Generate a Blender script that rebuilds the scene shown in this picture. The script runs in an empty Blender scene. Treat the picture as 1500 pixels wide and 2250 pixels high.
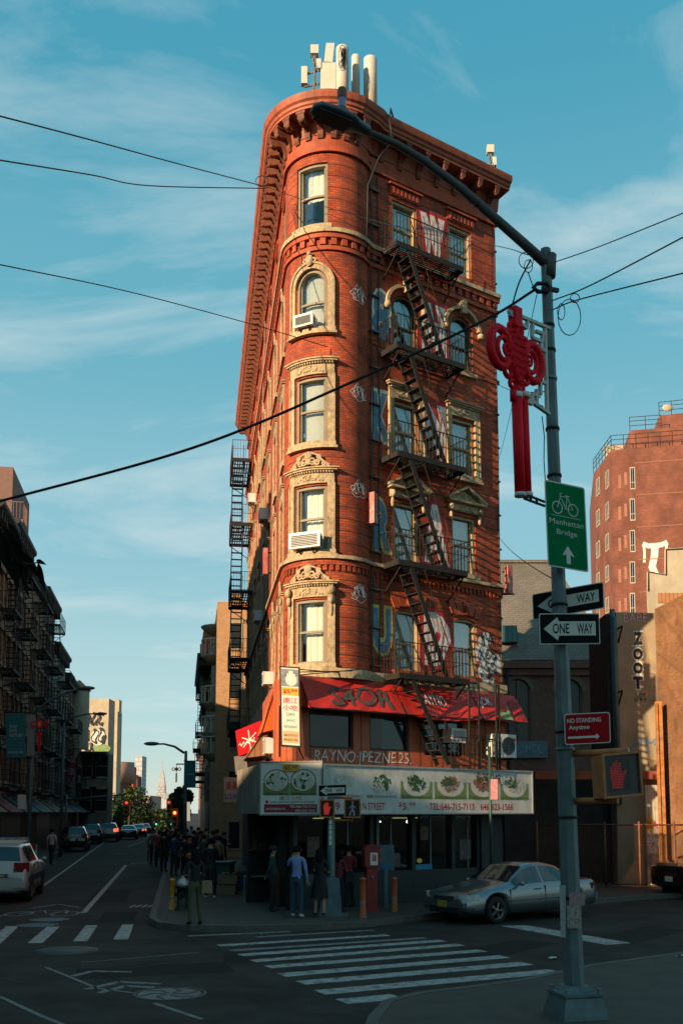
import bpy, bmesh, math, random
from mathutils import Vector, Matrix
random.seed(11)
rad = math.radians; sin = math.sin; cos = math.cos; pi = math.pi
SC = bpy.context.scene; COL = SC.collection; D = bpy.data
# ---------------------------------------------------------------- camera
H = 2.7; F = 2200.0; PT = rad(6); YP = 1785 - F*math.tan(PT)
cam = D.cameras.new('camera'); co = D.objects.new('camera', cam); COL.objects.link(co); SC.camera = co
cam.sensor_fit = 'VERTICAL'; cam.sensor_height = 36; cam.lens = 36*F/2250
cam.shift_y = (YP-1125)/2250; cam.clip_start = .05; cam.clip_end = 6000
co.location = (0, 0, H); co.rotation_euler = (pi/2+PT, 0, 0)
# ---------------------------------------------------------------- sun and sky
SUN_AZ = rad(-46); SUN_EL = rad(15)
sdir = Vector((sin(SUN_AZ)*cos(SUN_EL), -cos(SUN_AZ)*cos(SUN_EL), sin(SUN_EL)))
sl = D.lights.new('sun', 'SUN'); sl.energy = 5.0; sl.angle = rad(.5); sl.color = (1, .74, .47)
so = D.objects.new('sun', sl); COL.objects.link(so); so.rotation_euler = (-sdir).to_track_quat('-Z', 'Y').to_euler()
W = D.worlds.new('World'); SC.world = W; W.use_nodes = True
nt = W.node_tree; N = nt.nodes; L = nt.links; N.clear()
def nd(t, **k):
    n = N.new(t)
    for a, b in k.items(): setattr(n, a, b)
    return n
out = nd('ShaderNodeOutputWorld'); bg = nd('ShaderNodeBackground'); bg.inputs[1].default_value = .084
sky = nd('ShaderNodeTexSky', sky_type='NISHITA', sun_disc=False, sun_elevation=SUN_EL)
sky.sun_rotation = math.atan2(sdir.x, sdir.y); sky.air_density = 1.0; sky.dust_density = .6; sky.ozone_density = 1.6
tint = nd('ShaderNodeMixRGB'); tint.inputs[0].default_value = .93
tc = nd('ShaderNodeTexCoord'); sep = nd('ShaderNodeSeparateXYZ'); L.new(tc.outputs['Generated'], sep.inputs[0])
zz = nd('ShaderNodeMath', operation='ADD'); zz.inputs[1].default_value = .22; L.new(sep.outputs[2], zz.inputs[0])
dx = nd('ShaderNodeMath', operation='DIVIDE'); L.new(sep.outputs[0], dx.inputs[0]); L.new(zz.outputs[0], dx.inputs[1])
dy = nd('ShaderNodeMath', operation='DIVIDE'); L.new(sep.outputs[1], dy.inputs[0]); L.new(zz.outputs[0], dy.inputs[1])
cb = nd('ShaderNodeCombineXYZ'); L.new(dx.outputs[0], cb.inputs[0]); L.new(dy.outputs[0], cb.inputs[1])
mp = nd('ShaderNodeMapping'); mp.inputs['Rotation'].default_value = (0, 0, rad(12)); mp.inputs['Scale'].default_value = (1.1, 2.1, 1); mp.inputs['Location'].default_value = (3.2, 1.4, 0)
L.new(cb.outputs[0], mp.inputs[0])
no = nd('ShaderNodeTexNoise'); no.inputs['Scale'].default_value = 1.5; no.inputs['Detail'].default_value = 9; no.inputs['Roughness'].default_value = .6; no.inputs['Distortion'].default_value = .5
L.new(mp.outputs[0], no.inputs['Vector'])
el = nd('ShaderNodeValToRGB'); el.color_ramp.interpolation = 'EASE'
for i, (p_, c_) in enumerate(((0, (4.1, 4.6, 4.0)), (.09, (3.0, 4.4, 4.5)), (.28, (1.7, 3.5, 4.1)), (.45, (.92, 2.85, 3.6)), (.66, (.42, 2.25, 3.15)), (1, (.3, 1.6, 2.5)))):
    e_ = el.color_ramp.elements[i] if i < 2 else el.color_ramp.elements.new(p_); e_.position = p_; e_.color = (*[v/10 for v in c_], 1)
L.new(sep.outputs[2], el.inputs[0]); ex = nd('ShaderNodeMixRGB', blend_type='MULTIPLY'); ex.inputs[0].default_value = 1; ex.inputs[2].default_value = (10, 10, 10, 1); L.new(el.outputs[0], ex.inputs[1]); L.new(ex.outputs[0], tint.inputs[2])
cr = nd('ShaderNodeMapRange'); cr.inputs[1].default_value = .48; cr.inputs[2].default_value = .74; cr.inputs[4].default_value = .74
L.new(no.outputs[0], cr.inputs[0])
cm = nd('ShaderNodeMixRGB'); L.new(cr.outputs[0], cm.inputs[0]); L.new(sky.outputs[0], tint.inputs[1]); L.new(tint.outputs[0], cm.inputs[1]); cm.inputs[2].default_value = (4.2, 4.9, 5.0, 1)
L.new(cm.outputs[0], bg.inputs[0]); L.new(bg.outputs[0], out.inputs[0])
SC.view_settings.view_transform = 'Standard'; SC.view_settings.look = 'None'; SC.view_settings.gamma = 1; SC.view_settings.exposure = 0.92
SC.cycles.max_bounces = 6
# ---------------------------------------------------------------- pixel -> world helpers (used to place things on the ground or at a known distance)
def ray(px, py):
    a = px-750; b = YP-py
    return Vector((a, F*cos(PT)-b*sin(PT), F*sin(PT)+b*cos(PT)))
def at(px, py, Y):
    r = ray(px, py); return Vector((0, 0, H))+r*(Y/r.y)
def gnd(px, py, z=0.0):
    r = ray(px, py); p = Vector((0, 0, H))+r*((z-H)/r.z); return (p.x, p.y)
# ---------------------------------------------------------------- materials
MATS = {}
def mat(name, c, rough=.75, metal=0., var=.18, vs=3., bump=0., spec=.4, emit=None, brick=None, groove=None, stain=None, trans=0, wave=None, coat=0):
    if name in MATS: return MATS[name]
    m = D.materials.new(name); MATS[name] = m; m.use_nodes = True
    n = m.node_tree.nodes; l = m.node_tree.links; b = n['Principled BSDF']
    def new(t, **k):
        x = n.new(t)
        for a, v in k.items(): setattr(x, a, v)
        return x
    b.inputs['Roughness'].default_value = rough; b.inputs['Metallic'].default_value = metal; b.inputs['Specular IOR Level'].default_value = spec
    if coat: b.inputs['Coat Weight'].default_value = coat; b.inputs['Coat Roughness'].default_value = .04
    tc = new('ShaderNodeTexCoord'); vec = tc.outputs['UV']; vec3 = tc.outputs['Object']
    ns = new('ShaderNodeTexNoise'); ns.inputs['Scale'].default_value = vs; ns.inputs['Detail'].default_value = 6; ns.inputs['Roughness'].default_value = .62
    l.new(vec3, ns.inputs['Vector'])
    mr = new('ShaderNodeMapRange'); mr.inputs[1].default_value = .28; mr.inputs[2].default_value = .72; mr.inputs[3].default_value = 1-var; mr.inputs[4].default_value = 1+var*.7
    l.new(ns.outputs[0], mr.inputs[0])
    hgt = None
    if brick:
        bt = new('ShaderNodeTexBrick'); bt.offset = .5; l.new(vec, bt.inputs['Vector'])
        bw, bh, mo, c2, cm_ = brick
        bt.inputs['Color1'].default_value = (*c, 1); bt.inputs['Color2'].default_value = (*c2, 1); bt.inputs['Mortar'].default_value = (*cm_, 1)
        bt.inputs['Scale'].default_value = 1; bt.inputs['Brick Width'].default_value = bw; bt.inputs['Row Height'].default_value = bh; bt.inputs['Mortar Size'].default_value = mo; bt.inputs['Mortar Smooth'].default_value = .3; bt.inputs['Bias'].default_value = -.1
        base = bt.outputs[0]; hgt = bt.outputs['Fac']
    else:
        rg = new('ShaderNodeRGB'); rg.outputs[0].default_value = (*c, 1); base = rg.outputs[0]
    mx = new('ShaderNodeMixRGB', blend_type='MULTIPLY'); mx.inputs[0].default_value = 1; l.new(base, mx.inputs[1]); l.new(mr.outputs[0], mx.inputs[2]); base = mx.outputs[0]
    if groove:      # horizontal recessed courses every groove[0] metres
        sp = new('ShaderNodeSeparateXYZ'); l.new(vec, sp.inputs[0])
        dv = new('ShaderNodeMath', operation='DIVIDE'); dv.inputs[1].default_value = groove[0]; l.new(sp.outputs[1], dv.inputs[0])
        fr = new('ShaderNodeMath', operation='FRACT'); l.new(dv.outputs[0], fr.inputs[0])
        lt = new('ShaderNodeMath', operation='LESS_THAN'); lt.inputs[1].default_value = groove[1]/groove[0]; l.new(fr.outputs[0], lt.inputs[0])
        mg = new('ShaderNodeMixRGB'); l.new(lt.outputs[0], mg.inputs[0]); l.new(base, mg.inputs[1]); mg.inputs[2].default_value = (c[0]*.16, c[1]*.2, c[2]*.25, 1); base = mg.outputs[0]
    if wave:        # vertical corrugation / boards
        sp = new('ShaderNodeSeparateXYZ'); l.new(vec, sp.inputs[0])
        dv = new('ShaderNodeMath', operation='DIVIDE'); dv.inputs[1].default_value = wave; l.new(sp.outputs[0], dv.inputs[0])
        fr = new('ShaderNodeMath', operation='FRACT'); l.new(dv.outputs[0], fr.inputs[0])
        lt = new('ShaderNodeMath', operation='LESS_THAN'); lt.inputs[1].default_value = .12; l.new(fr.outputs[0], lt.inputs[0])
        mg = new('ShaderNodeMixRGB', blend_type='MULTIPLY'); l.new(lt.outputs[0], mg.inputs[0]); l.new(base, mg.inputs[1]); mg.inputs[2].default_value = (.35, .35, .35, 1); base = mg.outputs[0]
    if stain:       # weathering streaks / grime of its own colour
        n2 = new('ShaderNodeTexNoise'); n2.inputs['Scale'].default_value = stain[1]; n2.inputs['Detail'].default_value = 8; n2.inputs['Roughness'].default_value = .7
        mp2 = new('ShaderNodeMapping'); mp2.inputs['Scale'].default_value = (1, 1, stain[3] if len(stain) > 3 else .35); l.new(vec3, mp2.inputs[0]); l.new(mp2.outputs[0], n2.inputs['Vector'])
        m2 = new('ShaderNodeMapRange'); m2.inputs[1].default_value = .5; m2.inputs[2].default_value = .68; m2.inputs[4].default_value = stain[2]; l.new(n2.outputs[0], m2.inputs[0])
        mg = new('ShaderNodeMixRGB'); l.new(m2.outputs[0], mg.inputs[0]); l.new(base, mg.inputs[1]); mg.inputs[2].default_value = (*stain[0], 1); base = mg.outputs[0]
    l.new(base, b.inputs['Base Color'])
    if bump or hgt is not None:
        bp = new('ShaderNodeBump'); bp.inputs['Strength'].default_value = .5 if hgt is not None else bump; bp.inputs['Distance'].default_value = .01
        if hgt is not None: bp.invert = True; l.new(hgt, bp.inputs['Height'])
        else:
            n3 = new('ShaderNodeTexNoise'); n3.inputs['Scale'].default_value = 60; n3.inputs['Detail'].default_value = 4; l.new(vec3, n3.inputs['Vector']); l.new(n3.outputs[0], bp.inputs['Height'])
        l.new(bp.outputs[0], b.inputs['Normal'])
    if emit:
        b.inputs['Emission Color'].default_value = (*emit[0], 1); b.inputs['Emission Strength'].default_value = emit[1]
    return m
def glassmat(name, tintc=(.8, .85, .85), refl=.25, rmax=1):
    m = D.materials.new(name); m.use_nodes = True; n = m.node_tree.nodes; l = m.node_tree.links; n.clear()
    o = n.new('ShaderNodeOutputMaterial'); mx = n.new('ShaderNodeMixShader'); tr = n.new('ShaderNodeBsdfTransparent'); gl = n.new('ShaderNodeBsdfGlossy')
    gl.inputs['Roughness'].default_value = .03; tr.inputs[0].default_value = (*tintc, 1); gl.inputs[0].default_value = (.9, .93, .95, 1)
    lw = n.new('ShaderNodeLayerWeight'); lw.inputs[0].default_value = .35
    mr = n.new('ShaderNodeMapRange'); mr.inputs[3].default_value = refl; mr.inputs[4].default_value = rmax; l.new(lw.outputs['Fresnel'], mr.inputs[0])
    l.new(mr.outputs[0], mx.inputs[0]); l.new(tr.outputs[0], mx.inputs[1]); l.new(gl.outputs[0], mx.inputs[2]); l.new(mx.outputs[0], o.inputs[0])
    return m
BR = (.44, .078, .021); MO = (.2, .04, .016)
m_brick = mat('red_brick', BR, .8, brick=(.21, .07, .012, (.26, .035, .012), MO), var=.5, vs=1.6, stain=((.13, .03, .017), 1.5, .85, .18))
m_brickg = mat('red_brick_coursed', BR, .8, brick=(.21, .07, .012, (.26, .035, .012), MO), var=.5, vs=1.6, groove=(.35, .03), stain=((.13, .03, .017), 1.5, .85, .18))
m_terra = mat('painted_terracotta', (.34, .062, .02), .7, var=.3, vs=4, stain=((.15, .035, .015), 2, .6))
m_cor = mat('painted_metal_cornice', (.33, .082, .036), .6, var=.35, vs=3, stain=((.12, .035, .02), 2.5, .7))
m_stone = mat('carved_stone', (.42, .31, .18), .85, var=.4, vs=8, bump=.7, stain=((.14, .095, .055), 5, .85, .5))
m_frame = mat('taupe_window_frame', (.22, .18, .12), .6, var=.2)
m_framed = mat('brown_window_frame', (.10, .065, .035), .6, var=.2)
m_scr = mat('dull_signal_lens', (.045, .042, .036), .35)
m_cream = mat('cream_window_frame', (.38, .28, .15), .6, var=.25, stain=((.14, .1, .05), 5, .5))
m_iron = mat('painted_iron', (.013, .010, .008), .75, var=.4, vs=7)
m_ironb = mat('rusty_painted_iron', (.013, .010, .0075), .8, var=.5, vs=7)
m_curt = mat('white_curtain', (.78, .75, .68), .9, var=.08)
m_shade = mat('grey_roller_shade', (.5, .5, .47), .8, var=.1)
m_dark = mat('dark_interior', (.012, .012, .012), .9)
m_white = mat('white_enamel', (.62, .6, .55), .45, var=.15, vs=8, stain=((.3, .26, .18), 6, .4))
m_grille = mat('vent_grille', (.12, .12, .11), .6, wave=.03)
m_glass = glassmat('window_glass', (.9, .92, .9), .035, .4)
m_glassd = glassmat('shop_glass', (.5, .55, .55), .02, .25)
m_roof = mat('tar_roof', (.05, .045, .04), .9)
m_black = mat('black_paint', (.012, .012, .013), .5, var=.2)
m_blackg = mat('black_gloss', (.012, .013, .015), .15, var=.1)
m_redA = mat('red_awning_vinyl', (.50, .022, .012), .5, var=.2, vs=3, stain=((.2, .01, .008), 3, .35))
m_orangeA = mat('orange_awning_vinyl', (.62, .10, .015), .5, var=.15)
m_orwall = mat('orange_painted_boards', (.40, .09, .035), .6, var=.2, wave=.42, stain=((.2, .05, .02), 3, .4))
m_galv = mat('galvanised_steel', (.20, .22, .215), .5, .3, var=.3, vs=5, stain=((.12, .08, .05), 3, .5))
m_galvt = mat('blue_grey_painted_steel', (.085, .13, .135), .5, .1, var=.25, vs=5, stain=((.05, .05, .045), 3, .5))
m_wire = mat('black_cable', (.01, .01, .011), .6, var=.1)
m_asph = mat('asphalt', (.042, .033, .026), .85, var=.5, vs=1.1, bump=.8, spec=.2, stain=((.014, .012, .010), .45, .9, 1))
m_conc = mat('concrete_pavement', (.066, .052, .040), .85, var=.25, vs=2, bump=.5, stain=((.04, .037, .032), 1.5, .6, 1))
m_kerb = mat('granite_kerb', (.095, .082, .066), .8, var=.3, vs=6)
m_line = mat('road_paint', (.38, .35, .31), .8, var=.5, vs=7, stain=((.05, .043, .035), 4.5, .97, 1))
m_linew = mat('worn_road_paint', (.21, .20, .18), .8, var=.4, vs=9, stain=((.05, .05, .05), 5, .95, 1))
m_iron2 = mat('cast_iron_cover', (.07, .08, .082), .5, .4, var=.4, vs=20)
m_pgrey = mat('pale_grey_spray_paint', (.66, .60, .46), .7, var=.3)
m_yel = mat('yellow_signal_paint', (.50, .17, .05), .5, var=.2, stain=((.12, .07, .03), 6, .5))
m_ybol = mat('yellow_bollard_paint', (.42, .20, .02), .6, var=.3, stain=((.15, .04, .02), 6, .7))
m_obol = mat('orange_bollard_paint', (.40, .085, .02), .6, var=.3, stain=((.12, .05, .03), 6, .7))
m_signw = mat('sign_white', (.62, .56, .48), .6, var=.12)
m_signk = mat('sign_black', (.010, .010, .010), .8, var=.1, spec=.08)
m_signg = mat('sign_green', (.002, .16, .055), .8, var=.12, spec=.05)
m_signr = mat('sign_red', (.36, .010, .014), .8, var=.12, spec=.05)
m_cred = mat('crimson_plastic', (.72, .005, .014), .6, var=.2, vs=6, spec=.15)
m_teal = mat('teal_banner', (.02, .15, .17), .7, var=.15)
m_skin = mat('skin', (.36, .2, .13), .55, var=.08)
m_hair = mat('black_hair', (.008, .006, .005), .8, spec=.1)
m_blob = mat('black_spray_paint', (.02, .02, .022), .7, var=.2)
m_wspray = mat('white_spray_paint', (.66, .62, .57), .7, var=.3, vs=8, stain=((.3, .1, .06), 14, .55, 1))
m_gspray = mat('grey_spray_paint', (.055, .06, .05), .7, var=.3)
m_rspray = mat('red_spray_paint', (.45, .012, .02), .7, var=.2)
m_nspray = mat('navy_spray_paint', (.11, .21, .29), .7, var=.3, vs=6, stain=((.13, .05, .03), 10, .5, 1))
m_yspray = mat('yellow_spray_paint', (.62, .45, .12), .7, var=.3, vs=6)
m_grspray = mat('green_spray_paint', (.18, .28, .11), .7, var=.3, vs=6)
# ---------------------------------------------------------------- mesh builder
def ident(x, y, z): return Vector((x, y, z))
class MB:
    def __init__(s, f=None, ds=None):
        s.v = []; s.q = []; s.mi = []; s.uv = []; s.sm = []; s.f = f or ident; s.ds = ds; s.m = 0; s.smooth = False; s.marks = []
        a = s.f(.3, 0, 1); u = s.f(.301, 0, 1)-a; n = s.f(.3, .001, 1)-a; k = s.f(.3, 0, 1.001)-a
        s.flip = u.cross(n).dot(k) < 0
    def face(s, pts, uv=None, world=False):
        p = [Vector(a) for a in pts]
        if uv is None:
            nx = ny = nz = 0
            for i in range(len(p)):
                a = p[i]; b = p[(i+1) % len(p)]
                nx += (a.y-b.y)*(a.z+b.z); ny += (a.z-b.z)*(a.x+b.x); nz += (a.x-b.x)*(a.y+b.y)
            ax = max((abs(nx), 0), (abs(ny)*1.01, 1), (abs(nz), 2))[1]
            uv = [(q.y, q.z) if ax == 0 else (q.x, q.z) if ax == 1 else (q.x, q.y) for q in p]
        k = len(s.v); s.v += [s.f(a.x, a.y, a.z) for a in p]
        idx = list(range(k, k+len(p))); uv = list(uv)
        if s.flip: idx.reverse(); uv.reverse()
        s.q.append(idx); s.uv += uv; s.mi.append(s.m); s.sm.append(s.smooth)
    def box(s, x0, x1, y0, y1, z0, z1):
        if x1 < x0: x0, x1 = x1, x0
        if y1 < y0: y0, y1 = y1, y0
        if z1 < z0: z0, z1 = z1, z0
        n = max(1, math.ceil((x1-x0)/s.ds)) if s.ds else 1
        for i in range(n):
            a = x0+(x1-x0)*i/n; b = x0+(x1-x0)*(i+1)/n
            s.face([(a, y0, z0), (b, y0, z0), (b, y0, z1), (a, y0, z1)]); s.face([(b, y1, z0), (a, y1, z0), (a, y1, z1), (b, y1, z1)])
            s.face([(a, y0, z1), (b, y0, z1), (b, y1, z1), (a, y1, z1)]); s.face([(a, y1, z0), (b, y1, z0), (b, y0, z0), (a, y0, z0)])
        s.face([(x0, y1, z0), (x0, y0, z0), (x0, y0, z1), (x0, y1, z1)]); s.face([(x1, y0, z0), (x1, y1, z0), (x1, y1, z1), (x1, y0, z1)])
        return s
    def prism(s, poly, a, b, ax=1):     # polygon extruded along axis ax
        def P(u, v, w): return (w, u, v) if ax == 0 else (u, w, v) if ax == 1 else (u, v, w)
        s.face([P(u, v, a) for u, v in poly]); s.face([P(u, v, b) for u, v in reversed(poly)])
        for i in range(len(poly)):
            u, v = poly[i]; u2, v2 = poly[(i+1) % len(poly)]
            s.face([P(u, v, a), P(u, v, b), P(u2, v2, b), P(u2, v2, a)])
        return s
    def grid(s, rows, close=False):
        for i in range(len(rows)-1):
            A = rows[i]; B = rows[i+1]; n = len(A)
            for j in range(n if close else n-1):
                s.face([A[j], A[(j+1) % n], B[(j+1) % n], B[j]])
        return s
    def tube(s, pts, r, n=6, closed=False, caps=True):
        pts = [Vector(p) for p in pts]; m = len(pts); rs = r if isinstance(r, (list, tuple)) else [r]*m
        sm0 = s.smooth; s.smooth = n > 4; rings = []; up = None
        for i, p in enumerate(pts):
            t = (pts[(i+1) % m]-pts[i-1]) if closed else (pts[min(i+1, m-1)]-pts[max(i-1, 0)])
            if t.length < 1e-9: t = Vector((0, 0, 1))
            t.normalize()
            if up is None: up = Vector((0, 0, 1)) if abs(t.z) < .9 else Vector((0, 1, 0))
            a = t.cross(up)
            if a.length < 1e-4: a = t.cross(Vector((1, 0, 0)))
            a.normalize(); b = a.cross(t).normalized(); up = b
            rings.append([p+a*(rs[i]*cos(2*pi*k/n+pi/n))+b*(rs[i]*sin(2*pi*k/n+pi/n)) for k in range(n)])
        if closed: rings.append(rings[0])
        s.grid(rings, True); s.smooth = sm0
        if caps and not closed: s.face(list(reversed(rings[0]))); s.face(rings[-1])
        return s
    def bar(s, p, q, w, h=None):        # square beam
        p = Vector(p); q = Vector(q); h = h or w; t = (q-p).normalized()
        up = Vector((0, 0, 1)) if abs(t.z) < .95 else Vector((0, 1, 0))
        a = t.cross(up).normalized()*w/2; b = a.cross(t).normalized()*h/2
        A = [p+a+b, p-a+b, p-a-b, p+a-b]; B = [x+(q-p) for x in A]
        s.grid([A, B], True); s.face(list(reversed(A))); s.face(B); return s
    def lathe(s, prof, cx=0, cy=0, n=16, a0=0, a1=2*pi, sx=1, sy=1):
        sm0 = s.smooth; s.smooth = n > 9
        rows = [[(cx+r*sx*cos(a0+(a1-a0)*k/n), cy+r*sy*sin(a0+(a1-a0)*k/n), z) for k in range(n+1)] for r, z in prof]
        s.grid(rows); s.smooth = sm0; return s
    def ball(s, c, r, n=8, sx=1, sy=1, sz=1):
        sm0 = s.smooth; s.smooth = True
        s.grid([[(c[0]+r*sx*sin(pi*i/n)*cos(2*pi*k/(n+2)), c[1]+r*sy*sin(pi*i/n)*sin(2*pi*k/(n+2)), c[2]+r*sz*cos(pi*i/n)) for k in range(n+3)] for i in range(n+1)])
        s.smooth = sm0; return s
    def text(s, body, cx, cz, h, w=None, o=.004, rot=0, off=0, shear=0, wob=0, al='C'):
        V, Q, bb = textmesh(body, off)
        x0, x1, y0, y1 = bb; k = h/(y1-y0); kx = w/(x1-x0) if w else k; mx = (x0+x1)/2 if al == 'C' else x0; my = (y0+y1)/2
        P = []
        for x, y in V:
            X = (x-mx)*kx; Z = (y-my)*k; X += shear*Z
            if wob: X += wob*h*sin(Z*9/h+X*2/h); Z += wob*h*sin(X*2.3/h+1)
            P.append((cx+X*cos(rot)-Z*sin(rot), o, cz+X*sin(rot)+Z*cos(rot)))
        b = len(s.v); s.marks.append((b, len(s.q), len(s.uv))); s.v += [s.f(*p) for p in P]
        for q in Q:
            s.q.append([b+i for i in q]); s.uv += [(P[i][0], P[i][2]) for i in q]; s.mi.append(s.m); s.sm.append(False)
        return s
    def stroke(s, pts, w, o=.004):      # flat painted stroke on the surface, in (x,z)
        L_ = []; R_ = []
        for i in range(len(pts)):
            a = Vector(pts[max(i-1, 0)]); b = Vector(pts[min(i+1, len(pts)-1)]); t = b-a
            if t.length < 1e-9: t = Vector((1, 0))
            t.normalize(); nn = Vector((-t.y, t.x))*w/2; p = Vector(pts[i]); L_.append(p+nn); R_.append(p-nn)
        for i in range(len(pts)-1):
            s.face([(R_[i].x, o, R_[i].y), (R_[i+1].x, o, R_[i+1].y), (L_[i+1].x, o, L_[i+1].y), (L_[i].x, o, L_[i].y)])
        return s
    def build(s, name, mats, parent=None, weld=False):
        me = D.meshes.new(name); M = rootinv(parent) if parent else None
        vs = [M @ v for v in s.v] if M else s.v
        me.from_pydata([tuple(v) for v in vs], [], s.q)
        if not isinstance(mats, (list, tuple)): mats = [mats]
        for x in mats: me.materials.append(x)
        me.polygons.foreach_set('material_index', s.mi); me.polygons.foreach_set('use_smooth', s.sm)
        ul = me.uv_layers.new(name='UVMap'); ul.data.foreach_set('uv', [c for u in s.uv for c in u])
        if weld or any(s.sm):
            bm = bmesh.new(); bm.from_mesh(me); bmesh.ops.remove_doubles(bm, verts=bm.verts, dist=1e-5); bmesh.ops.dissolve_degenerate(bm, edges=bm.edges, dist=1e-6); bmesh.ops.recalc_face_normals(bm, faces=bm.faces); bm.to_mesh(me); bm.free()
        else: me.update()
        o = D.objects.new(name, me); COL.objects.link(o)
        if parent: o.parent = parent
        return o
_tx = {}
def textmesh(body, off=0):
    k = (body, off)
    if k in _tx: return _tx[k]
    c = D.curves.new('t', 'FONT'); c.body = body; c.size = 1; c.offset = off; c.resolution_u = 3
    o = D.objects.new('t', c); COL.objects.link(o); bpy.context.view_layer.update()
    me = o.evaluated_get(bpy.context.evaluated_depsgraph_get()).to_mesh()
    V = [(v.co.x, v.co.y) for v in me.vertices]; Q = [list(p.vertices) for p in me.polygons]
    D.objects.remove(o); D.curves.remove(c)
    xs = [v[0] for v in V] or [0, 1]; ys = [v[1] for v in V] or [0, 1]
    _tx[k] = (V, Q, (min(xs), max(xs), min(ys), max(ys))); return _tx[k]
def rootinv(o):
    while o.parent: o = o.parent
    return (Matrix.Translation(o.location) @ o.rotation_euler.to_matrix().to_4x4()).inverted()
def tag(o, label, cat, group=None, kind=None):
    if label: o['label'] = label
    if cat: o['category'] = cat
    if group: o['group'] = group
    if kind: o['kind'] = kind
    return o
def thing(name, label, cat, loc=(0, 0, 0), rz=0, group=None):
    o = D.objects.new(name, None); o.empty_display_size = .2; COL.objects.link(o); o.location = loc; o.rotation_euler = (0, 0, rz)
    return tag(o, label, cat, group)
def struct(o, label=None, cat=None): o['kind'] = 'structure'; o['label'] = label or o.name.replace('_', ' '); o['category'] = cat or o.name.split('.')[0].replace('_', ' '); return o
def dup(root, loc=None, rz=None, label=None, group=None):
    def cp(o, par):
        c = o.copy(); COL.objects.link(c); c.parent = par
        for ch in o.children: cp(ch, c)
        return c
    r = cp(root, None)
    if loc is not None: r.location = loc
    if rz is not None: r.rotation_euler = (0, 0, rz)
    if label: r['label'] = label
    if group: r['group'] = group
    return r
def wallf(O, u, n=None):        # frame on a vertical plane: (s along, o outwards, z up)
    O = Vector((O[0], O[1], 0)); u = Vector((u[0], u[1], 0)).normalized()
    n = Vector((u.y, -u.x, 0)) if n is None else Vector((n[0], n[1], 0)).normalized()
    return lambda s, o, z: O+u*s+n*o+Vector((0, 0, z))
def quadf(bl, br, tl):          # plate frame from three corners: s 0..w, z 0..h
    bl = Vector(bl); u = Vector(br)-bl; k = Vector(tl)-bl; w = u.length; h = k.length; u = u/w; k = k/h; n = u.cross(k).normalized()
    if n.y > 0: n = -n
    return (lambda s, o, z: bl+u*s+n*o+k*z), w, h
def stand(c, rz=0):             # local frame with x right, y = back, z up
    c = Vector(c); a = cos(rz); b = sin(rz)
    return lambda x, y, z: c+Vector((x*a-y*b, x*b+y*a, z))
def spiral(cx, cz, r0, r1, a0, turns, n=12, o=.03):
    return [(cx+(r0+(r1-r0)*i/n)*cos(a0+turns*2*pi*i/n), o, cz+(r0+(r1-r0)*i/n)*sin(a0+turns*2*pi*i/n)) for i in range(n+1)]
# ================================================================ GROUND
def flat(name, polys, z, m, label, cat=None, kind='structure'):
    b = MB()
    for p in polys: b.face([(x, y, z) for x, y in p])
    o = b.build(name, m); tag(o, label, cat or name.replace('_', ' '), kind=kind); return o
g = MB(); g.grid([[(-900+1800*i/6, -400+2900*j/6, 0) for i in range(7)] for j in range(7)]); struct(g.build('road', m_asph), 'dark worn asphalt road surface of the whole crossing', 'road')
# frames of the wedge building
C0 = Vector((-.39, 28.43)); RT = 1.258
T1 = Vector((C0.x+RT*sin(rad(-81.9)), C0.y-RT*cos(rad(-81.9)))); V0 = Vector((.79, 28.0)); UR = Vector((.823, .568)); DL = Vector((-.141, .990))
def fT(s, o, z):
    a = rad(-23)+s/RT; return Vector((C0.x+(RT+o)*sin(a), C0.y-(RT+o)*cos(a), z))
fR = wallf(V0, UR, (.568, -.823)); fL = wallf(T1, DL, (-.990, -.141))
def onw(px, py, O, u):
    r = ray(px, py); det = -r.x*u[1]+u[0]*r.y; t = (-O[0]*u[1]+u[0]*O[1])/det
    return ((t*r.x-O[0])*u[0]+(t*r.y-O[1])*u[1])/(u[0]**2+u[1]**2)**.5 if 0 else ((t*r.x-O[0])*u[0]+(t*r.y-O[1])*u[1]), H+t*r.z
def kerbed(name, pts, h, label):
    b = MB(); b.face([(x, y, h) for x, y in pts]); o = b.build(name, m_conc); struct(o, label, 'pavement')
    k = MB(); n = len(pts)
    P = [Vector(p) for p in pts]
    A = sum(P[i].x*P[(i+1) % n].y-P[(i+1) % n].x*P[i].y for i in range(n)); sg = 1 if A > 0 else -1
    outp = []
    for i in range(n):
        t = (P[(i+1) % n]-P[i-1]).normalized(); outp.append(P[i]+Vector((t.y, -t.x))*sg*.16)
    for i in range(n):
        a, b_, c, d = P[i], P[(i+1) % n], outp[(i+1) % n], outp[i]
        k.face([(a.x, a.y, h+.004), (b_.x, b_.y, h+.004), (c.x, c.y, h+.004), (d.x, d.y, h+.004)]); k.face([(d.x, d.y, h+.004), (c.x, c.y, h+.004), (c.x, c.y, -.02), (d.x, d.y, -.02)])
    struct(k.build(name.replace('pavement', 'kerb'), m_kerb), label.replace('pavement', 'kerb'), 'kerb')
def arc(c, r, a0, a1, n=8): return [(c[0]+r*cos(rad(a0+(a1-a0)*i/n)), c[1]+r*sin(rad(a0+(a1-a0)*i/n))) for i in range(n+1)]
KH = .14
kerbed('pavement', [(-17, 100), (-8.57, 50.3), (-4.75, 26.2), (-4.55, 25.0), (-4.2, 24.0), (-3.4, 23.35), (-2.2, 23.25), (-.6, 23.6), (.6, 24.3), (2.4, 26.2), (5.6, 28.8), (9.2, 31.6), (14.5, 34.6), (30, 42.5), (45, 90), (10, 130)], KH, 'grey pavement around the base of the wedge shaped brick building')
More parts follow.
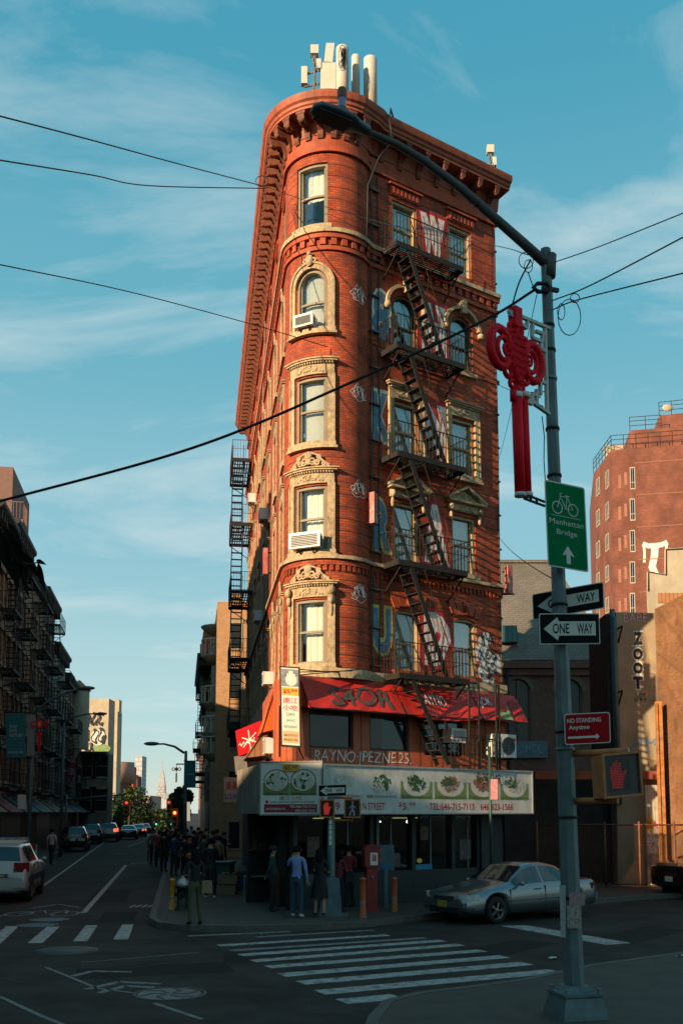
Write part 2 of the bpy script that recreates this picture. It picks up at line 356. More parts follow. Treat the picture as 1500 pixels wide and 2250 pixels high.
kerbed('pavement', [(.35, 9), (.42, 12.2), (.5, 13.0), (.72, 14.0), (1.2, 14.6), (2.0, 15.1), (2.9, 15.75), (4.3, 17.2), (6.6, 18.9), (12, 22), (30, 30), (30, -6), (.4, -6)], KH, 'grey pavement corner under the tall lamp pole in front')
kerbed('pavement', [(-11.5, 29), (-14.9, 47), (-18.5, 66), (-24, 96), (-31, 130), (-50, 130), (-50, 24), (-14, 24), (-12.4, 25), (-11.7, 26.5)], KH, 'grey pavement along the left row of old tenements')
# road markings
zM = .004
def gp(L_): return [gnd(*p, z=zM) for p in L_]
st = [((414, 2057), (639, 2047), .22), ((564, 2059), (822, 2044), .2), ((480, 2078), (852, 2055), .3), ((507, 2089), (934, 2061), .26), ((528, 2099), (972, 2067), .34), ((555, 2112), (1012, 2076), .34), ((588, 2125), (1060, 2089), .34), ((618, 2143), (1108, 2102), .38), ((660, 2160), (1158, 2117), .4), ((702, 2181), (1220, 2134), .42), ((750, 2201), (874, 2190), .42)]
cw = MB(); cw2 = MB()
for i, (a, b, w) in enumerate(st):
    A = Vector(gnd(*a)); B = Vector(gnd(*b)); n = (B-A).normalized(); n = Vector((-n.y, n.x))*w/2; k = 8; bb = cw if i not in (0, 1, 3) else cw2
    for j in range(k):
        p = A+(B-A)*j/k; q = A+(B-A)*(j+1)/k; bb.face([(p.x-n.x, p.y-n.y, zM), (q.x-n.x, q.y-n.y, zM), (q.x+n.x, q.y+n.y, zM), (p.x+n.x, p.y+n.y, zM)])
tag(cw.build('crosswalk_stripes', m_line), 'long white crosswalk stripes crossing the road below the wedge building', 'crosswalk', kind='structure')
tag(cw2.build('crosswalk_stripes', m_linew), 'faded worn crosswalk stripes nearest the corner pavement tip', 'crosswalk', kind='structure')
flat('crosswalk_stripes', [gp(q) for q in ([(14, 2035), (42, 2035), (2, 2073), (-30, 2073)], [(104, 2036), (132, 2036), (94, 2072), (61, 2072)], [(189, 2033), (215, 2033), (192, 2068), (161, 2068)], [(269, 2031), (294, 2031), (282, 2064), (249, 2064)])], zM, m_line, 'four short white crosswalk bars across the left street', 'crosswalk')
def gline(pts, w): 
    P = [Vector(gnd(*p)) for p in pts]; q = []
    for a, b in zip(P, P[1:]):
        n = (b-a).normalized(); n = Vector((-n.y, n.x))*w/2; q.append([tuple(a-n), tuple(b-n), tuple(b+n), tuple(a+n)])
    return q
flat('lane_lines', gline([(-40, 2038), (0, 2012)], .12)+gline([(88, 1952), (229, 1851)], .12)+gline([(184, 2006), (277, 1901)], .16)+gline([(288, 1897), (325, 1896)], .3)+gline([(253, 1876), (280, 1875)], .3)+gline([(281, 1860), (320, 1848)], .1), zM, m_line, 'thin white lane lines running up the left street', 'lane line')
flat('lane_arrow_marks', gline([(70, 1996), (128, 1987), (175, 1994)], .13)+gline([(100, 2125), (215, 2172), (300, 2183)], .06)+gline([(340, 2205), (444, 2240)], .08)+gline([(0, 2190), (90, 2232), (160, 2260)], .07)+gline([(160, 2145), (205, 2134), (290, 2136)], .14)+gline([(190, 2174), (262, 2158), (355, 2162)], .14)+gline([(218, 2182), (275, 2167), (340, 2170)], .14)+gline([(180, 2115), (440, 2093)], .05), zM, m_linew, 'worn chevrons and faint guide lines across the crossing', 'road marking')
bk = MB(); fg = lambda x, o, z: Vector((gnd(93, 2008)[0]+x, gnd(93, 2008)[1]+z*1.0, zM+o)); bk.f = fg
for cx in (-.62, .62): bk.stroke([(cx+.33*cos(a*pi/8), .0+.6*sin(a*pi/8)) for a in range(17)], .09, 0)
bk.stroke([(-.62, 0), (-.2, .9), (.45, .95), (.62, 0)], .09, .001); bk.stroke([(-.2, .9), (.1, .05), (.45, .95)], .09, .002)
tag(bk.build('bicycle_marking', m_linew), 'worn white bicycle symbol painted on the left lane', 'road marking', kind='structure')
flat('lane_lines', [gp([(1098, 2034), (1156, 2033), (1386, 2072), (1332, 2076)])], zM, m_line, 'white diagonal bar painted on the road by the silver sedan', 'lane line')
gr_ = MB(); x0, y0 = gnd(283, 1994); 
for i in range(9): gr_.box(x0+i*.17, x0+i*.17+.08, y0, y0+.75, .002, .006)
tag(gr_.build('storm_drain', m_line), 'pale striped drain grate in the left street', 'drain grate')
def manhole(px, py, r, label, det=True):
    x, y = gnd(px, py); t = thing('manhole_cover', label, 'manhole cover', (x, y, 0)); f = stand((x, y, 0)); m = MB(f)
    m.lathe([(0, .006), (r*.86, .006)], n=32); m.build('cover', m_iron2, t)
    m = MB(f); m.lathe([(r*.9, .004), (r*.9, .012), (r, .012), (r, .001)], n=32); m.build('rim', m_kerb if det else m_iron2, t)
    if det:
        m = MB(f)
        for a in range(6): 
            c, s_ = cos(a*pi/3), sin(a*pi/3); m.bar((r*.12*c, r*.12*s_, .009), (r*.5*c, r*.5*s_, .009), .05, .004)
            c2, s2 = cos(a*pi/3+.5), sin(a*pi/3+.5); m.bar((r*.5*c, r*.5*s_, .009), (r*.8*c2, r*.8*s2, .009), .05, .004)
        m.build('raised_ribs', m_kerb, t)
manhole(373, 2184, .55, 'large round manhole cover with a ribbed star in the crossing')
manhole(109, 2021, .5, 'upper of two smooth manhole covers beside the bicycle marking', False); manhole(82, 2033, .5, 'lower of two smooth manhole covers beside the bicycle marking', False)
t = thing('storm_drain', 'oval slotted drain cover below the left crosswalk', 'drain grate', (*gnd(147, 2089), 0)); f = stand(t.location); m = MB(f); m.lathe([(0, .005), (.62, .005), (.62, 0)], n=28); m.build('cover', m_iron2, t)
m = MB(f)
for i in range(14): k = -.54+i*.083; hh = (.58**2-k*k)**.5 if abs(k) < .58 else .1; m.box(k, k+.035, -hh*.9, hh*.9, .007, .012)
m.build('slots', m_kerb, t)
# ================================================================ WEDGE BUILDING
BL = thing('brick_apartment_building', 'tall red brick wedge building with rounded corner tower and heavy cornice', 'building', (0, 30, 0))
SILL = [19.5, 16.4, 13.05, 9.95, 6.77]; LR = 5.1; LL = 23.0
def zmat(z): return 1 if (z > 19.55 or 9.9 < z < 12.7 or z < 9.2) else 0
def wall(mb, f, s0, s1, z0, z1, ops, ds=9, rev=.24, zm=zmat):
    S = sorted({s0, s1, *[o[0] for o in ops], *[o[1] for o in ops]}); n = []
    for a, b in zip(S, S[1:]):
        k = max(1, math.ceil((b-a)/ds)); n += [a+(b-a)*i/k for i in range(k)]
    S = n+[s1]; Z = sorted({z0, z1, 9.2, 9.9, 12.7, 19.55, *[o[2] for o in ops], *[o[3] for o in ops]}); Z = [z for z in Z if z0 <= z <= z1]
    for a, b in zip(S, S[1:]):
        for c, d in zip(Z, Z[1:]):
            sm, zc = (a+b)/2, (c+d)/2
            if any(o[0] < sm < o[1] and o[2] < zc < o[3] for o in ops): continue
            mb.m = zm(zc); mb.face([(a, 0, c), (b, 0, c), (b, 0, d), (a, 0, d)])
    for o in ops:
        a, b, c, d = o[:4]; mb.m = zm((c+d)/2); k = 4 if ds < 9 else 1
        mb.face([(a, 0, c), (a, -rev, c), (a, -rev, d), (a, 0, d)]); mb.face([(b, -rev, c), (b, 0, c), (b, 0, d), (b, -rev, d)])
        for i in range(k):
            p = a+(b-a)*i/k; q = a+(b-a)*(i+1)/k
            mb.face([(p, 0, c), (q, 0, c), (q, -rev, c), (p, -rev, c)]); mb.face([(p, -rev, d), (q, -rev, d), (q, 0, d), (p, 0, d)])
        if len(o) > 4:
            r = (b-a)/2; cx = (a+b)/2; zs = d-o[4]; kk = 14
            pts = [(cx-r*cos(pi*i/kk), zs+o[4]*sin(pi*i/kk)) for i in range(kk+1)]
            for (p, zp), (q, zq) in zip(pts, pts[1:]):
                mb.face([(p, .001, zp), (q, .001, zq), (q, .001, d), (p, .001, d)]); mb.face([(p, 0, zp), (p, -rev, zp), (q, -rev, zq), (q, 0, zq)])
def archband(m, c, zs, rx, rz, w, o0, o1, n=16):
    for i in range(n):
        a0 = pi*i/n; a1 = pi*(i+1)/n
        p = [(c-rx*cos(a), zs+rz*sin(a)) for a in (a0, a1)]; q = [(c-(rx+w)*cos(a), zs+(rz+w)*sin(a)) for a in (a0, a1)]
        m.face([(p[0][0], o1, p[0][1]), (p[1][0], o1, p[1][1]), (q[1][0], o1, q[1][1]), (q[0][0], o1, q[0][1])])
        m.face([(q[0][0], o1, q[0][1]), (q[1][0], o1, q[1][1]), (q[1][0], o0, q[1][1]), (q[0][0], o0, q[0][1])])
        m.face([(p[0][0], o0, p[0][1]), (p[1][0], o0, p[1][1]), (p[1][0], o1, p[1][1]), (p[0][0], o1, p[0][1])])
def scrolls(m, c, z, w, h, o=.1, r=.028):
    m.ball((c, o, z+h*.72), h*.26, 6, 1, .5, 1.1); m.ball((c, o, z+h*.35), h*.2, 6, 1, .5, 1)
    for sg in (-1, 1):
        for k, (fx, fz, rr) in enumerate(((.2, .38, .26), (.42, .24, .2), (.5, .62, .15), (.72, .16, .14), (.9, .1, .09))):
            sp = spiral(0, 0, h*rr, h*rr*.25, (.4 if k % 2 else -.6), (1.3 if k % 2 else -1.3), 9)
            m.tube([(c+sg*(w/2*fx+p[0]), o, z+h*fz+p[2]) for p in sp], r, 4)
        m.tube([(c+sg*w*.05, o, z+h*.9), (c+sg*w*.2, o, z+h*.74), (c+sg*w*.33, o, z+h*.36), (c+sg*w*.47, o, z+h*.1)], r, 4)
def dents(m, a, b, z0, z1, o0, o1, st_=.1):
    n = max(2, int((b-a)/st_))
    for i in range(n): p = a+(b-a)*(i+.25)/n; m.box(p, p+(b-a)/n*.5, o0, o1, z0, z1)
def curtain(f, c, w, z0, z1, parent, m=None, o=-.34, ds=.05, gap=0):
    b = MB(f); b.smooth = True; rows = []; n = int(w/ds)
    for z in (z0, z1): rows.append([(c-w/2+w*i/n, o+.022*sin(i*1.9+sin(i*.7)*2), z) for i in range(n+1)])
    b.grid(rows)
    b.build('curtain', m or m_curt, parent)
def window(f, root, c, w, z0, z1, arch=0, sur=None, fm=m_frame, cur=1, ds=None, sm=None, cm=None, blind=None):
    a = c-w/2; b = c+w/2; m = MB(f, ds); o0, o1 = -.22, -.05; fw = .075; sm = sm or m_stone
    m.box(a, a+fw, o0, o1, z0, z1); m.box(b-fw, b, o0, o1, z0, z1); m.box(a+fw, b-fw, o0, o1-.01, z0, z0+.07); m.box(a+fw, b-fw, o0, o1-.01, z1-.08, z1)
    if arch: archband(m, c, z1-arch, w/2-fw, arch-fw, fw+.02, o0, o1-.005)
    zm_ = (z0+z1)/2-(.08 if arch else 0); i0 = a+fw; i1 = b-fw
    m.box(i0, i1, -.19, -.1, zm_-.03, zm_+.03)
    for x in (i0, i1-.04): m.box(x, x+.04, -.2, -.12, z0+.07, z1-.08)
    W_ = m.build('window', fm, root)
    m = MB(f, ds); m.box(i0, i1, -.165, -.155, z0+.07, z1-.08); m.build('pane', m_glass, W_)
    if cur: curtain(f, c, w-2*fw, z0+(.1 if cur != 2 else (z1-z0)*.5), z1-.05, W_, cm)
    if blind: m = MB(f, ds); m.box(i0, i1, -.3, -.29, z1-(z1-z0)*blind, z1-.05); m.build('blind', m_shade, W_)
    m = MB(f, ds); m.box(a-.1, b+.1, -.05, .11, z0-.13, z0-.002); m.build('sill', sm, W_)
    if sur:
        m = MB(f, ds); e = .16
        if sur == 'arch':
            zs = z1-arch; m.box(a-e-.02, a-.005, -.02, .06, z0+.002, zs); m.box(b+.005, b+e+.02, -.02, .06, z0+.002, zs); archband(m, c, zs, w/2+.005, arch+.005, e+.015, -.02, .06, 18)
            archband(m, c, zs, w/2+e-.03, arch+e-.03, .06, .0, .10, 18); m.box(a-e-.03, a-e+.03, 0, .1, z0, zs); m.box(b+e-.03, b+e+.03, 0, .1, z0, zs)
            m.ball((c, .1, z1+.22), .12, 7, 1, .6, 1.5); m.ball((c, .12, z1+.42), .07, 6); m.tube(spiral(c-.11, z1+.2, .09, .03, 0, 1.2, 8, .1), .025, 4); m.tube(spiral(c+.11, z1+.2, .09, .03, pi, -1.2, 8, .1), .025, 4)
            m.box(a-e-.08, b+e+.08, -.04, .16, z0-.2, z0-.131); m.box(a-e-.05, b+e+.05, -.04, .12, z0-.12, z0-.003)
        elif sur in ('crown', 'scroll', 'scrollb'):
            m.box(a-e-.03, a-.005, -.02, .07, z0+.002, z1+.05); m.box(b+.005, b+e+.03, -.02, .07, z0+.002, z1+.05); m.box(a-e-.028, b+e+.028, -.02, .068, z1+.05, z1+.4)
            for x in (a-e-.045, b+e-.005): m.box(x, x+.05, 0, .095, z0, z1+.05)
            dents(m, a-e, b+e, z1+.34, z1+.4, .07, .13, .07); m.box(a-e-.09, b+e+.09, -.02, .17, z1+.401, z1+.45); m.box(a-e-.13, b+e+.13, -.02, .21, z1+.451, z1+.49)
            scrolls(m, c, z1+.1, w*.8, .22, .08, .018)
            m.box(a-e-.1, b+e+.1, -.04, .14, z0-.2, z0-.131); m.box(a-e-.06, b+e+.06, -.04, .12, z0-.12, z0-.003)
            if sur != 'crown': scrolls(m, c, z1+.5, w*1.15, .46, .12, .032)
            if sur == 'scrollb':
                for x in (a-e-.02, b+.04): m.ball((x+.06, .16, z1+.22), .1, 6, 1, .8, 1.3); m.ball((x+.06, .14, z1-.02), .07, 6, 1, .8, 2); m.ball((x+.06, .1, z1-.3), .05, 6, 1, .6, 4)
        elif sur == 'pedi':
            m.box(a-.16, b+.16, 0, .1, z1+.12, z1+.36); m.box(a-.26, b+.26, 0, .26, z1+.36, z1+.43)
            for x in (a-.2, b+.02): m.ball((x+.09, .12, z1+.2), .1, 6, .8, 1, 1.2); m.ball((x+.09, .09, z1-.05), .07, 6, .8, .8, 2.2)
            m.prism([(a-.28, z1+.431), (b+.28, z1+.431), (c, z1+.8)], .0, .07); 
            for p, q in (((a-.32, z1+.45), (c, z1+.88)), ((b+.32, z1+.45), (c, z1+.88))): m.bar((p[0], .13, p[1]), (q[0], .13, q[1]), .24, .07)
            scrolls(m, c, z1+.46, w*.5, .22, .1, .02); scrolls(m, c, z1+.14, w*.7, .18, .12, .02)
        elif sur == 'splay':
            for i in range(5):
                k = (i-2)/2.; x0 = c+k*w*.42; x1 = c+k*w*.62; m.prism([(x0-w*.1, z1+.12-.08*k*k), (x0+w*.1, z1+.12-.08*k*k), (x1+w*.14, z1+.5), (x1-w*.14, z1+.5)], .0, .05+.006*i)
            m.ball((c, .12, z1+.28), .1, 6, .8, .9, 1.7)
        elif sur == 'label':
            m.box(a-.1, b+.1, 0, .05, z1+.12, z1+.4); dents(m, a-.05, b+.05, z1+.16, z1+.36, .05, .09, .14); m.box(a-.16, b+.16, 0, .14, z1+.401, z1+.46)
        elif sur == 'hood':
            archband(m, c, z1-arch, w/2+.2, arch+.2, .1, -.01, .12, 16); m.box(c-.09, c+.09, 0, .2, z1+.05, z1+.5)
            for sg in (-1, 1): m.ball((c+sg*(w/2+.26), .1, z1-arch-.06), .12, 6, .9, .9, 1)
        m.build('window_surround', sm, W_)
    return W_
# tower
m = MB(fT); m.smooth = False; tw = .5; tops = [21.42, 18.2, 14.98, 11.8, 8.57]
ops = [(-tw, tw, z0, z1)+((.48,) if i == 1 else ()) for i, (z0, z1) in enumerate(zip(SILL, tops))]
m.smooth = True; wall(m, fT, -1.293, 2.05, 6.4, 22.5, ops, ds=.12)
m.build('tower_wall', [m_brick, m_brickg], BL, weld=True)
window(fT, BL, 0, 1.0, SILL[0], tops[0], ds=.12, cur=2); window(fT, BL, 0, 1.0, SILL[1], tops[1], arch=.48, sur='arch', ds=.12, cur=0, blind=.9)
window(fT, BL, 0, 1.0, SILL[2], tops[2], sur='crown', ds=.12, cur=0, blind=.93); window(fT, BL, 0, 1.0, SILL[3], tops[3], sur='scroll', ds=.12, cur=1); window(fT, BL, 0, 1.0, SILL[4], tops[4], sur='scrollb', ds=.12, cur=1)
# right wall
WC = (1.36, 3.6); rt = [21.15, 18.2, 14.85, 11.75, 8.55]
m = MB(fR); ops = [(c-.47, c+.47, z0, z1)+((.44,) if i == 1 else (.15,) if i == 4 else ()) for c in WC for i, (z0, z1) in enumerate(zip(SILL, rt))]
wall(m, fR, 0, LR, 6.4, 22.5, ops); m.build('side_wall', [m_brick, m_brickg], BL)
m_tan = mat('tan_roller_shade', (.42, .34, .22), .8, var=.2)
for c in WC:
    for i in range(5): window(fR, BL, c, .94, SILL[i], rt[i], arch=(0, .44, 0, 0, .15)[i], sur=('label', 'hood', 'crown', 'pedi', 'splay')[i], fm=m_cream if i != 1 else m_framed, cur=(1, 0, 0, 0, 0)[i], blind=(None, .55, .93, .93, .93)[i] if c < 2 else (None, .3, .9, .55, .45)[i], sm=m_terra if i in (0, 4) else m_stone)
# left wall: one bay built, the others are copies along the wall
NB = 8; BW = 2.9; m = MB(fL); lops = []
for k in range(NB): lops += [(1.0+k*BW-.45, 1.0+k*BW+.45, z0, z1)+((.44,) if i == 1 else ()) for i, (z0, z1) in enumerate(zip(SILL, tops))]
wall(m, fL, 0, LL, 6.4, 22.5, lops); m.build('side_wall', [m_brick, m_brickg], BL)
fLs = lambda s, o, z: fL(s, o*.5 if o > 0 else o, z)
bay = [window(fLs, BL, 1.0, .9, SILL[i], tops[i], arch=(0, .44, 0, 0, 0)[i], sur=('label', 'arch', 'crown', 'scroll', 'scrollb')[i], cur=0, blind=.6, sm=m_terra if i == 0 else m_stone) for i in range(5)]
def cpart(o, par, off):
    c = o.copy(); COL.objects.link(c); c.parent = par
    if off: c.location = c.location+off
    for ch in o.children: cpart(ch, c, None)
    return c
for k in range(1, NB):
    for w_ in bay: cpart(w_, BL, Vector((DL.x, DL.y, 0))*BW*k)
# closing walls and roof
pl = [(fL(LL, 0, 0).x, fL(LL, 0, 0).y), (7.0, 52.5), (fR(LR, 0, 0).x, fR(LR, 0, 0).y)]
m = MB(); m.face([(pl[2][0], pl[2][1], 0), (pl[1][0], pl[1][1], 0), (pl[1][0], pl[1][1], 22.5), (pl[2][0], pl[2][1], 22.5)]); m.face([(pl[1][0], pl[1][1], 0), (pl[0][0], pl[0][1], 0), (pl[0][0], pl[0][1], 22.5), (pl[1][0], pl[1][1], 22.5)]); m.build('rear_wall', m_brick, BL)
rf = MB(); outline = [tuple(fL(LL, -.1, 0)[:2])]+[tuple(fT(-1.293+3.0*i/12, -.1, 0)[:2]) for i in range(13)]+[tuple(fR(.6, -.1, 0)[:2]), tuple(fR(LR, -.1, 0)[:2]), pl[1]]
rf.face([(x, y, 22.7) for x, y in outline]); ROOF = rf.build('roof', m_roof, BL)
# belt courses
def belt(z0, z1, o, mt, name='belt_course', dn=None, wh='LTR', tr=(-1.293, 2.03)):
    for k in wh:
        f, a, b, ds = {'L': (fL, 0.02, LL, None), 'T': (fT, tr[0], tr[1], .12), 'R': (fR, .02, LR+.08, None)}[k]
        m = MB(f, ds); m.box(a, b, -.02, o, z0, z1)
        if dn: dents(m, a, b, dn[0], dn[1], -.01, dn[2], dn[3])
        m.build(name, mt, BL)
belt(19.22, 19.345, .17, m_stone); belt(19.08, 19.219, .11, m_terra, dn=(18.88, 19.078, .08, .3, m_terra)); belt(18.72, 18.84, .07, m_terra)
belt(9.68, 9.78, .15, m_stone); belt(9.52, 9.679, .06, m_brick, dn=(9.36, 9.515, .05, .16, m_brick)); belt(6.36, 6.62, .14, m_stone, wh='TR'); belt(6.42, 6.6, .12, m_stone, wh='L')
belt(21.72, 21.84, .09, m_terra); belt(21.845, 22.25, .035, m_terra, 'frieze'); belt(16.35, 16.5, .03, m_brickg, wh='LR')
# cornice
P55 = fT(RT*rad(78), 0, 0); tA = RT*rad(78); tl = RT*rad(58.9); PR = fR(.3, 0, 0)
def fC(t, o, z):
    if t <= 0: return fL(-t, o, z)
    L1 = tl+tA
    if t <= L1: return fT(t-tl, o, z)
    B = .62
    if t < L1+B:
        k = (t-L1)/B; kk = k*k*(3-2*k); p = P55.lerp(PR, k); a = rad(55+(34.6-55)*kk); t1 = Vector((cos(rad(55)), sin(rad(55)), 0))*B; t2 = Vector((UR.x, UR.y, 0))*B
        h1 = 2*k**3-3*k*k+1; h2 = k**3-2*k*k+k; h3 = -2*k**3+3*k*k; h4 = k**3-k*k; p = P55*h1+t1*h2+PR*h3+t2*h4
        return Vector((p.x+o*sin(a), p.y-o*cos(a), z))
    return fR(t-L1-B+.3, o, z)
prof = [(-.4, 22.28), (.03, 22.28), (.05, 22.42), (.09, 22.68), (.58, 22.73), (.58, 22.80), (.62, 22.83), (.64, 22.90), (.70, 22.95), (.74, 23.06), (.71, 23.08), (.73, 23.15), (-.3, 23.3), (-.4, 22.28)]
ts = [-LL-.02, -15, -8, -.01]+[i*.14 for i in range(0, 19)]+[tl+tA+.62*i/8 for i in range(9)]+[tl+tA+1.2, tl+tA+.32+LR+.14]
m = MB(fC); m.smooth = False; m.grid([[(t_, o, z) for o, z in prof] for t_ in ts]); m.face([(ts[-1], o, z) for o, z in prof[:-1]]); m.face([(ts[0], o, z) for o, z in prof[:-1]]); CO = m.build('cornice', m_cor, BL, weld=False)
m_bracket = mat('shade_brown_cornice_paint', (.17, .05, .025), .7, var=.4, vs=5, stain=((.05, .02, .012), 3, .8))  # bracket colour darkened to stand in for shade under the cornice
bp = [(0, 22.12), (.08, 22.13), (.13, 22.22), (.12, 22.34), (.24, 22.46), (.40, 22.42), (.53, 22.5), (.56, 22.7), (0, 22.7)]
tb = [-k*.46-.2 for k in range(50)]+[.15+i*.36 for i in range(8)]+[tl+tA+.75+i*.72 for i in range(7)]
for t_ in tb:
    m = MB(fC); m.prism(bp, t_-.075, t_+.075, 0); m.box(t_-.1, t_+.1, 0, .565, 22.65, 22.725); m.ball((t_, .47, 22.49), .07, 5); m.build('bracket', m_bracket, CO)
# second-floor base: painted boards, ground-floor shopfront
fR2 = wallf((V0.x+.568*.14, V0.y-.823*.14), UR, (.568, -.823)); O2 = (V0.x+.568*.14, V0.y-.823*.14)
def pR2(px, py): return onw(px, py, O2, (UR.x, UR.y))
w1 = (pR2(679, 1600)[0], pR2(776, 1600)[0]); w2 = (pR2(812, 1600)[0], pR2(897, 1600)[0]); w3 = (pR2(932, 1600)[0], pR2(1015, 1600)[0])
m = MB(fR2); S0 = -2.5; wall(m, fR2, S0, LR, 3.6, 6.35, [(*w1, 4.42, 5.45), (*w2, 4.42, 5.42), (*w3, 4.35, 5.4)], zm=lambda z: 0)
BASE = m.build('boarded_front', m_orwall, BL)
for (a, b), bl in ((w1, None), (w2, .6), (w3, None)):
    m = MB(fR2); 
    for x in (a, b-.06): m.box(x, x+.06, -.16, -.04, 4.42, 5.44)
    m.box(a+.06, b-.06, -.16, -.045, 4.42, 4.48); m.box(a+.06, b-.06, -.16, -.045, 5.34, 5.4); W_ = m.build('window', m_black, BL)
    m = MB(fR2); m.box(a+.06, b-.06, -.11, -.1, 4.48, 5.34); m.build('pane', m_glassd, W_)
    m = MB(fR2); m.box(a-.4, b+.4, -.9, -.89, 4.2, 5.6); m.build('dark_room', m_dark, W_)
    if bl: m = MB(fR2); m.box(a+(b-a)*.42, b-.07, -.2, -.19, 4.48, 5.34); m.build('blind', m_shade, W_)
CX = fR2(S0, 0, 0); A2 = Vector((-1.80, 27.75, 0))
m = MB(wallf((CX.x, CX.y), (A2.x-CX.x, A2.y-CX.y))); Lc = (A2-CX).length; m.box(0, Lc, -.1, 0, 3.6, 6.35)
m.build('boarded_front', m_orwall, BL)
fL2 = wallf((A2.x, A2.y), DL, (-.990, -.141)); m = MB(fL2); m.box(0, LL, -.1, -.003, 3.6, 6.4); m.build('boarded_front', m_orwall, BL)
m = MB(); m.face([(CX.x, CX.y, 6.345), (A2.x, A2.y, 6.345), tuple(fL2(3, 0, 6.345)), tuple(fR2(4, -.3, 6.345)), tuple(fR2(4, 0, 6.345))]); m.build('ledge', m_roof, BL)
# ground floor
m_shopw = mat('dark_green_shop_panel', (.02, .028, .028), .6, var=.3)
m = MB(fR2); m.box(S0, LR, -.5, -.3, 0, 1.05)
for s_ in (-2.4, -1.3, .1, 1.6, 3.1, 4.1): m.box(s_, s_+.13, -.5, -.28, 1.05, 3.0)
m.box(4.2, 5.1, -.5, -.2, 0, 3.6); m.box(S0, LR, -.5, -.285, 2.6, 3.6); m.build('shopfront', m_shopw, BL)
m = MB(fR2); m.box(-2.3, 4.2, -.42, -.41, 1.05, 2.6); m.build('shop_window', m_glassd, BL)
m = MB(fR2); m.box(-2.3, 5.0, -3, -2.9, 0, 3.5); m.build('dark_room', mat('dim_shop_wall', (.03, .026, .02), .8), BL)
m = MB(fL2); m.box(0, LL, -.3, -.1, 0, 3.6); m.build('shopfront', m_shopw, BL)
sx_, sz_ = pR2(940, 1892); m = MB(fR2); m.lathe([(0, 0)], n=3); m = MB(fR2)
m.face([(sx_+.10*cos(k*pi/8), -.39, sz_+.07*sin(k*pi/8)) for k in range(16)]); m.build('window_sticker', mat('glowing_yellow_sticker', (.4, .3, .02), .6, emit=((.5, .42, .05), .05)), BL)  # slight glow put into the sticker colour, it is no lamp
m = MB(fR2); sx_, sz_ = pR2(950, 1908); m.box(sx_-.3, sx_+.3, -.4, -.385, sz_-.1, sz_+.1); m.build('window_sticker', mat('blue_sticker', (.02, .2, .35), .6), BL)
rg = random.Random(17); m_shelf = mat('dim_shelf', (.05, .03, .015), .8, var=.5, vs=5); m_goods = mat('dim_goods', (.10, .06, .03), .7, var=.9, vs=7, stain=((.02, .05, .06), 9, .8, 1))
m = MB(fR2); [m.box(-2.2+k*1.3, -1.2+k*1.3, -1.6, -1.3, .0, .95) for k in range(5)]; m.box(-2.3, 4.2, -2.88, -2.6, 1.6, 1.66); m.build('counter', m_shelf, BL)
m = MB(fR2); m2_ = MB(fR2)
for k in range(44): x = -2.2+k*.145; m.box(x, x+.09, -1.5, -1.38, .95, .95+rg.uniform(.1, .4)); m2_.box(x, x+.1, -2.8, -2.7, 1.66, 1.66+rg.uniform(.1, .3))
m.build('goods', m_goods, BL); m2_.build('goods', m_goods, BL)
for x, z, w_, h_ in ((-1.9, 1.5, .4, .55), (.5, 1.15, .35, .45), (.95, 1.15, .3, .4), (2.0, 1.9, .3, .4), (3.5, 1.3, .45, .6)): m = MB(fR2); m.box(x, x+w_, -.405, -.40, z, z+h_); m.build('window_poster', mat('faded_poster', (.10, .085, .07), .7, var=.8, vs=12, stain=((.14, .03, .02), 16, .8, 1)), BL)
m = MB(fR2); m.box(.32, .40, -.5, -.26, 1.05, 2.6); m.build('door_frame', m_galvt, BL); [MB(fR2).box(x, x+.05, -.46, -.39, 1.05, 2.58).build('mullion', m_galvt, BL) for x in (-.6, .9, 2.35, 3.8)]
for k, x in enumerate((-1.2, 1.6)): m = MB(fR2); m.box(x, x+.9, -1.2, -1.15, 2.52, 2.55); m.build('ceiling_tube', mat('dim_ceiling_tube', (.4, .35, .1), emit=((1, .9, .3), .5)), BL)
bulb = mat('lit_shop_bulb', (1, .9, .7), emit=((1, .85, .6), 12))
for px, py, r_ in ((996, 1806, .05), (936, 1806, .02)):
    sx_, sz_ = pR2(px, py); o = MB(fR2).ball((sx_-.6, -1.4, sz_), r_, 8).build('ceiling_bulb', bulb); tag(o, 'bright bulb glowing inside the restaurant window' if r_ > .03 else 'faint small bulb inside the restaurant window', 'light bulb')
# pipes and cables on the facade
m = MB(fR); 
for k, (s_, o) in enumerate(((.03, .08), (.1, .05), (.35, .03))): m.tube([(s_+.03*sin(z*1.3+k), o+.01*sin(z*2), z) for z in [6+j*.8 for j in range(21)]], .018, 4)
for z in [6.5+k*1.1 for k in range(15)]: m.box(0, .36, .02, .11, z+.3, z+.34)
tag(m.build('facade_cable', mat('grey_cable', (.05, .045, .04), .6)), 'bundle of thin dark cables clipped in the corner between tower and narrow facade', 'cable')
m = MB(fR); m.tube([(5.04+.01*sin(z), .05, z) for z in [6+j*.8 for j in range(21)]], .02, 4)
for z in [6.5+k*1.1 for k in range(15)]: m.box(5.0, 5.1, .03, .09, z, z+.05)
tag(m.build('facade_cable', mat('grey_cable', (.05, .045, .04), .6)), 'thin dark cable clipped down the far right edge of the narrow facade', 'cable')
m = MB(fC); m.tube([(tl+tA+.5, .9, 22.2), (tl+tA+.4, .8, 22.9), (tl+tA+.6, .75, 23.35), (tl+tA+.9, .5, 23.3)], .03, 6); m.tube([(tl+tA+.5, .9, 22.2), (tl+tA+.1, .5, 21.8), (tl+tA+.02, .15, 21.0), (tl+tA+.02, .1, 19)], .025, 5)
tag(m.build('facade_cable', m_wire), 'black cable hooped over the cornice beside the tower', 'cable')
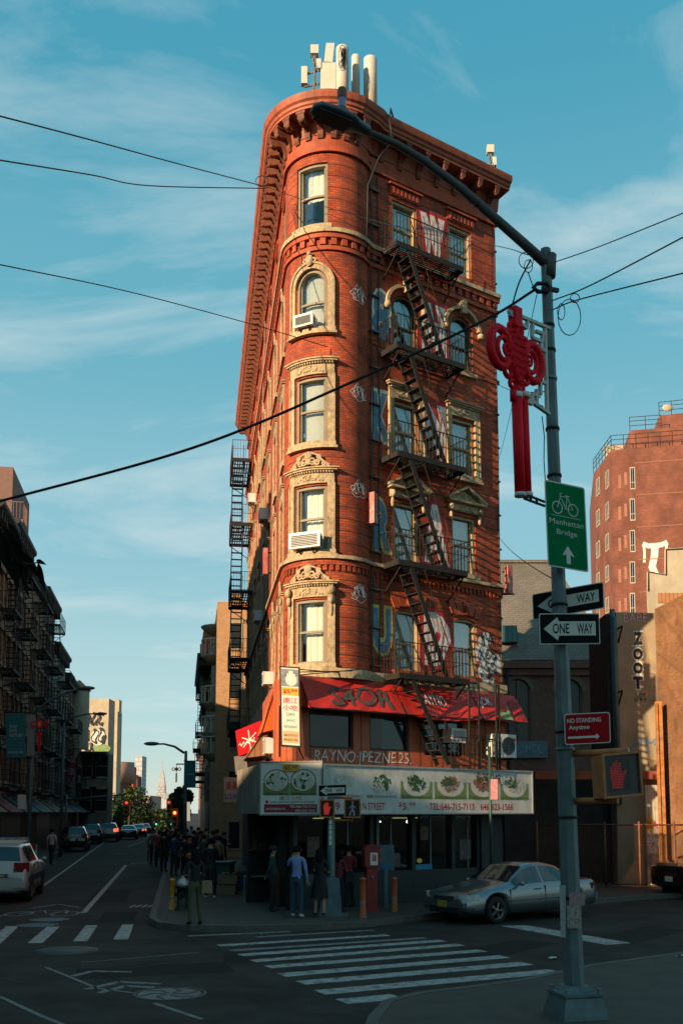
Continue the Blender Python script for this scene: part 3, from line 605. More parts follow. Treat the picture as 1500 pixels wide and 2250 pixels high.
m = MB(fL); m.tube([(9+.1*sin(z), .12+.05*sin(z*.5), z) for z in [5+k for k in range(18)]], .018, 4); tag(m.build('facade_cable', mat('pale_cable', (.3, .25, .2), .6)), 'long pale cable hanging down the receding left facade', 'cable')
# ---------------------------------------------------------------- fire escapes
def fire_escape(f, label, s0, s1, ow, levels, sa, sb, o_s, bal=.125, zend=None, mt=None, group=None, sw=.5, rail=True, base=0):
    mt = mt or m_iron; base_ = f((s0+s1)/2, 0, 0); R_ = thing('fire_escape', label, 'fire escape', (base_.x, base_.y, base), 0, group)
    for i, z in enumerate(levels):
        m = MB(f); n = 9
        for k in range(n): o = .06+(ow-.1)*k/(n-1); m.box(s0, s1, o-.024, o+.024, z, z+.018)
        for k in range(int((s1-s0)/.6)+1): x = s0+.02+k*.6; m.box(x, x+.03, .02, ow, z-.04, z-.002)
        m.box(s0, s1, ow-.02, ow+.012, z-.09, z+.07); 
        for x in (s0, s1): m.box(x-.015, x+.015, 0, ow-.021, z-.09, z+.07)
        PF = m.build('platform', mt, R_)
        m = MB(f); r = .017
        for zz_ in (z+.95, z+.52) if rail else (): m.tube([(s0, .0, zz_), (s0, ow, zz_), (s1, ow, zz_), (s1, 0, zz_)], r if zz_ > z+.9 else r*.7, 4)
        k = s0; n = int((s1-s0)/bal)
        for k in range(n+1): x = s0+(s1-s0)*k/n; m.tube([(x, ow, z), (x, ow, z+.95)], .012 if k % 6 else .017, 4, caps=False)
        n = int(ow/bal)
        for k in range(1, n): o = ow*k/n; m.tube([(s0, o, z), (s0, o, z+.95)], .012, 4, caps=False); m.tube([(s1, o, z), (s1, o, z+.95)], .012, 4, caps=False)
        m.build('railing', mt, R_)
        for x in (s0+.12, s1-.12): m = MB(f); m.bar((x, ow-.03, z-.1), (x, .02, z-.75), .035); m.bar((x, 0, z-.06), (x, ow, z-.06), .03); m.build('bracket', mt, R_)
        zl = levels[i+1] if i+1 < len(levels) else zend
        if zl is None: continue
        m = MB(f); A = Vector((sa, 0, z)); B = Vector((sb, 0, zl))
        for o in (o_s, o_s+sw): m.bar(A+Vector((0, o, 0)), B+Vector((0, o, 0)), .035, .14)
        n = 12
        for k in range(1, n): p = A.lerp(B, k/n); m.box(p.x-.1, p.x+.1, o_s, o_s+sw, p.z-.012, p.z+.012)
        for o in (o_s, o_s+sw): m.tube([A+Vector((.12, o, .85)), B+Vector((.12, o, .85))], .014, 4); 
        for k in (2, 6, 10): p = A.lerp(B, k/n); m.tube([(p.x, o_s+sw, p.z), (p.x+.1, o_s+sw, p.z+.85)], .01, 4)
        m.build('stair', mt, R_)
    return R_
fire_escape(fR, 'black iron fire escape zigzagging down the narrow facade in front of the graffiti', .42, 3.0, .82, [19.2, 16.1, 12.88, 9.72, 6.5], .85, 2.2, .3, zend=4.05, mt=m_ironb)
fire_escape(fL, 'black fire escape projecting from the far end of the receding left facade', 17.6, 21.4, 1.0, [19.2, 16.1, 12.88, 9.72, 6.5], 17.9, 20.7, .45)
# patches, tar seams and litter on the road
rg = random.Random(31); m_patch = mat('asphalt_patch', (.020, .017, .014), .9, var=.3, vs=3, bump=.7, spec=.2); m_tar = mat('tar_seam', (.012, .011, .010), .6, var=.2)
pa = MB()
for x, y, w_, d_, a_ in ((-3.2, 17.6, 2.6, 1.2, .3), (-7.5, 33, 1.2, 5, .16), (3.2, 20.3, 3, 1.0, .9), (-1.5, 19.2, 1.4, 1.4, .1), (6.6, 22.6, 3.4, 1.1, .9), (-9.5, 21, 1.8, 2.2, .1), (-5.8, 26.5, .9, 2.5, .16)):
    c, s_ = cos(a_), sin(a_); pa.face([(x+u*w_/2*c-v*d_/2*s_, y+u*w_/2*s_+v*d_/2*c, .002) for u, v in ((-1, -1), (1, -1), (1, 1), (-1, 1))])
tag(pa.build('asphalt_patches', m_patch), 'darker repair patches laid into the road surface', 'road patch', kind='structure')
ck = MB()
for k in range(16):
    x, y = rg.uniform(-9, 8), rg.uniform(13.5, 34); a_ = rg.uniform(-.5, .9); pts = [(x, y)]
    for j in range(rg.randint(5, 14)): a_ += rg.uniform(-.45, .45); x += .28*cos(a_); y += .28*sin(a_); pts.append((x, y))
    fk = MB(lambda u, o, v: Vector((u, v, .0062+o))); fk.stroke(pts, .028, 0); ck.v += fk.v if 0 else []
    b0 = len(ck.v); ck.v += fk.v; ck.q += [[i+b0 for i in q] for q in fk.q]; ck.uv += fk.uv; ck.mi += fk.mi; ck.sm += fk.sm
tag(ck.build('tar_cracks', m_tar), 'thin dark cracks wandering across the asphalt', 'road crack', kind='structure')
jt = MB()
for k in range(16):
    A = Vector((-4.2+k*.25, 24+k*1.3)); 
for i in range(9): jt.face([(-4.3+i*1.5, 24.4, KH+.003), (-4.28+i*1.5, 24.4, KH+.003), (-4.28+i*1.5-1.2, 33, KH+.003), (-4.3+i*1.5-1.2, 33, KH+.003)])
for i in range(6): jt.face([(-4.6-i*.2, 24.9+i*1.5, KH+.003), (3, 24.9+i*1.5+.2, KH+.003), (3, 24.92+i*1.5+.2, KH+.003), (-4.6-i*.2, 24.92+i*1.5, KH+.003)])
tag(jt.build('pavement_joints', m_tar), 'fine dark joints between the paving flags', 'pavement joint', kind='structure')
lt = [(1487, 2103, 'scrap of white paper litter on the right pavement', .14), (1205, 2109, 'tiny scrap of litter on the road by the crosswalk end', 0), (573, 2056, 'crumpled yellow scrap at the kerb of the corner pavement', 0)]
for px, py, lb, z_ in lt:
    x, y = gnd(px, py, z_); m = MB(); m.grid([[(x+.05*i+rg.uniform(-.01, .01), y+.05*j, z_+.01+rg.uniform(0, .04)) for i in range(4)] for j in range(3)]); tag(m.build('litter', m_signw if 'yellow' not in lb else m_ybol), lb, 'litter')
# ================================================================ SIGNS, AWNINGS, EQUIPMENT ON THE WEDGE BUILDING
m_yel2 = mat('sign_yellow', (.55, .33, .03), .5, var=.05); m_redtx = mat('sign_red_ink', (.36, .02, .03), .5, var=.05); m_grtx = mat('sign_green_ink', (.02, .2, .07), .5, var=.05)
m_tan2 = mat('sign_tan', (.50, .36, .16), .5, var=.1); m_mar = mat('sign_maroon', (.25, .012, .025), .5, var=.08); m_dgr = mat('ink_dark_grey', (.05, .05, .045), .6)
m_alu = mat('aluminium_trim', (.30, .30, .28), .4, .5, var=.2); m_greenp = mat('print_green', (.14, .20, .06), .5, var=.3, vs=4); m_leaf1 = mat('print_dark_green', (.035, .09, .025), .6, var=.4, vs=20)
m_food = mat('print_cream', (.50, .44, .33), .6, var=.3, vs=25); m_food2 = mat('print_brown', (.27, .13, .05), .6, var=.4, vs=25); m_bowl = mat('print_bowl', (.28, .09, .05), .5, var=.1); m_sgrey = mat('sign_weathered_white', (.50, .48, .43), .6, var=.25, vs=2, stain=((.2, .2, .18), 3, .6))
def blobs(m, c, z, rx, rz, n, sz, o, rng):
    for i in range(n):
        a = rng.random()*2*pi; q = rng.random()**.5; x = c+rx*q*cos(a); y = z+rz*q*sin(a); s_ = sz*(.6+.7*rng.random()); k = 6; ph = rng.random()*6
        m.face([(x+s_*cos(ph+2*pi*j/k)*(.7+.5*rng.random()), o+i*.0001, y+s_*sin(ph+2*pi*j/k)*(.7+.5*rng.random())) for j in range(k)])
def disc(m, c, z, rx, rz, o, n=28): m.face([(c+rx*cos(2*pi*k/n), o, z+rz*sin(2*pi*k/n)) for k in range(n)])
def lay(f, parent, name, mt, fn):
    m = MB(f); fn(m); k = m.marks
    if name == 'lettering' and len(k) > 1 and k[0][1] == 0:      # one object per line of writing
        k = k+[(len(m.v), len(m.q), len(m.uv))]
        for (a, b, c), (d, e, g_) in zip(k, k[1:]):
            n = MB(f); n.v = m.v[a:d]; n.q = [[i-a for i in q] for q in m.q[b:e]]; n.uv = m.uv[c:g_]; n.mi = m.mi[b:e]; n.sm = m.sm[b:e]; o = n.build(name, mt, parent)
        return o
    return m.build(name, mt, parent)
# ---- canopy sign box
OS = (-.5, 26.0); uS = Vector((6.26, 4.7)).normalized(); fS = wallf(OS, uS); WS = 7.83
def pS(px, py): return onw(px, py, OS, (uS.x, uS.y))
SB = thing('shop_signboard', 'long grey white restaurant signboard with food pictures above the shopfront', 'signboard', (2.5, 28.2, 2.7))
zt = 3.93; zb = 2.68
PLf = [(-.5, 26.0), (-2.09, 26.3), (-3.14, 30.7)]
m = MB(); m.prism([(-.5, 26.03), (5.76, 30.73), tuple(fR2(LR+.1, -.05, 0)[:2]), tuple(fR2(S0, -.05, 0)[:2]), (-1.85, 27.75), tuple(fL2(3.2, -.05, 0)[:2]), (-3.10, 30.7), (-2.05, 26.33)], zb+.02, zt-.01, 2); m.build('canopy_box', mat('sooty_canopy', (.06, .055, .045), .7, var=.4), SB)
m = MB(fS); m.box(0, WS, .03, .06, zb, zt); m.build('sign_face', m_sgrey, SB)
m = MB(fS); m.box(-.02, WS+.03, .0, .09, zt-.02, zt+.03); m.box(-.02, WS+.03, .0, .09, zb-.03, zb+.01); m.box(-.03, .02, .0, .092, zb-.03, zt+.03); m.box(WS, WS+.04, 0, .092, zb-.03, zt+.03); m.build('sign_trim', m_alu, SB)
rng = random.Random(3)
pan = [(722, 790, 'CHICKEN', 0, 'f'), (800, 870, 'CHICKEN LEG W. RICE', 0, 'g'), (877, 946, 'STRING BEAN W. RICE', 1, 'l'), (951, 1021, 'TERIYAKI CHICKEN', 1, 't'), (1025, 1091, 'BEEF W. NOODLE', 1, 'b'), (1095, 1157, 'WATER SPINACH W. RICE', 1, 'w')]
o1 = .0615
for (a, b, tx, gr, kd), cj in zip(pan, ('炸雞', '雞腿飯', '四季豆飯', '照燒雞', '牛腩飯', '空心菜飯')):
    s0_ = pS(a, 1740)[0]; s1_ = pS(b, 1740)[0]; w_ = s1_-s0_; c = (s0_+s1_)/2; z0_ = 3.07; z1_ = 3.84
    if gr: lay(fS, SB, 'food_picture', m_greenp, lambda m: m.face([(s0_, o1, z0_), (s1_, o1, z0_), (s1_, o1, z0_+.5), (c, o1, z0_+.30), (s0_, o1, z0_+.5)]))
    pt_ = lay(fS, SB, 'food_picture', m_sgrey, lambda m: disc(m, c, z0_+.40, w_*.42, .33, o1+.001))
    A, B = {'f': (m_food, m_sgrey), 'g': (m_leaf1, m_food), 'l': (m_leaf1, m_leaf1), 't': (m_food2, m_leaf1), 'b': (m_bowl, m_food2), 'w': (m_food, m_leaf1)}[kd]
    lay(fS, pt_, 'food', A, lambda m: blobs(m, c+(.0 if kd != 'w' else .05), z0_+.42, w_*.27, .21, 60, .045, o1+.002, rng))
    lay(fS, pt_, 'food', B, lambda m: blobs(m, c-w_*.12, z0_+(.5 if kd != 'g' else .3), w_*.2, .14, 28, .04, o1+.012, rng))
    lay(fS, SB, 'lettering', m_dgr, lambda m: m.text(cj+' '+tx, c, z0_+.06, .085, w_*.95, o1+.022))
tz = 2.86
def wr(px0, px1, tx, h, mt=m_redtx, z=tz, off=.02, o=o1): a = pS(px0, 1775)[0]; b = pS(px1, 1775)[0]; lay(fS, SB, 'lettering', mt, lambda m: m.text(tx, (a+b)/2, z, h, b-a, o, off=off))
wr(722, 772, '69 DI', .2); wr(765, 790, 'VISI', .2); wr(793, 842, 'N STREET', .2); wr(872, 880, '$', .14, z=tz+.05); wr(881, 894, '5.', .2); wr(895, 909, '99', .11, z=tz+.06); wr(940, 1038, 'TEL:646-715-7113', .2); wr(1052, 1123, '646-623-1566', .2)
a = pS(1041, 1708); b = pS(1094, 1708); lay(fS, SB, 'graffiti', m_blob, lambda m: m.text('BI POUAR', (a[0]+b[0])/2, a[1], .26, b[0]-a[0], o1+.055, rot=-.05, off=.015, wob=.04))
# front corner panel
fF, wF, hF = quadf((-2.09, 26.3, 2.66), (-.5, 26.0, 2.66), (-2.09, 26.3, 3.99))
FP = thing('shop_signboard', 'white corner signboard with two bowls of soup and a phone number', 'signboard', (-1.3, 26.15, 2.7))
m = MB(fF); m.box(0, wF, .03, .09, 0, hF); m.build('sign_face', m_signw, FP)
m = MB(fF); [m.box(*q) for q in ((-.03, wF+.03, .02, .11, hF, hF+.04), (-.03, wF+.03, .02, .11, -.04, 0), (-.03, 0, .02, .108, 0, hF), (wF, wF+.03, .02, .108, 0, hF))]; m.build('sign_trim', m_alu, FP)
o2 = .092
for c in (.42, 1.14):
    lay(fF, FP, 'food_picture', m_greenp, lambda m: m.face([(c-.36, o2, .48), (c+.35, o2, .48), (c+.35, o2, .8), (c-.36, o2, .8)]))
    p_ = lay(fF, FP, 'food_picture', m_bowl, lambda m: disc(m, c, .86, .34, .3, o2+.002)); lay(fF, p_, 'food', m_signw, lambda m: disc(m, c, .86, .31, .27, o2+.004))
    lay(fF, p_, 'food', m_leaf1, lambda m: blobs(m, c, .86, .25, .2, 50, .035, o2+.006, rng)); lay(fF, p_, 'food', m_food, lambda m: blobs(m, c, .84, .23, .19, 11 if c > 1 else 16, .075, o2+.016, rng))
    lay(fF, FP, 'lettering', m_dgr, lambda m: m.text('魚鴨湯 DUCK NOODLE SOUP' if c < 1 else '魚丸湯 FISH BALL SOUP', c, .52, .07, .6, o2+.02, off=.012))
lay(fF, FP, 'price_tag', m_yel2, lambda m: m.box(.6, 1.02, .09, .12, 1.1, 1.29)); lay(fF, FP, 'lettering', m_redtx, lambda m: (m.text('$5.', .74, 1.19, .13, .2, .122, off=.02), m.text('99', .92, 1.22, .08, .13, .122, off=.02)))
lay(fF, FP, 'lettering', m_mar, lambda m: m.text('連江小吃', .8, .405, .1, .62, o2+.001)); lay(fF, FP, 'lettering', mat('sign_teal_ink', (.0, .13, .12), .5), lambda m: m.text('LIAN JIANG RESTAURANT', .85, .3, .06, 1.2, o2+.001, off=.02)); lay(fF, FP, 'emblem', m_mar, lambda m: disc(m, .17, .31, .04, .045, o2+.001))
lay(fF, FP, 'number_band', m_mar, lambda m: m.box(.1, 1.5, .09, .094, .04, .25)); lay(fF, FP, 'lettering', m_signw, lambda m: (m.text('69 DIVISION ST.', .42, .13, .06, .52, .0965, off=.02), m.text('TEL:646-715-7113', 1.12, .19, .06, .68, .0965, off=.02), m.text('646-623-1566', 1.19, .09, .06, .53, .0965, off=.02)))
# left side boards
fSd = wallf((-2.09, 26.3), (-1.05, 4.4), (-4.4, -1.05)); m = MB(fSd); m.box(.04, 4.5, .0, .05, 2.66, 3.97)
o = m.build('shop_signboard', mat('bleached_sign_boards', (.26, .22, .17), .75, var=.4, vs=2, wave=.5, stain=((.09, .07, .05), 3, .7))); tag(o, 'bleached blank boards wrapping the left side of the canopy', 'signboard')
# vertical sign
fVs, wV, hV = quadf(at(617, 1640, 25.9), at(662, 1643, 25.9), at(614, 1463, 25.9)); VS = thing('hanging_sign', 'tall white vertical restaurant sign hanging from the corner of the brick tower', 'hanging sign', tuple(at(640, 1642, 26)))
m = MB(fVs); m.box(0, wV, -.14, 0, 0, hV); m.build('sign_box', m_black, VS); lay(fVs, VS, 'sign_face', m_signw, lambda m: m.box(.04, wV-.04, 0, .01, .05, hV-.04))
lay(fVs, VS, 'photo_print', mat('print_grey', (.2, .2, .2), .6, var=.5, vs=12), lambda m: m.box(.045, wV-.045, .01, .013, hV*.75, hV*.965)); lay(fVs, VS, 'photo_print', m_signw, lambda m: (disc(m, wV*.56, hV*.83, .15, .15, .0145), m.box(wV*.35, wV*.76, .0135, .0155, hV*.88, hV*.91), m.box(wV*.45, wV*.66, .0135, .0158, hV*.9, hV*.945)))
lay(fVs, VS, 'price_tag', m_yel2, lambda m: m.box(.045, wV-.045, .01, .014, hV*.64, hV*.735)); lay(fVs, VS, 'lettering', m_redtx, lambda m: (m.text('$5.', wV*.36, hV*.685, .12, .22, .0165, off=.03), m.text('99', wV*.7, hV*.70, .08, .17, .0165, off=.03)))
m_brt = mat('bright_red_ink', (.5, .03, .02), .5); lay(fVs, VS, 'lettering', m_brt, lambda m: (m.text('連江', wV*.5, hV*.575, .15, .40, .012, off=.012), m.text('小吃', wV*.5, hV*.485, .15, .40, .012, off=.012)))
lay(fVs, VS, 'lettering', m_grtx, lambda m: (m.text('LIAN', wV*.5, hV*.405, .085, .2, .012, off=.01), m.text('JIANG', wV*.5, hV*.325, .085, .22, .012, off=.01), m.text('RESTAURANT', wV*.5, hV*.25, .07, .35, .012, off=.01)))
lay(fVs, VS, 'number_band', m_tan2, lambda m: m.box(.06, wV-.06, .01, .014, hV*.05, hV*.195)); lay(fVs, VS, 'lettering', m_mar, lambda m: (m.text('646-715-7113', wV*.5, hV*.145, .06, .36, .0165, off=.02), m.text('646-623-1566', wV*.5, hV*.09, .06, .36, .0165, off=.02)))
m = MB(); p = fVs(wV, -.07, hV-.06); [MB().tube([fVs(wV-.02, -.07, z), Vector((.0+k*.3, 27.15, 6.5+.05*k))], .018, 4).build('stay_bracket', m_black, VS) for k, z in enumerate((hV-.05, hV-.12, hV-.2))]; m = MB(); m.tube([fVs(wV-.1, -.1, .05), Vector((-1.0, 26.5, 4.1))], .02, 4); m.build('stay_bracket', m_black, VS)
# awnings
def awning(f, a, b, label, mt, zt_=6.3, zb_=5.42, ow=.6, sag=0, nm='awning', gr=None, cat='awning'):
    T_ = thing(nm, label, cat, tuple(f((a+b)/2, 0, zb_)), 0, gr); m = MB(f); n = max(3, int((b-a)/.25)); rows = []
    for j in range(5):
        k = j/4; rows.append([(a+(b-a)*i/n, .04+(ow-.04)*k+.02*sin(i*1.7+j), zt_+(zb_+.02-zt_)*k-sag*sin(pi*i/n)*k+.012*sin(i*2.3+j*2)) for i in range(n+1)])
    m.grid(rows); m.grid([[(x, o-.012, z-.012) for x, o, z in r] for r in rows]); m.build('fabric', mt, T_)
    m = MB(f)
    for x in (a, b): m.tube([(x, .0, zt_), (x, ow, zb_), (x, 0, zb_+.05)], .018, 4)
    m.tube([(a, ow-.01, zb_), (b, ow-.01, zb_)], .02, 4); m.build('awning_frame', m_iron, T_)
    for x in (a, b): m = MB(f); m.face([(x, .04, zt_), (x, ow, zb_), (x, .02, zb_+.1)]); m.build('end_panel', mt, T_)
    kx = quadf(f(a, ow, zb_), f(b, ow, zb_), f(a, .04, zt_)); return T_, kx[0], kx[1], kx[2]
e1 = pR2(880, 1530)[0]-.3; e2 = pR2(1045, 1530)[0]-.3
AW, fA, wA, hA = awning(fR2, S0+.05, e1, 'red awning with big grey spray painted letters beside the vertical sign', m_redA)
lay(fA, AW, 'graffiti', m_gspray, lambda m: m.text('S4OR', wA*.58, hA*.46, .66, 2.1, .035, off=.012, wob=.06, shear=.15))
AW2, fA2, wA2, hA2 = awning(fR2, e1+.05, e2, 'middle red awning torn and folded behind the fire escape ladder', m_redA, sag=.12)
lay(fA2, AW2, 'graffiti', m_wspray, lambda m: m.text('RAYNO.', wA2*.42, hA2*.55, .4, 1.0, .04, rot=-.1, wob=.05))
AW3, fA3, wA3, hA3 = awning(fR2, e2+.05, LR+.35, 'right hand red awning sprayed with green and black paint', m_redA)
lay(fA3, AW3, 'graffiti', m_wspray, lambda m: m.text('JOK', wA3*.2, hA3*.6, .4, .5, .04, wob=.06)); lay(fA3, AW3, 'graffiti', m_grspray, lambda m: (m.face([(wA3*.42, .04, hA3*.05), (wA3*.66, .04, hA3*.03), (wA3*.66, .04, hA3*.62), (wA3*.58, .04, hA3*.3), (wA3*.4, .04, hA3*.34)]),)); lay(fA3, AW3, 'graffiti', m_blob, lambda m: [m.text(t_, wA3*.84, hA3*q, .17, .5, .042, wob=.1) for t_, q in (('ARXAE', .7), ('EONVE', .5), ('SUXSE', .3), ('XVOUE', .12))])
awning(fL2, .0, 1.7, 'orange torn awning on the left side of the tower base', m_orangeA, 6.25, 4.9, .42)
awning(fL2, 1.9, 4.2, 'brown striped canopy on the left wall behind the red snowflake sign', mat('brown_striped_canvas', (.30, .13, .05), .7, wave=.16), 5.4, 4.3, .75)
lay(fR2, BL, 'graffiti', m_wspray, lambda m: m.text('RAYNO·JPEZNE.25.', (pR2(690, 1655)[0]+pR2(902, 1655)[0])/2, 4.18, .4, pR2(902, 1655)[0]-pR2(690, 1655)[0], .012, wob=.035, shear=.1, off=-.008))
# snowflake sign
fN, wN, hN = quadf(at(524, 1662, 30.6), at(580, 1640, 30.2), at(517, 1606, 30.6)); SN = thing('hanging_sign', 'tilted crimson sign with a white snowflake on the left wall', 'hanging sign', tuple(fN(wN/2, 0, 0)))
m = MB(fN); m.box(0, wN, -.3, 0, 0, hN); m.build('sign_box', m_signr, SN); [MB(fN).bar((wN-.05, -.15, z_*hN), (wN+.7, -.15, z_*hN), .05).build('sign_arm', m_iron, SN) for z_ in (.15, .85)]; lay(fN, SN, 'emblem', m_signw, lambda m: ([m.stroke([(wN*.5, hN*.45), (wN*.5+.3*cos(a*pi/3+pi/6), hN*.45+.3*sin(a*pi/3+pi/6))], .03, .01+a*.001) for a in range(6)], m.stroke([(.08+i*.045, hN*.4+.06*sin(i*2.1)) for i in range(14)], .035, .02)))
for q, lb in ((0, 'pale torn box sign hanging below the red snowflake sign'),):
    fX, wX, hX = quadf(at(518, 1702, 31), at(545, 1700, 31), at(514, 1662, 31)); m = MB(fX); m.box(0, wX, -.25, 0, 0, hX); m.bar((wX-.02, -.12, hX*.7), (wX+1.0, -.12, hX*.7), .05); tag(m.build('torn_sign', mat('dirty_grey_metal', (.14, .13, .11), .6, var=.4)), lb, 'hanging sign')
fM, wM, hM = quadf(at(492, 1762, 34), at(524, 1762, 34), at(492, 1708, 34)); MS = thing('shop_signboard', 'small cream shop sign with red characters and a blue number', 'signboard', tuple(fM(wM/2, 0, 0)))
m = MB(fM); m.box(0, wM, -.1, 0, 0, hM); m.build('sign_face', mat('cream_sign', (.3, .28, .22), .6), MS); [MB(fM).bar((wM-.05, -.05, z_*hM), (wM+1.2, -.05, z_*hM), .04).build('sign_arm', m_iron, MS) for z_ in (.1, .9)]; lay(fM, MS, 'lettering', m_mar, lambda m: m.text('美美', wM*.55, hM*.66, .3, .42, .01)); lay(fM, MS, 'lettering', mat('sign_blue_ink', (.02, .08, .25), .5), lambda m: m.text('212-96', wM*.5, hM*.22, .2, wM*.9, .01, off=.02))
# air conditioners
def ac(f, c, z, w, h, dp, label, nm='air_conditioner'):
    R_ = thing(nm, label, 'air conditioner', tuple(f(c, 0, z))); m = MB(f); m.box(c-w/2, c+w/2, -.2, dp, z, z+h); m.box(c-w/2-.01, c+w/2+.01, dp, dp+.015, z-.01, z+h+.01); m.build('casing', m_white, R_)
    m = MB(f); [m.box(c-w/2+.05, c+w/2-.05, dp+.016, dp+.022, z+.05+k*(h-.1)/7, z+.05+k*(h-.1)/7+.02) for k in range(7)]; [m.box(c+w/2+.001, c+w/2+.006, .03+k*.06, .06+k*.06, z+.06, z+h-.08) for k in range(int(dp/.06)-1)]; m.build('vent_slats', m_grille, R_)
    for q in (-w/4, w/4): m = MB(f); m.bar((c+q, dp*.8, z-.02), (c+q, .02, z-.2), .03); m.build('support_bracket', m_iron, R_)
ac(fT, -.1, SILL[1]+.02, .5, .34, .28, 'small white air conditioner in the arched tower window'); ac(fT, -.02, SILL[3]+.02, .72, .42, .38, 'largest tower air conditioner jutting from the window below the scrolled pediment')
for k, (b_, i, lb) in enumerate(((3, 3, 'white air conditioner in a fourth floor window of the receding left facade'), (2, 2, 'white air conditioner high on the receding left facade'), (1, 4, 'white air conditioner low on the left facade near the tower'), (5, 1, 'small white air conditioner far up the receding left facade'))): ac(fL, 1.0+b_*2.9, SILL[i]+.02, .6, .4, .35, lb)
ac(fL2, .7, 4.35, .6, .45, .3, 'white air conditioner beside the vertical sign on the tower base')
s_, z_ = pR2(998, 1618); ac(fR2, s_-.1, z_-.2, .55, .4, .3, 'white air conditioner in the boarded front behind the ladder')
c_ = pR2(1100, 1640); CD = thing('condenser_unit', 'large white fan condenser on brackets above the right end of the signboard', 'air conditioner', tuple(fR2(c_[0]-.2, .2, c_[1]-.4)))
cc = c_[0]-.3; m = MB(fR2); m.box(cc-.45, cc+.45, .15, .5, c_[1]-.37, c_[1]+.33); m.build('casing', m_white, CD); m = MB(fR2); m.lathe([(0, 0)], n=3); m = MB(fR2)
for r_ in (.26, .2, .14, .07): 
    k = 24; m.tube([(cc+.12+r_*cos(2*pi*j/k), .515, c_[1]-.02+r_*sin(2*pi*j/k)) for j in range(k)], .008, 4, closed=True)
m.build('fan_grille', m_black, CD); m = MB(fR2); m.face([(cc+.12+.27*cos(2*pi*j/24), .503, c_[1]-.02+.27*sin(2*pi*j/24)) for j in range(24)]); m.build('fan', m_grille, CD); m = MB(fR2); m.box(cc-.4, cc-.2, .5, .51, c_[1]-.3, c_[1]+.25); m.build('vent_slats', m_cream, CD); [MB(fR2).bar((cc+k, .5, c_[1]-.4), (cc+k, .0, c_[1]-.4), .05).build('support_bracket', m_iron, CD) for k in (-.35, .35)]; m = MB(fR2); m.box(cc+.3, cc+.42, .5, .506, c_[1]+.12, c_[1]+.22); m.build('label_plate', m_brt, CD)
# iron balcony rail and ladder over the canopy
m = MB(fR2); m.tube([(2.25, 0, 4.85), (2.25, .7, 4.85), (4.0, .7, 4.85), (4.0, 0, 4.85)], .02, 4); m.tube([(2.25, .7, 4.05), (4.0, .7, 4.05)], .02, 4); [m.tube([(2.25+k*.146, .7, 3.95), (2.25+k*.146, .7, 4.85)], .011, 4) for k in range(13)]
tag(m.build('iron_railing', m_ironb), 'low iron railing standing on the canopy below the ladder', 'railing')
def ladder(s_, w_, label):
    L_ = thing('iron_ladder', label, 'ladder', tuple(fR2(s_, .62, 3.95))); m = MB(fR2); [m.bar((x, .62, 3.95), (x, .62, 6.5), .045) for x in (s_, s_+w_)]; m.bar((s_, .62, 6.48), (s_+w_, .62, 6.48), .04); m.build('side_rail', m_ironb, L_); m = MB(fR2); [m.bar((s_, .62, 4.1+k*.28), (s_+w_, .62, 4.1+k*.28), .02) for k in range(9)]; m.build('rung', m_ironb, L_)
ladder(pR2(1022, 1600)[0]-.4, .38, 'upright iron ladder standing on the canopy nearest the railing'); ladder(pR2(1080, 1600)[0]-.4, .12, 'narrow upright iron ladder next to the condenser unit')
# graffiti on the facades
def gra(f, tx, c, z, h, w, mt, mo=None, off=.0, oo=.06, wob=.03, rot=0, o=.006, nm='graffiti'):
    if mo: lay(f, BL, nm, mo, lambda m: m.text(tx, c, z, h*1.14, w*1.22, o, off=off+oo, wob=wob, rot=rot))
    lay(f, BL, nm, mt, lambda m: m.text(tx, c, z, h, w, o+.006, off=off, wob=wob, rot=rot))
for tx, z, h in (('8', 17.3, 1.5), ('K', 14.2, 1.45), ('R', 10.95, 1.5), ('U', 7.85, 1.3)): gra(fR, tx, .46, z, h, .62, m_nspray, m_yspray if tx in 'RU' else m_pgrey, off=.05, oo=.07, wob=.015)
for i, (tx, z, h) in enumerate((('W', 20.4, 1.5), ('H', 17.3, 1.9), ('N', 14.1, 1.9), ('A', 10.95, 1.9), ('D', 7.75, 1.7))):
    gra(fR, tx, 2.47, z, h*.95, 1.0, m_wspray, m_rspray, off=.12, oo=.05, wob=.05, rot=-.06)
    lay(fR, BL, 'graffiti', m_rspray, lambda m: [m.stroke([(2.15+.17*j+.06*sin(q*1.9+j+i), z-h*.42+h*.84*q/6) for q in range(7)], .022, .02+.001*j) for j in range(5)])
gra(fR, 'WE PAINT', 2.62, 7.5, .14, .6, m_blob, wob=.08, o=.03); gra(fR, 'TO', 2.3, 7.35, .14, .2, m_blob, o=.03)
for k, z in enumerate((17.55, 14.6, 11.75, 8.75)): gra(fT, '8RK', 1.5, z+.02*k, .32+.03*(k % 2), .46, m_wspray, wob=.10+.02*k, o=.01, off=-.012, rot=.08*(k-1.5)); lay(fT, BL, 'graffiti', m_wspray, lambda m: (m.stroke([(1.5+(.30+.05*sin(a*2.3+k))*cos(a*.35+k), z+(.20+.04*cos(a*1.7+k))*sin(a*.35+k)) for a in range(17)], .02, .012), m.stroke([(1.35, z+.2), (1.42+.03*k, z+.32), (1.5, z+.18), (1.58, z+.3-.03*k)], .018, .013)))
rg = random.Random(5)
lay(fR, BL, 'graffiti', m_wspray, lambda m: blobs(m, 4.55, 7.4, .42, .75, 30, .2, .004, rg))
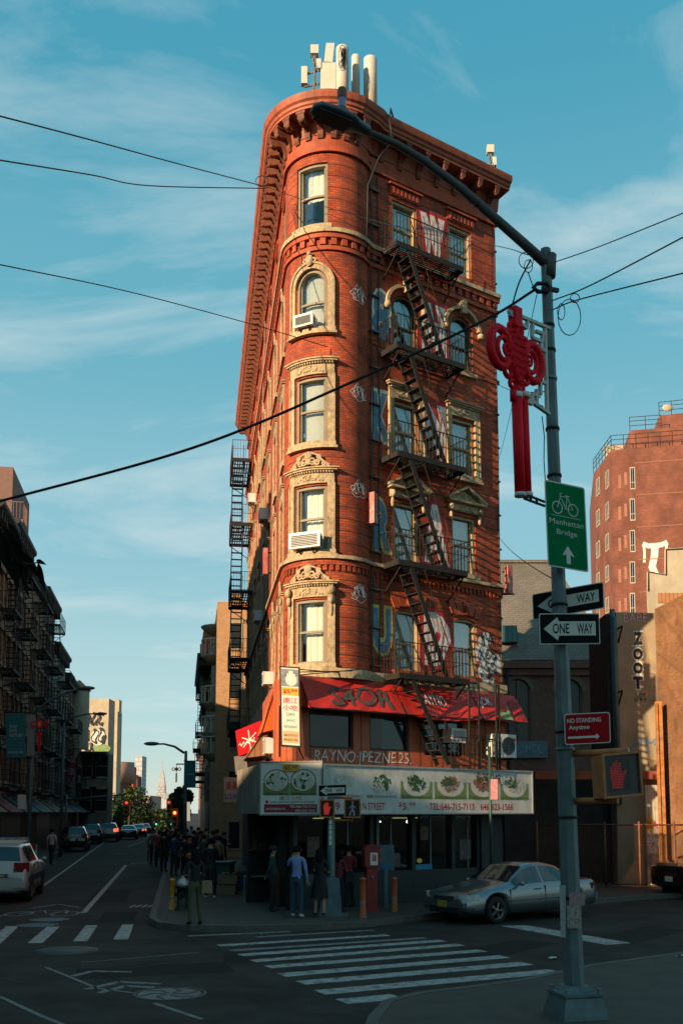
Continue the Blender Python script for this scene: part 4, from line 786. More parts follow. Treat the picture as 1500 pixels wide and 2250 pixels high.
lay(fR, BL, 'graffiti', m_blob, lambda m: (m.text('YA', 4.5, 8.0, .45, .6, .014, wob=.08), m.text('XO$', 4.5, 7.5, .4, .75, .014, wob=.08), m.text('GO', 4.6, 7.15, .3, .5, .016, wob=.08), m.text('BOMB', 4.45, 6.85, .2, .5, .014), [m.stroke([(4.2+.3*j+.1*sin(i*1.4+j), 6.8+i*.2) for i in range(8)], .03, .018+.001*j) for j in range(3)]))
# wrought sign boxes sticking out (pale red painted metal boxes)
m_pred = mat('flaking_red_box', (.42, .10, .08), .6, var=.3, stain=((.45, .35, .3), 7, .8))
for f, s_, z, lb in ((fT, 1.86, 11.3, 'flaking pale red box clamped in the corner beside the tower'), (fL, 5.2, 11.2, 'flaking pale red box clamped to the left facade'), (fR, 5.25, 9.95, 'flaking pale red box clamped to the right edge of the facade')):
    R_ = thing('metal_box', lb, 'metal box', tuple(f(s_, .1, z-.4))); m = MB(f); m.box(s_-.09, s_+.09, .14, .3, z-.45, z+.45); m.build('casing', m_pred, R_); [MB(f).bar(p_, q_, .04).build('clamp', m_iron, R_) for p_, q_ in (((s_-.2, .1, z-.47), (s_+.1, .35, z-.47)), ((s_, -.05, z-.4), (s_, .16, z-.4)), ((s_, -.05, z+.3), (s_, .16, z+.3)))]
# roof antennas
m_ant = mat('antenna_fibreglass', (.50, .46, .38), .6, var=.12)
def ant(kind, px0, px1, py0, py1, Y, label, tilt=0):
    top = at((px0+px1)/2, py0, Y); r_ = (px1-px0)/2200*Y/2; zb_ = 22.72; T_ = thing('cell_antenna', label, 'antenna', (top.x, Y, zb_), 0, 'cell antennas on the roof'); f = stand((top.x, Y, 0)); bot = at((px0+px1)/2, py1, Y).z; m = MB(f)
    if kind == 'c': m.lathe([(0, bot), (r_, bot+.02), (r_, top.z-.08), (r_*.85, top.z-.02), (0, top.z)], n=18, sx=1, sy=.8); m.build('radome', m_ant, T_)
    else:
        m.prism([(-r_, bot), (r_, bot), (r_+tilt, top.z), (-r_+tilt, top.z)], -.07, .07); m.build('panel', m_ant, T_)
    m = MB(f); m.tube([(0, .12+.1*(kind == 'p'), zb_-.05), (0, .12, min(top.z-.1, bot+.9))], .035, 6); m.bar((0, 0, bot+.15), (0, .15, bot+.15), .06); m.build('mast', m_galv, T_)
    return T_, f, top.z
ant('p', 703, 738, 141, 215, 28.4, 'flat cream antenna panel at the left of the roof cluster'); ant('p', 710, 730, 98, 150, 28.9, 'smaller tilted antenna panel above the others', .08)
A_, fa_, za_ = ant('c', 737, 767, 102, 225, 28.3, 'rounded antenna with a black scribble near the roof front'); m = MB(fa_); m.text('YORME', -.0, za_-.55, .7, .14, -.165, rot=-.15, wob=.06); m.build('graffiti', m_blob, A_); m = MB(fa_); m.tube([(.13*cos(a*pi/8), -.155, za_-.5+.42*sin(a*pi/8)) for a in range(16)], .008, 4, closed=True); m.build('graffiti', m_blob, A_)
ant('c', 771, 791, 121, 225, 28.9, 'slimmest rounded antenna between two wider ones'); ant('c', 797, 829, 126, 235, 29.0, 'plain wide rounded antenna at the right of the roof cluster')
def rig(px, py0, py1, Y, label, w=.3):
    b_ = at(px, py0, Y); T_ = thing('radio_rig', label, 'antenna', (b_.x, Y, 22.7)); f = stand((b_.x, Y, 0)); zt_ = b_.z; m = MB(f); m.tube([(0, 0, 22.7), (0, 0, zt_)], .04, 6); m.bar((-w, 0, zt_-.9), (w*.6, 0, zt_-.75), .05); m.bar((-w, 0, zt_-1.3), (w*.5, 0, zt_-1.2), .05); [m.tube([(-.1+.05*k, -.05, zt_-.2), (.12*sin(k*2), -.1, zt_-.8), (-.1+.08*k, .02, 22.9)], .015, 4) for k in range(4)]; m.build('mast', m_galv, T_)
    [MB(f).box(*q).build('radio_box', m_ant, T_) for q in ((-.12, .12, -.12, .1, zt_-.28, zt_), (-w-.1, -w+.08, -.1, .08, zt_-1.25, zt_-.7), (.06, .2, -.1, .08, zt_-.75, zt_-.45))]
rig(691, 104, 200, 28.4, 'cluttered mast with small radio boxes left of the roof antennas'); rig(1076, 322, 366, 33.0, 'small radio mast at the far right end of the roof', .15)
#
# ================================================================ TALL LAMP POLE AND WHAT HANGS ON IT
PX, PY = 2.95, 12.98
def octpole(m, x, y, prof): m.lathe(prof, x, y, 8, pi/8, 2*pi+pi/8)
LP = thing('street_lamp', 'tall blue grey octagonal street lamp pole with a long curved arm at front right', 'street lamp', (PX, PY, .14))
PTZ = at(1212, 548, PY).z; lean = lambda x, y, z: Vector((x-.0155*z, y, z))
m = MB(lean); m.smooth = False; octpole(m, PX, PY, [(.132, .3), (.115, 3), (.095, 5.5), (.08, 8), (.07, PTZ), (0, PTZ+.02)]); m.build('pole', mat('weathered_pole_paint', (.11, .15, .15), .5, .2, var=.25, vs=4, stain=((.10, .06, .035), 1.6, .75)), LP)
m = MB(); f = stand((PX, PY, .14), rad(14)); m.f = f; A = [(-.32, -.32), (.32, -.32), (.32, .32), (-.32, .32)]
def fr_(a, z): return [(x*a*.76/.32, y*a*.76/.32, z) for x, y in A]
m.grid([fr_(.40, 0), fr_(.39, .05), fr_(.325, .26), fr_(.345, .275), fr_(.345, .31), fr_(.25, .325), fr_(.19, .39), fr_(.0, .39)], True); m.build('base_box', m_galvt, LP)
[MB(f).lathe([(0, .37), (.03, .37), (.03, .31), (.0, .31)], sx_*.215, sy_*.215, 8).build('bolt', m_galv, LP) for sx_ in (-1, 1) for sy_ in (-1, 1)]
for z in (1.6, 2.62, 3.5, 3.72, 4.9, 5.4, 6.05, 6.6, 7.15, 7.8, 8.5, 8.9, 9.25):
    m = MB(lean); r = .135-.0066*z+.008; m.lathe([(r-.01, z), (r+.004, z), (r+.004, z+.035), (r-.01, z+.035)], PX, PY, 10); m.build('steel_band', m_galv if z in (8.5, 6.6, 3.5) else m_iron, LP)
m_arm = mat('dull_dark_arm', (.085, .075, .068), .6, .2, var=.3, vs=5)
pts = [at(1208, 588, PY), at(1150, 535, 12.9), at(1085, 478, 12.75), at(1010, 412, 12.6), at(930, 352, 12.5), at(870, 316, 12.42), at(800, 286, 12.35)]
m = MB(); m.tube(pts, [.07, .066, .062, .057, .052, .046, .042], 10); m.build('arm', m_arm, LP)
m = MB(); m.tube([pts[0]+Vector((-.02, 0, -.14)), pts[0]+Vector((0, 0, .18))], .09, 8); m.build('collar', m_arm, LP); m = MB(); m.tube([pts[3]*.48+pts[2]*.52, pts[3]*.52+pts[2]*.48], .066, 10); m.build('collar', m_arm, LP)
# lamp head: cobra head lofted along the arm direction
a = at(802, 285, 12.35); b = at(686, 238, 12.0); d = (b-a); Ln = d.length; d.normalize(); sd = Vector((.1, -1, 0)); sd = (sd-d*sd.dot(d)).normalized(); up = d.cross(sd).normalized()
if up.z < 0: up = -up
fh = lambda x, y, z: a+d*x+sd*y+up*z
def headring(x, w, t, bt): return [(x, w*cos(k*pi/8)*(1 if abs(cos(k*pi/8)) < .99 else 1), (t if sin(k*pi/8) > 0 else bt)*abs(sin(k*pi/8))*(1 if sin(k*pi/8) > 0 else -1)) for k in range(16)]
m = MB(fh); m.smooth = True; m.grid([headring(-.05, .07, .06, .06), headring(.1, .1, .08, .05), headring(.22, .16, .10, .04), headring(Ln*.6, .18, .11, .04), headring(Ln*.9, .15, .09, .04), headring(Ln*.99, .08, .05, .03), headring(Ln+.01, .005, .0, .0)], True); HD = m.build('lamp_head', m_galvt, LP)
m = MB(fh); m.box(.25, Ln*.92, -.12, .12, -.055, -.038); m.build('lens', m_black, HD)
c = fh(Ln*.45, 0, .1); fc = stand(c); m = MB(fc); m.lathe([(.0, -.03), (.075, -.03), (.07, .05), (.06, .07)], n=12); m.build('photocell', mat('amber_cap', (.22, .08, .05), .5), HD); m = MB(fc); m.lathe([(.062, .2), (.065, .3), (.055, .34), (0, .34)], n=12); m.build('photocell_cap', mat('amber_cap', (.22, .08, .05), .5), HD)
m = MB(fc); m.lathe([(.056, .07), (.056, .2)], n=12); m.build('photocell_lens', mat('violet_lens', (.35, .28, .42), .15), HD)
# signal-cable clamp, coils
m = MB(); q = at(1190, 632, 12.9); m.tube([q+Vector((.12*cos(k*pi/3), .0, .07*sin(k*pi/3))) for k in range(6)], .03, 5, closed=True); m.bar(q, (PX, PY, q.z), .05); m.build('cable_clamp', m_black, LP)
def wire(pts, r, label, sag=0, n=14, fixed=None):
    out_ = []; P = [Vector(p) for p in pts]; P = [P[0]*2-P[1]]+P+[P[-1]*2-P[-2]]
    for j in range(1, len(P)-2):
        for i in range(n):
            k = i/n; a, b, c, d = P[j-1:j+3]; v = .5*((2*b)+(c-a)*k+(2*a-5*b+4*c-d)*k*k+(3*b-a-3*c+d)*k**3)
            if len(pts) == 2: v.z -= sag*4*k*(1-k)
            out_.append(v)
    out_.append(Vector(pts[-1])); m = MB(); m.tube(out_, r, 5); return tag(m.build('overhead_cable', m_wire), label, 'cable')
pt_ = at(1200, 640, 12.9)
wire([at(-40, 1112, 13.5), at(420, 985, 13.2), at(760, 845, 13.1), at(1060, 705, 13.0), at(1178, 634, 12.92)], .020, 'thick black cable sweeping down to the left from the tall pole', .03)
wire([at(1125, 668, 12.95), at(1140, 620, 12.9), at(1165, 570, 12.9)], .012, 'short black tie cable from the pole arm down to the thick cable', 0)
wire([at(-30, 247, 14), at(180, 302, 17), at(400, 362, 22), at(590, 412, 27)], .014, 'uppermost overhead cable running from the left to the brick tower', .04)
wire([at(-30, 347, 15), at(200, 384, 19), at(330, 408, 23), at(585, 414, 27)], .014, 'second overhead cable from the left meeting the tower top', .05)
wire([at(-30, 575, 16), at(280, 640, 21), at(545, 710, 25), at(720, 762, 27.1)], .012, 'thin lowest overhead cable from the left to the tower', .04)
wire([at(1212, 578, 13), at(1320, 540, 12), at(1540, 452, 10)], .007, 'top thin wire leaving the pole to the right', .02); wire([at(1214, 660, 13), at(1300, 625, 12), at(1540, 500, 10)], .009, 'middle wire leaving the pole to the right', .03); wire([at(1214, 680, 13), at(1275, 657, 12.4), at(1540, 590, 10)], .009, 'lowest wire leaving the pole to the right', .03)
wire([at(590, 412, 27), at(700, 450, 26.9), at(900, 505, 26), at(1088, 540, 20), at(1160, 560, 13.2)], .008, 'thin cable crossing the facade from the tower to the pole arm', .05)
wire([at(1095, 1010, 30), at(1180, 640, 13.2)], .006, 'thin slack wire between the facade edge and the pole', .1); wire([at(1095, 1180, 30), at(1210, 1270, 13.2)], .008, 'wire from the right facade edge down to the one way signs', .1); wire([at(1088, 840, 30), at(1200, 860, 13.2)], .008, 'wire from the facade behind the red knot ornament', .12)
m = MB(); [m.tube([at(px+rx*cos(k*pi/8), py+ry*sin(k*pi/8), 12.8) for k in range(16)], .007, 4, closed=True) for px, py, rx, ry in ((1155, 572, 16, 18), (1250, 697, 25, 40), (1262, 655, 10, 10), (1232, 685, 8, 18), (1160, 585, 9, 14))]
m.tube([at(1160, 600, 12.8), at(1170, 630, 12.8), at(1188, 640, 12.8)], .008, 4); m.tube([at(1190, 915, 12.8), at(1195, 960, 12.8), at(1194, 1010, 12.8), at(1197, 1055, 12.8)], .008, 4)
tag(m.build('cable_coil', m_wire), 'loose coils of thin black wire tied around the tall pole', 'cable')
m = MB(); m.tube([at(575+14*cos(k), 398+12*sin(k), 26.8) for k in (0, .8, 1.6, 2.4, 3.2, 4, 4.8, 5.6)], .012, 4, closed=True); tag(m.build('cable_coil', m_wire), 'coil of cable hanging just left of the tower cornice', 'cable')
# ---- red knot ornament on its fret frame
uK = Vector((-.74, -.67)).normalized(); OK_ = (PX-.1, PY-.1); fK = wallf(OK_, uK, (uK.y, -uK.x) if uK.y*0-uK.x*1 < 0 else (-uK.y, uK.x))
if (fK(0, 1, 0)-fK(0, 0, 0)).y > 0: fK = wallf(OK_, uK, (uK.y, -uK.x))
if (fK(0, 1, 0)-fK(0, 0, 0)).y > 0: fK = wallf(OK_, uK, (-uK.y, uK.x))
def pK(px, py): return onw(px, py, OK_, (uK.x, uK.y))
KN = thing('knot_ornament', 'big crimson lucky knot with twin tassels on a white fret frame', 'street ornament', tuple(fK(.6, 0, pK(1132, 1090)[1])))
def K3(px, py, o=0): s_, z_ = pK(px, py); return (s_, o, z_)
m = MB(fK); 
for q in (((1116, 684), (1206, 722)), ((1196, 722), (1201, 908)), ((1150, 871), (1206, 910)), ((1118, 690), (1155, 722)), ((1155, 722), (1158, 706)), ((1168, 742), (1190, 752)), ((1168, 742), (1169, 712)), ((1190, 752), (1191, 730)), ((1176, 728), (1196, 735)), ((1186, 755), (1187, 768)), ((1187, 768), (1197, 772)), ((1152, 880), (1168, 888)), ((1168, 888), (1168, 866)), ((1168, 866), (1184, 872)), ((1176, 890), (1190, 896)), ((1178, 856), (1178, 890)), ((1186, 838), (1196, 842)), ((1186, 838), (1186, 868))): m.bar(K3(*q[0]), K3(*q[1]), .045, .04)
m.build('fret_frame', mat('cream_fret_paint', (.45, .43, .38), .5, var=.15), KN)
m = MB(fK); [m.bar(K3(*p), K3(*q), .025, .025) for p, q in (((1150, 1085), (1196, 1103)), ((1150, 1095), (1196, 1112)), ((1165, 1090), (1165, 1103)), ((1178, 1094), (1178, 1108)))]; m.build('lower_bracket', m_iron, KN)
m = MB(fK); ck = pK(1133, 785); 
pk = lambda dx, dz, o=0: (ck[0]-dx, o, ck[1]+dz)   # dx to the right in the picture
rr = .045; dK = .33
dmd = [(0, .38), (.21, .0), (0, -.38), (-.21, 0)]
m.prism([(ck[0]-x, ck[1]+z) for x, z in dmd], -.03, .03)
for i in range(-4, 5):
    for sg in (-1, 1):
        p0 = Vector((.21*(i/4.6+1)/2*1.0-.0, 0)); x0 = -.21+.21*(i+4)/8.; z0 = -(-.38+.0)*(0)  # woven cords
        k = (i+4)/8.
        A_ = Vector((-.21+.21*k, .38*k)); B_ = Vector((0+.21*k, -.38+.38*k))
        if sg < 0: A_ = Vector((A_.x, -A_.y)); B_ = Vector((B_.x, -B_.y))
        m.tube([pk(*(A_.lerp(B_, t/8)), .04+.018*(1 if (t+i) % 2 else -1)*sg) for t in range(9)], .022, 5)
for sg in (-1, 1):
    m.tube([pk(sg*(.33+.20*cos(a*pi/9)), .03+.25*sin(a*pi/9)) for a in range(18)], .058, 8, closed=True); m.tube([pk(sg*(.28+.12*cos(a*pi/7)), .02+.15*sin(a*pi/7), .02) for a in range(14)], .035, 6, closed=True); m.tube([pk(sg*(.24+.05*cos(a*pi/5)), .02+.07*sin(a*pi/5), .03) for a in range(10)], .022, 6, closed=True)
    for zz_ in (.24, -.24): m.tube([pk(sg*(.17+.07*cos(a*pi/6)), zz_+.07*sin(a*pi/6)) for a in range(12)], .035, 6, closed=True)
    m.tube([pk(sg*(.08+.06*cos(a*pi/6)), sg*0+.38+.05*sin(a*pi/6)) for a in range(12)], .03, 6, closed=True); m.tube([pk(sg*(.08+.06*cos(a*pi/6)), -.38+.05*sin(a*pi/6)) for a in range(12)], .03, 6, closed=True)
m.build('knot', m_cred, KN)
m = MB(fK); m.tube([pk(0, -.4), pk(0, -.5)], .07, 8); [m.tube([pk(.07*k, -.47+.02*cos(k)), pk(.07*k, -.6)], .05, 7) for k in (-1, 0, 1)]; m.build('knot_cord', m_cred, KN); m = MB(fK); m.box(ck[0]-.07, ck[0]+.07, -.06, .06, ck[1]+.40, ck[1]+.66); m.build('knot_cord', m_cred, KN)
for k, px in enumerate((1136, 1152)):
    A = pK(px-2, 872); B = pK(px+6, 1088); m = MB(fK); m.tube([(A[0], 0, A[1]), (B[0], 0, B[1])], .068 if k == 0 else .055, 10); T_ = m.build('tassel', m_cred, KN); m = MB(fK); m.tube([(A[0], 0, A[1]-.02), (A[0], 0, A[1]+.05)], .078, 10); m.build('tassel_cap', m_signw, T_); m = MB(fK); m.tube([(B[0], 0, B[1]-.02), (B[0], 0, B[1]+.03)], .072, 10); m.build('tassel_cap', m_signw, T_)
# ---- signs on the pole
def plate(name, label, cat, bl, br, tl, face, border=None, bw=.03, back=m_galv, r=.03):
    f, w, h = quadf(bl, br, tl); R_ = thing(name, label, cat, tuple(f(w/2, 0, 0)))
    def rr_(a, b, c, d, r): return [(x+r*cos(q0+q), z+r*sin(q0+q)) for x, z, q0 in ((a+r, c+r, pi), (b-r, c+r, 1.5*pi), (b-r, d-r, 0), (a+r, d-r, .5*pi)) for q in (0, pi/4, pi/2)]
    m = MB(f); m.prism(rr_(0, w, 0, h, r), -.004, 0); m.build('back_plate', border or face, R_)
    m = MB(f); m.prism(rr_(bw, w-bw, bw, h-bw, r*.8), 0, .002); m.build('sign_face', face, R_); return R_, f, w, h
GS, f, w, h = plate('bicycle_route_sign', 'green bicycle route sign pointing up to the bridge', 'sign', at(1203, 1243, 12.62), at(1292, 1258, 12.9), at(1195, 1053, 12.62), m_signg, m_signw, .018)
lay(f, GS, 'lettering', m_signw, lambda m: (m.text('Manhattan', w*.5, h*.535, .072, w*.84, .004, off=-.004), m.text('Bridge', w*.5, h*.41, .092, w*.5, .004, off=-.004), m.stroke([(w*.14, h*.605), (w*.86, h*.605)], .006)))
lay(f, GS, 'arrow_symbol', m_signw, lambda m: (m.face([(w*.5, .004, h*.27), (w*.36, .004, h*.15), (w*.46, .004, h*.165), (w*.46, .004, h*.06), (w*.56, .004, h*.06), (w*.56, .004, h*.165), (w*.66, .004, h*.15)]),))
def bike(m, c, z, k, o=.004):
    for sg in (-1, 1): m.stroke([(c+sg*.3*k+.19*k*cos(a*pi/10), z+.19*k*sin(a*pi/10)) for a in range(21)], .03*k, o)
    for i, s_ in enumerate(([(-.3, 0), (-.16, .38), (.1, .38), (.3, 0), (.02, 0), (-.12, .3)], [(.02, 0), (.1, .42), (.02, .42), (.18, .42)], [(-.16, .38), (-.2, .46), (-.1, .48)])): m.stroke([(c+x*k, z+y*k) for x, y in s_], .028*k, o+.0006*(i+1))
lay(f, GS, 'bicycle_symbol', m_signw, lambda m: bike(m, w*.48, h*.70, .42))
def oneway(label, bl, br, tl, Y=None):
    R_, f, w, h = plate('one_way_sign', label, 'sign', bl, br, tl, m_signk, m_signw, .012, r=.02)
    lay(f, R_, 'arrow_symbol', m_signw, lambda m: m.face([(w*.07, .004, h*.5), (w*.3, .004, h*.88), (w*.32, .004, h*.74), (w*.93, .004, h*.74), (w*.93, .004, h*.28), (w*.32, .004, h*.28), (w*.3, .004, h*.12)]))
    lay(f, R_, 'lettering', m_signk, lambda m: (m.text('ONE', w*.355, h*.51, h*.33, w*.27, .0055, off=.012), m.text('WAY', w*.75, h*.51, h*.33, w*.26, .0055, off=.012)))
oneway('front one way sign, level, on the tall pole', at(1185, 1416, 12.72), at(1318, 1415, 12.80), at(1183, 1348, 12.72)); oneway('upper one way sign tilted behind the tall pole', at(1170, 1363, 13.25), at(1327, 1336, 13.0), at(1168, 1306, 13.25))
NS, f, w, h = plate('parking_sign', 'red no standing sign with white arrow on the tall pole', 'sign', at(1240, 1637, 12.75), at(1341, 1632, 12.75), at(1238, 1569, 12.75), m_signr, m_signw, .012)
lay(f, NS, 'lettering', m_signw, lambda m: (m.text('NO STANDING', w*.43, h*.77, .058, w*.74, .004, off=.02), m.text('Anytime', w*.32, h*.53, .072, w*.45, .004, off=.02))); lay(f, NS, 'arrow_symbol', m_signw, lambda m: m.face([(w*.07, .004, h*.19), (w*.68, .004, h*.19), (w*.68, .004, h*.12), (w*.76, .004, h*.225), (w*.68, .004, h*.33), (w*.68, .004, h*.26), (w*.07, .004, h*.26)]))
# pedestrian signal on the pole
fP_, w, h = quadf(at(1329, 1750, 12.4), at(1405, 1743, 12.45), at(1323, 1662, 12.4)); PS = thing('pedestrian_signal', 'yellow pedestrian signal with a dim red hand beside the tall pole', 'pedestrian signal', tuple(fP_(w/2, 0, 0)))
m = MB(fP_); m.box(-.02, w+.02, -.36, 0, -.02, h+.02); [m.box(*q) for q in ((-.03, w+.03, 0, .05, h, h+.03), (-.03, w+.03, 0, .05, -.03, 0), (-.03, 0, 0, .05, 0, h), (w, w+.03, 0, .05, 0, h))]; m.build('housing', m_yel, PS)
lay(fP_, PS, 'screen', m_scr, lambda m: m.box(0, w, 0, .006, 0, h))
m_led = mat('dim_red_led', (.13, .012, .012), .5, emit=((.8, .05, .04), .07))
def hand(m, cx, cz, k, o, dots=True):
    hp = [(-.2, -.42), (.12, -.42), (.18, -.1), (.3, .12), (.24, .16), (.12, .03), (.1, .4), (.04, .4), (.02, .12), (-.0, .46), (-.07, .46), (-.07, .12), (-.1, .4), (-.17, .39), (-.15, .08), (-.2, .28), (-.26, .26), (-.24, -.1)]
    m.face([(cx+x*k, o, cz+z*k) for x, z in hp])
lay(fP_, PS, 'hand_symbol', m_led, lambda m: hand(m, w*.4, h*.5, h*.8, .008))
lay(fP_, PS, 'led_grid', m_black, lambda m: ([m.box(w*.1, w*.75, .009, .0095, h*(.12+.04*k), h*(.12+.04*k)+.007) for k in range(20)]))
m = MB(); A = fP_(w*.95, -.2, h+.05); m.tube([(PX, PY, A.z-.02), (PX+.2, PY-.1, A.z-.02), A], .045, 8); m.build('mounting_arm', m_yel, PS); m = MB(); B = fP_(w*.3, -.2, -.06); m.tube([(PX, PY, B.z), B+Vector((.1, 0, 0))], .045, 8); m.tube([B, B+Vector((0, 0, .1))], .045, 8); m.build('mounting_arm', m_yel, PS)
for px0, py0, px1, py1, mt, lb in ((1250, 1961, 1284, 1990, mat('faded_pink_paper', (.35, .2, .2), .7, var=.4, vs=30), 'torn pink paper'), (1246, 1990, 1275, 2040, mat('printed_sticker', (.33, .28, .24), .6, var=.7, vs=35, stain=((.25, .04, .04), 30, .9)), 'sticker'), (1231, 1945, 1240, 2060, mat('peeling_paper', (.3, .3, .28), .7, var=.4, vs=30), 'peeling')):
    A = at(px0, py1, PY-.17); B = at(px1, py0, PY-.17); m = MB(); m.face([(A.x, A.y, A.z), (B.x, A.y+.01, A.z), (B.x+.01, A.y+.01, B.z), (A.x, A.y, B.z)]); m.build('sticker', mt, LP)
# ---------------------------------------------------------------- small pole on the building corner
qx, qy = gnd(727, 2012, .14); SP = thing('signal_pole', 'short grey blue pole with a square base on the building corner pavement', 'signal pole', (qx, qy, .14)); m = MB(stand((qx, qy, .14)))
m.lathe([(.10, .9), (.085, 3.2), (0, 3.22)], n=12); m.build('pole', m_galvt, SP); m = MB(stand((qx, qy, .14))); 
def sq(a, z): return [(-a, -a, z), (a, -a, z), (a, a, z), (-a, a, z)]
m.grid([sq(.28, 0), sq(.27, .05), sq(.21, .9), sq(.1, .95), sq(0, .95)], True); m.build('base_box', m_galvt, SP); m = MB(stand((qx, qy, .14))); m.lathe([(.45, 0), (.45, .04), (0, .045)], n=20); m.build('footing', m_kerb, SP)
m = MB(stand((qx, qy-.1, .14))); [m.face([(-.05, 0, 1.75+k*.13), (.02, -.004, 1.75+k*.13), (.02, -.004, 1.86+k*.13), (-.05, 0, 1.86+k*.13)]) for k in range(8)]; m.build('sticker', m_signw, SP)
Yp = qy-.12; oneway('small one way sign on the short corner pole', at(699, 1751, Yp), at(761, 1749, Yp), at(699, 1725, Yp))
def psig(px0, px1, py0, py1, label, sym, Y):
    f, w, h = quadf(at(px0, py1, Y), at(px1, py1, Y-.02), at(px0, py0, Y)); R_ = thing('pedestrian_signal', label, 'pedestrian signal', tuple(f(w/2, 0, 0))); m = MB(f); m.box(0, w, -.25, 0, 0, h); [m.box(*q) for q in ((-.01, w+.01, 0, .04, h-.03, h+.01), (-.01, w+.01, 0, .04, -.01, .02), (-.01, .02, 0, .04, .02, h-.03), (w-.02, w+.01, 0, .04, .02, h-.03))]; m.build('housing', m_yel, R_); lay(f, R_, 'screen', m_black, lambda m: m.box(.02, w-.02, 0, .005, .02, h-.03))
    if sym == 'hand': lay(f, R_, 'hand_symbol', mat('red_led', (.4, .02, .02), .5, emit=((1, .06, .04), .12)), lambda m: hand(m, w*.5, h*.5, h*.8, .008))
    else: lay(f, R_, 'walking_symbol', mat('white_led', (.10, .11, .115), .5, emit=((.6, .7, .75), .02)), lambda m: (disc(m, w*.52, h*.84, .03, .03, .008), m.stroke([(w*.52, h*.75), (w*.5, h*.45), (w*.62, h*.28), (w*.6, h*.08)], .045, .008), m.stroke([(w*.5, h*.45), (w*.38, h*.25), (w*.3, h*.1)], .04, .0085), m.stroke([(w*.52, h*.7), (w*.7, h*.5)], .03, .009), m.stroke([(w*.5, h*.7), (w*.35, h*.5)], .03, .0095)))
    m = MB(); c = f(w/2, -.12, -.04); m.tube([(c.x, c.y, c.z+.05), (c.x, c.y, c.z-.03), (qx, qy, c.z-.03)], .03, 6); m.build('mounting_arm', m_yel, R_); m = MB(); m.tube([(c.x, c.y, f(0, 0, h).z+.04), (qx, qy, f(0, 0, h).z+.04)], .03, 6); m.build('mounting_arm', m_yel, R_)
psig(703, 734, 1757, 1796, 'pedestrian signal with lit red hand left of the short pole', 'hand', qy-.1); psig(757, 791, 1756, 1796, 'pedestrian signal with walking figure right of the short pole', 'walk', qy-.05)
# thin green pole in front of the shop
x, y = gnd(1080, 1985, .14); m = MB(); m.tube([(x, y, .14), (x, y, at(1080, 1640, y).z)], .045, 8); R_ = thing('sign_post', 'thin dark green post in front of the restaurant window', 'post', (x, y, .14)); m.build('post', mat('dark_green_paint', (.02, .05, .035), .5), R_)
f, w, h = quadf(at(1077, 1757, y-.08), at(1093, 1757, y-.08), at(1077, 1712, y-.08)); m = MB(f); m.box(0, w, -.01, 0, 0, h); m.build('notice_plate', mat('pink_notice', (.45, .2, .2), .6, var=.3, vs=20), R_)
# ================================================================ STREET FURNITURE
def bollard(px, py, ht, mt, label, r=.085):
    x, y = gnd(px, py, .14); T_ = thing('bollard', label, 'bollard', (x, y, .14)); m = MB(stand((x, y, .14))); m.lathe([(r*1.3, 0), (r*1.3, .03), (r, .04), (r, ht*.93), (r*1.12, ht*.94), (r*1.1, ht-.03), (r*.5, ht), (0, ht+.005)], n=14); m.build('post', mt, T_); m = MB(stand((x, y, .14))); m.lathe([(r*1.02, ht*.35), (r*1.04, ht*.36), (r*1.04, ht*.4), (r*1.02, ht*.41)], n=14); m.build('band', m_galv, T_)
bollard(378, 1999, .82, m_ybol, 'yellow bollard by the kerb beside the fire hydrant'); bollard(797, 2017, .98, m_obol, 'rusty orange bollard in front of the red call box', .075); bollard(866, 2003, .88, m_obol, 'orange bollard between the red call box and the silver sedan', .075)
x, y = gnd(401, 1999, .14); HY = thing('fire_hydrant', 'black fire hydrant with a silver bonnet near the kerb', 'fire hydrant', (x, y, .14)); f = stand((x, y, .14)); m = MB(f); m.lathe([(.2, 0), (.2, .05), (.15, .06), (.15, .55), (.19, .57), (.19, .62), (.16, .63)], n=14); m.build('barrel', m_black, HY)
m = MB(f); m.lathe([(.17, .63), (.18, .66), (.15, .76), (.07, .82), (.04, .83), (.04, .88), (0, .88)], n=14); m.build('bonnet', mat('silver_paint', (.35, .37, .37), .4, .5), HY)
for d_ in ((-1, 0), (1, 0), (0, -1)): m = MB(f); m.tube([(d_[0]*.1, d_[1]*.1, .42), (d_[0]*.24, d_[1]*.24, .42)], .065, 8); m.build('nozzle', m_black, HY)
x, y = gnd(815, 2003, .14); CB = thing('call_box', 'tall red emergency call box with a pinned notice', 'call box', (x, y, .14)); f = stand((x, y, .14), rad(12)); m = MB(f); m.box(-.17, .17, -.15, .15, 0, .1); m.box(-.14, .14, -.12, .12, .1, 1.15); m.box(-.2, .2, -.17, .17, 1.15, 1.62); m.prism([(-.21, 1.62), (.21, 1.62), (.14, 1.72), (-.14, 1.72)], -.17, .17); m.build('cabinet', mat('call_box_red', (.22, .012, .01), .5, var=.3, vs=5), CB)
m = MB(f); m.box(-.06, .14, -.178, -.171, 1.2, 1.52); m.build('notice', m_signw, CB); m = MB(f); m.box(0, .03, -.182, -.179, 1.3, 1.48); m.box(.05, .09, -.182, -.179, 1.3, 1.46); m.build('notice_print', m_signr, CB); m = MB(f); m.tube([(.0, -.12, .9), (.0, -.17, .9)], .03, 8); m.build('knob', m_galv, CB)
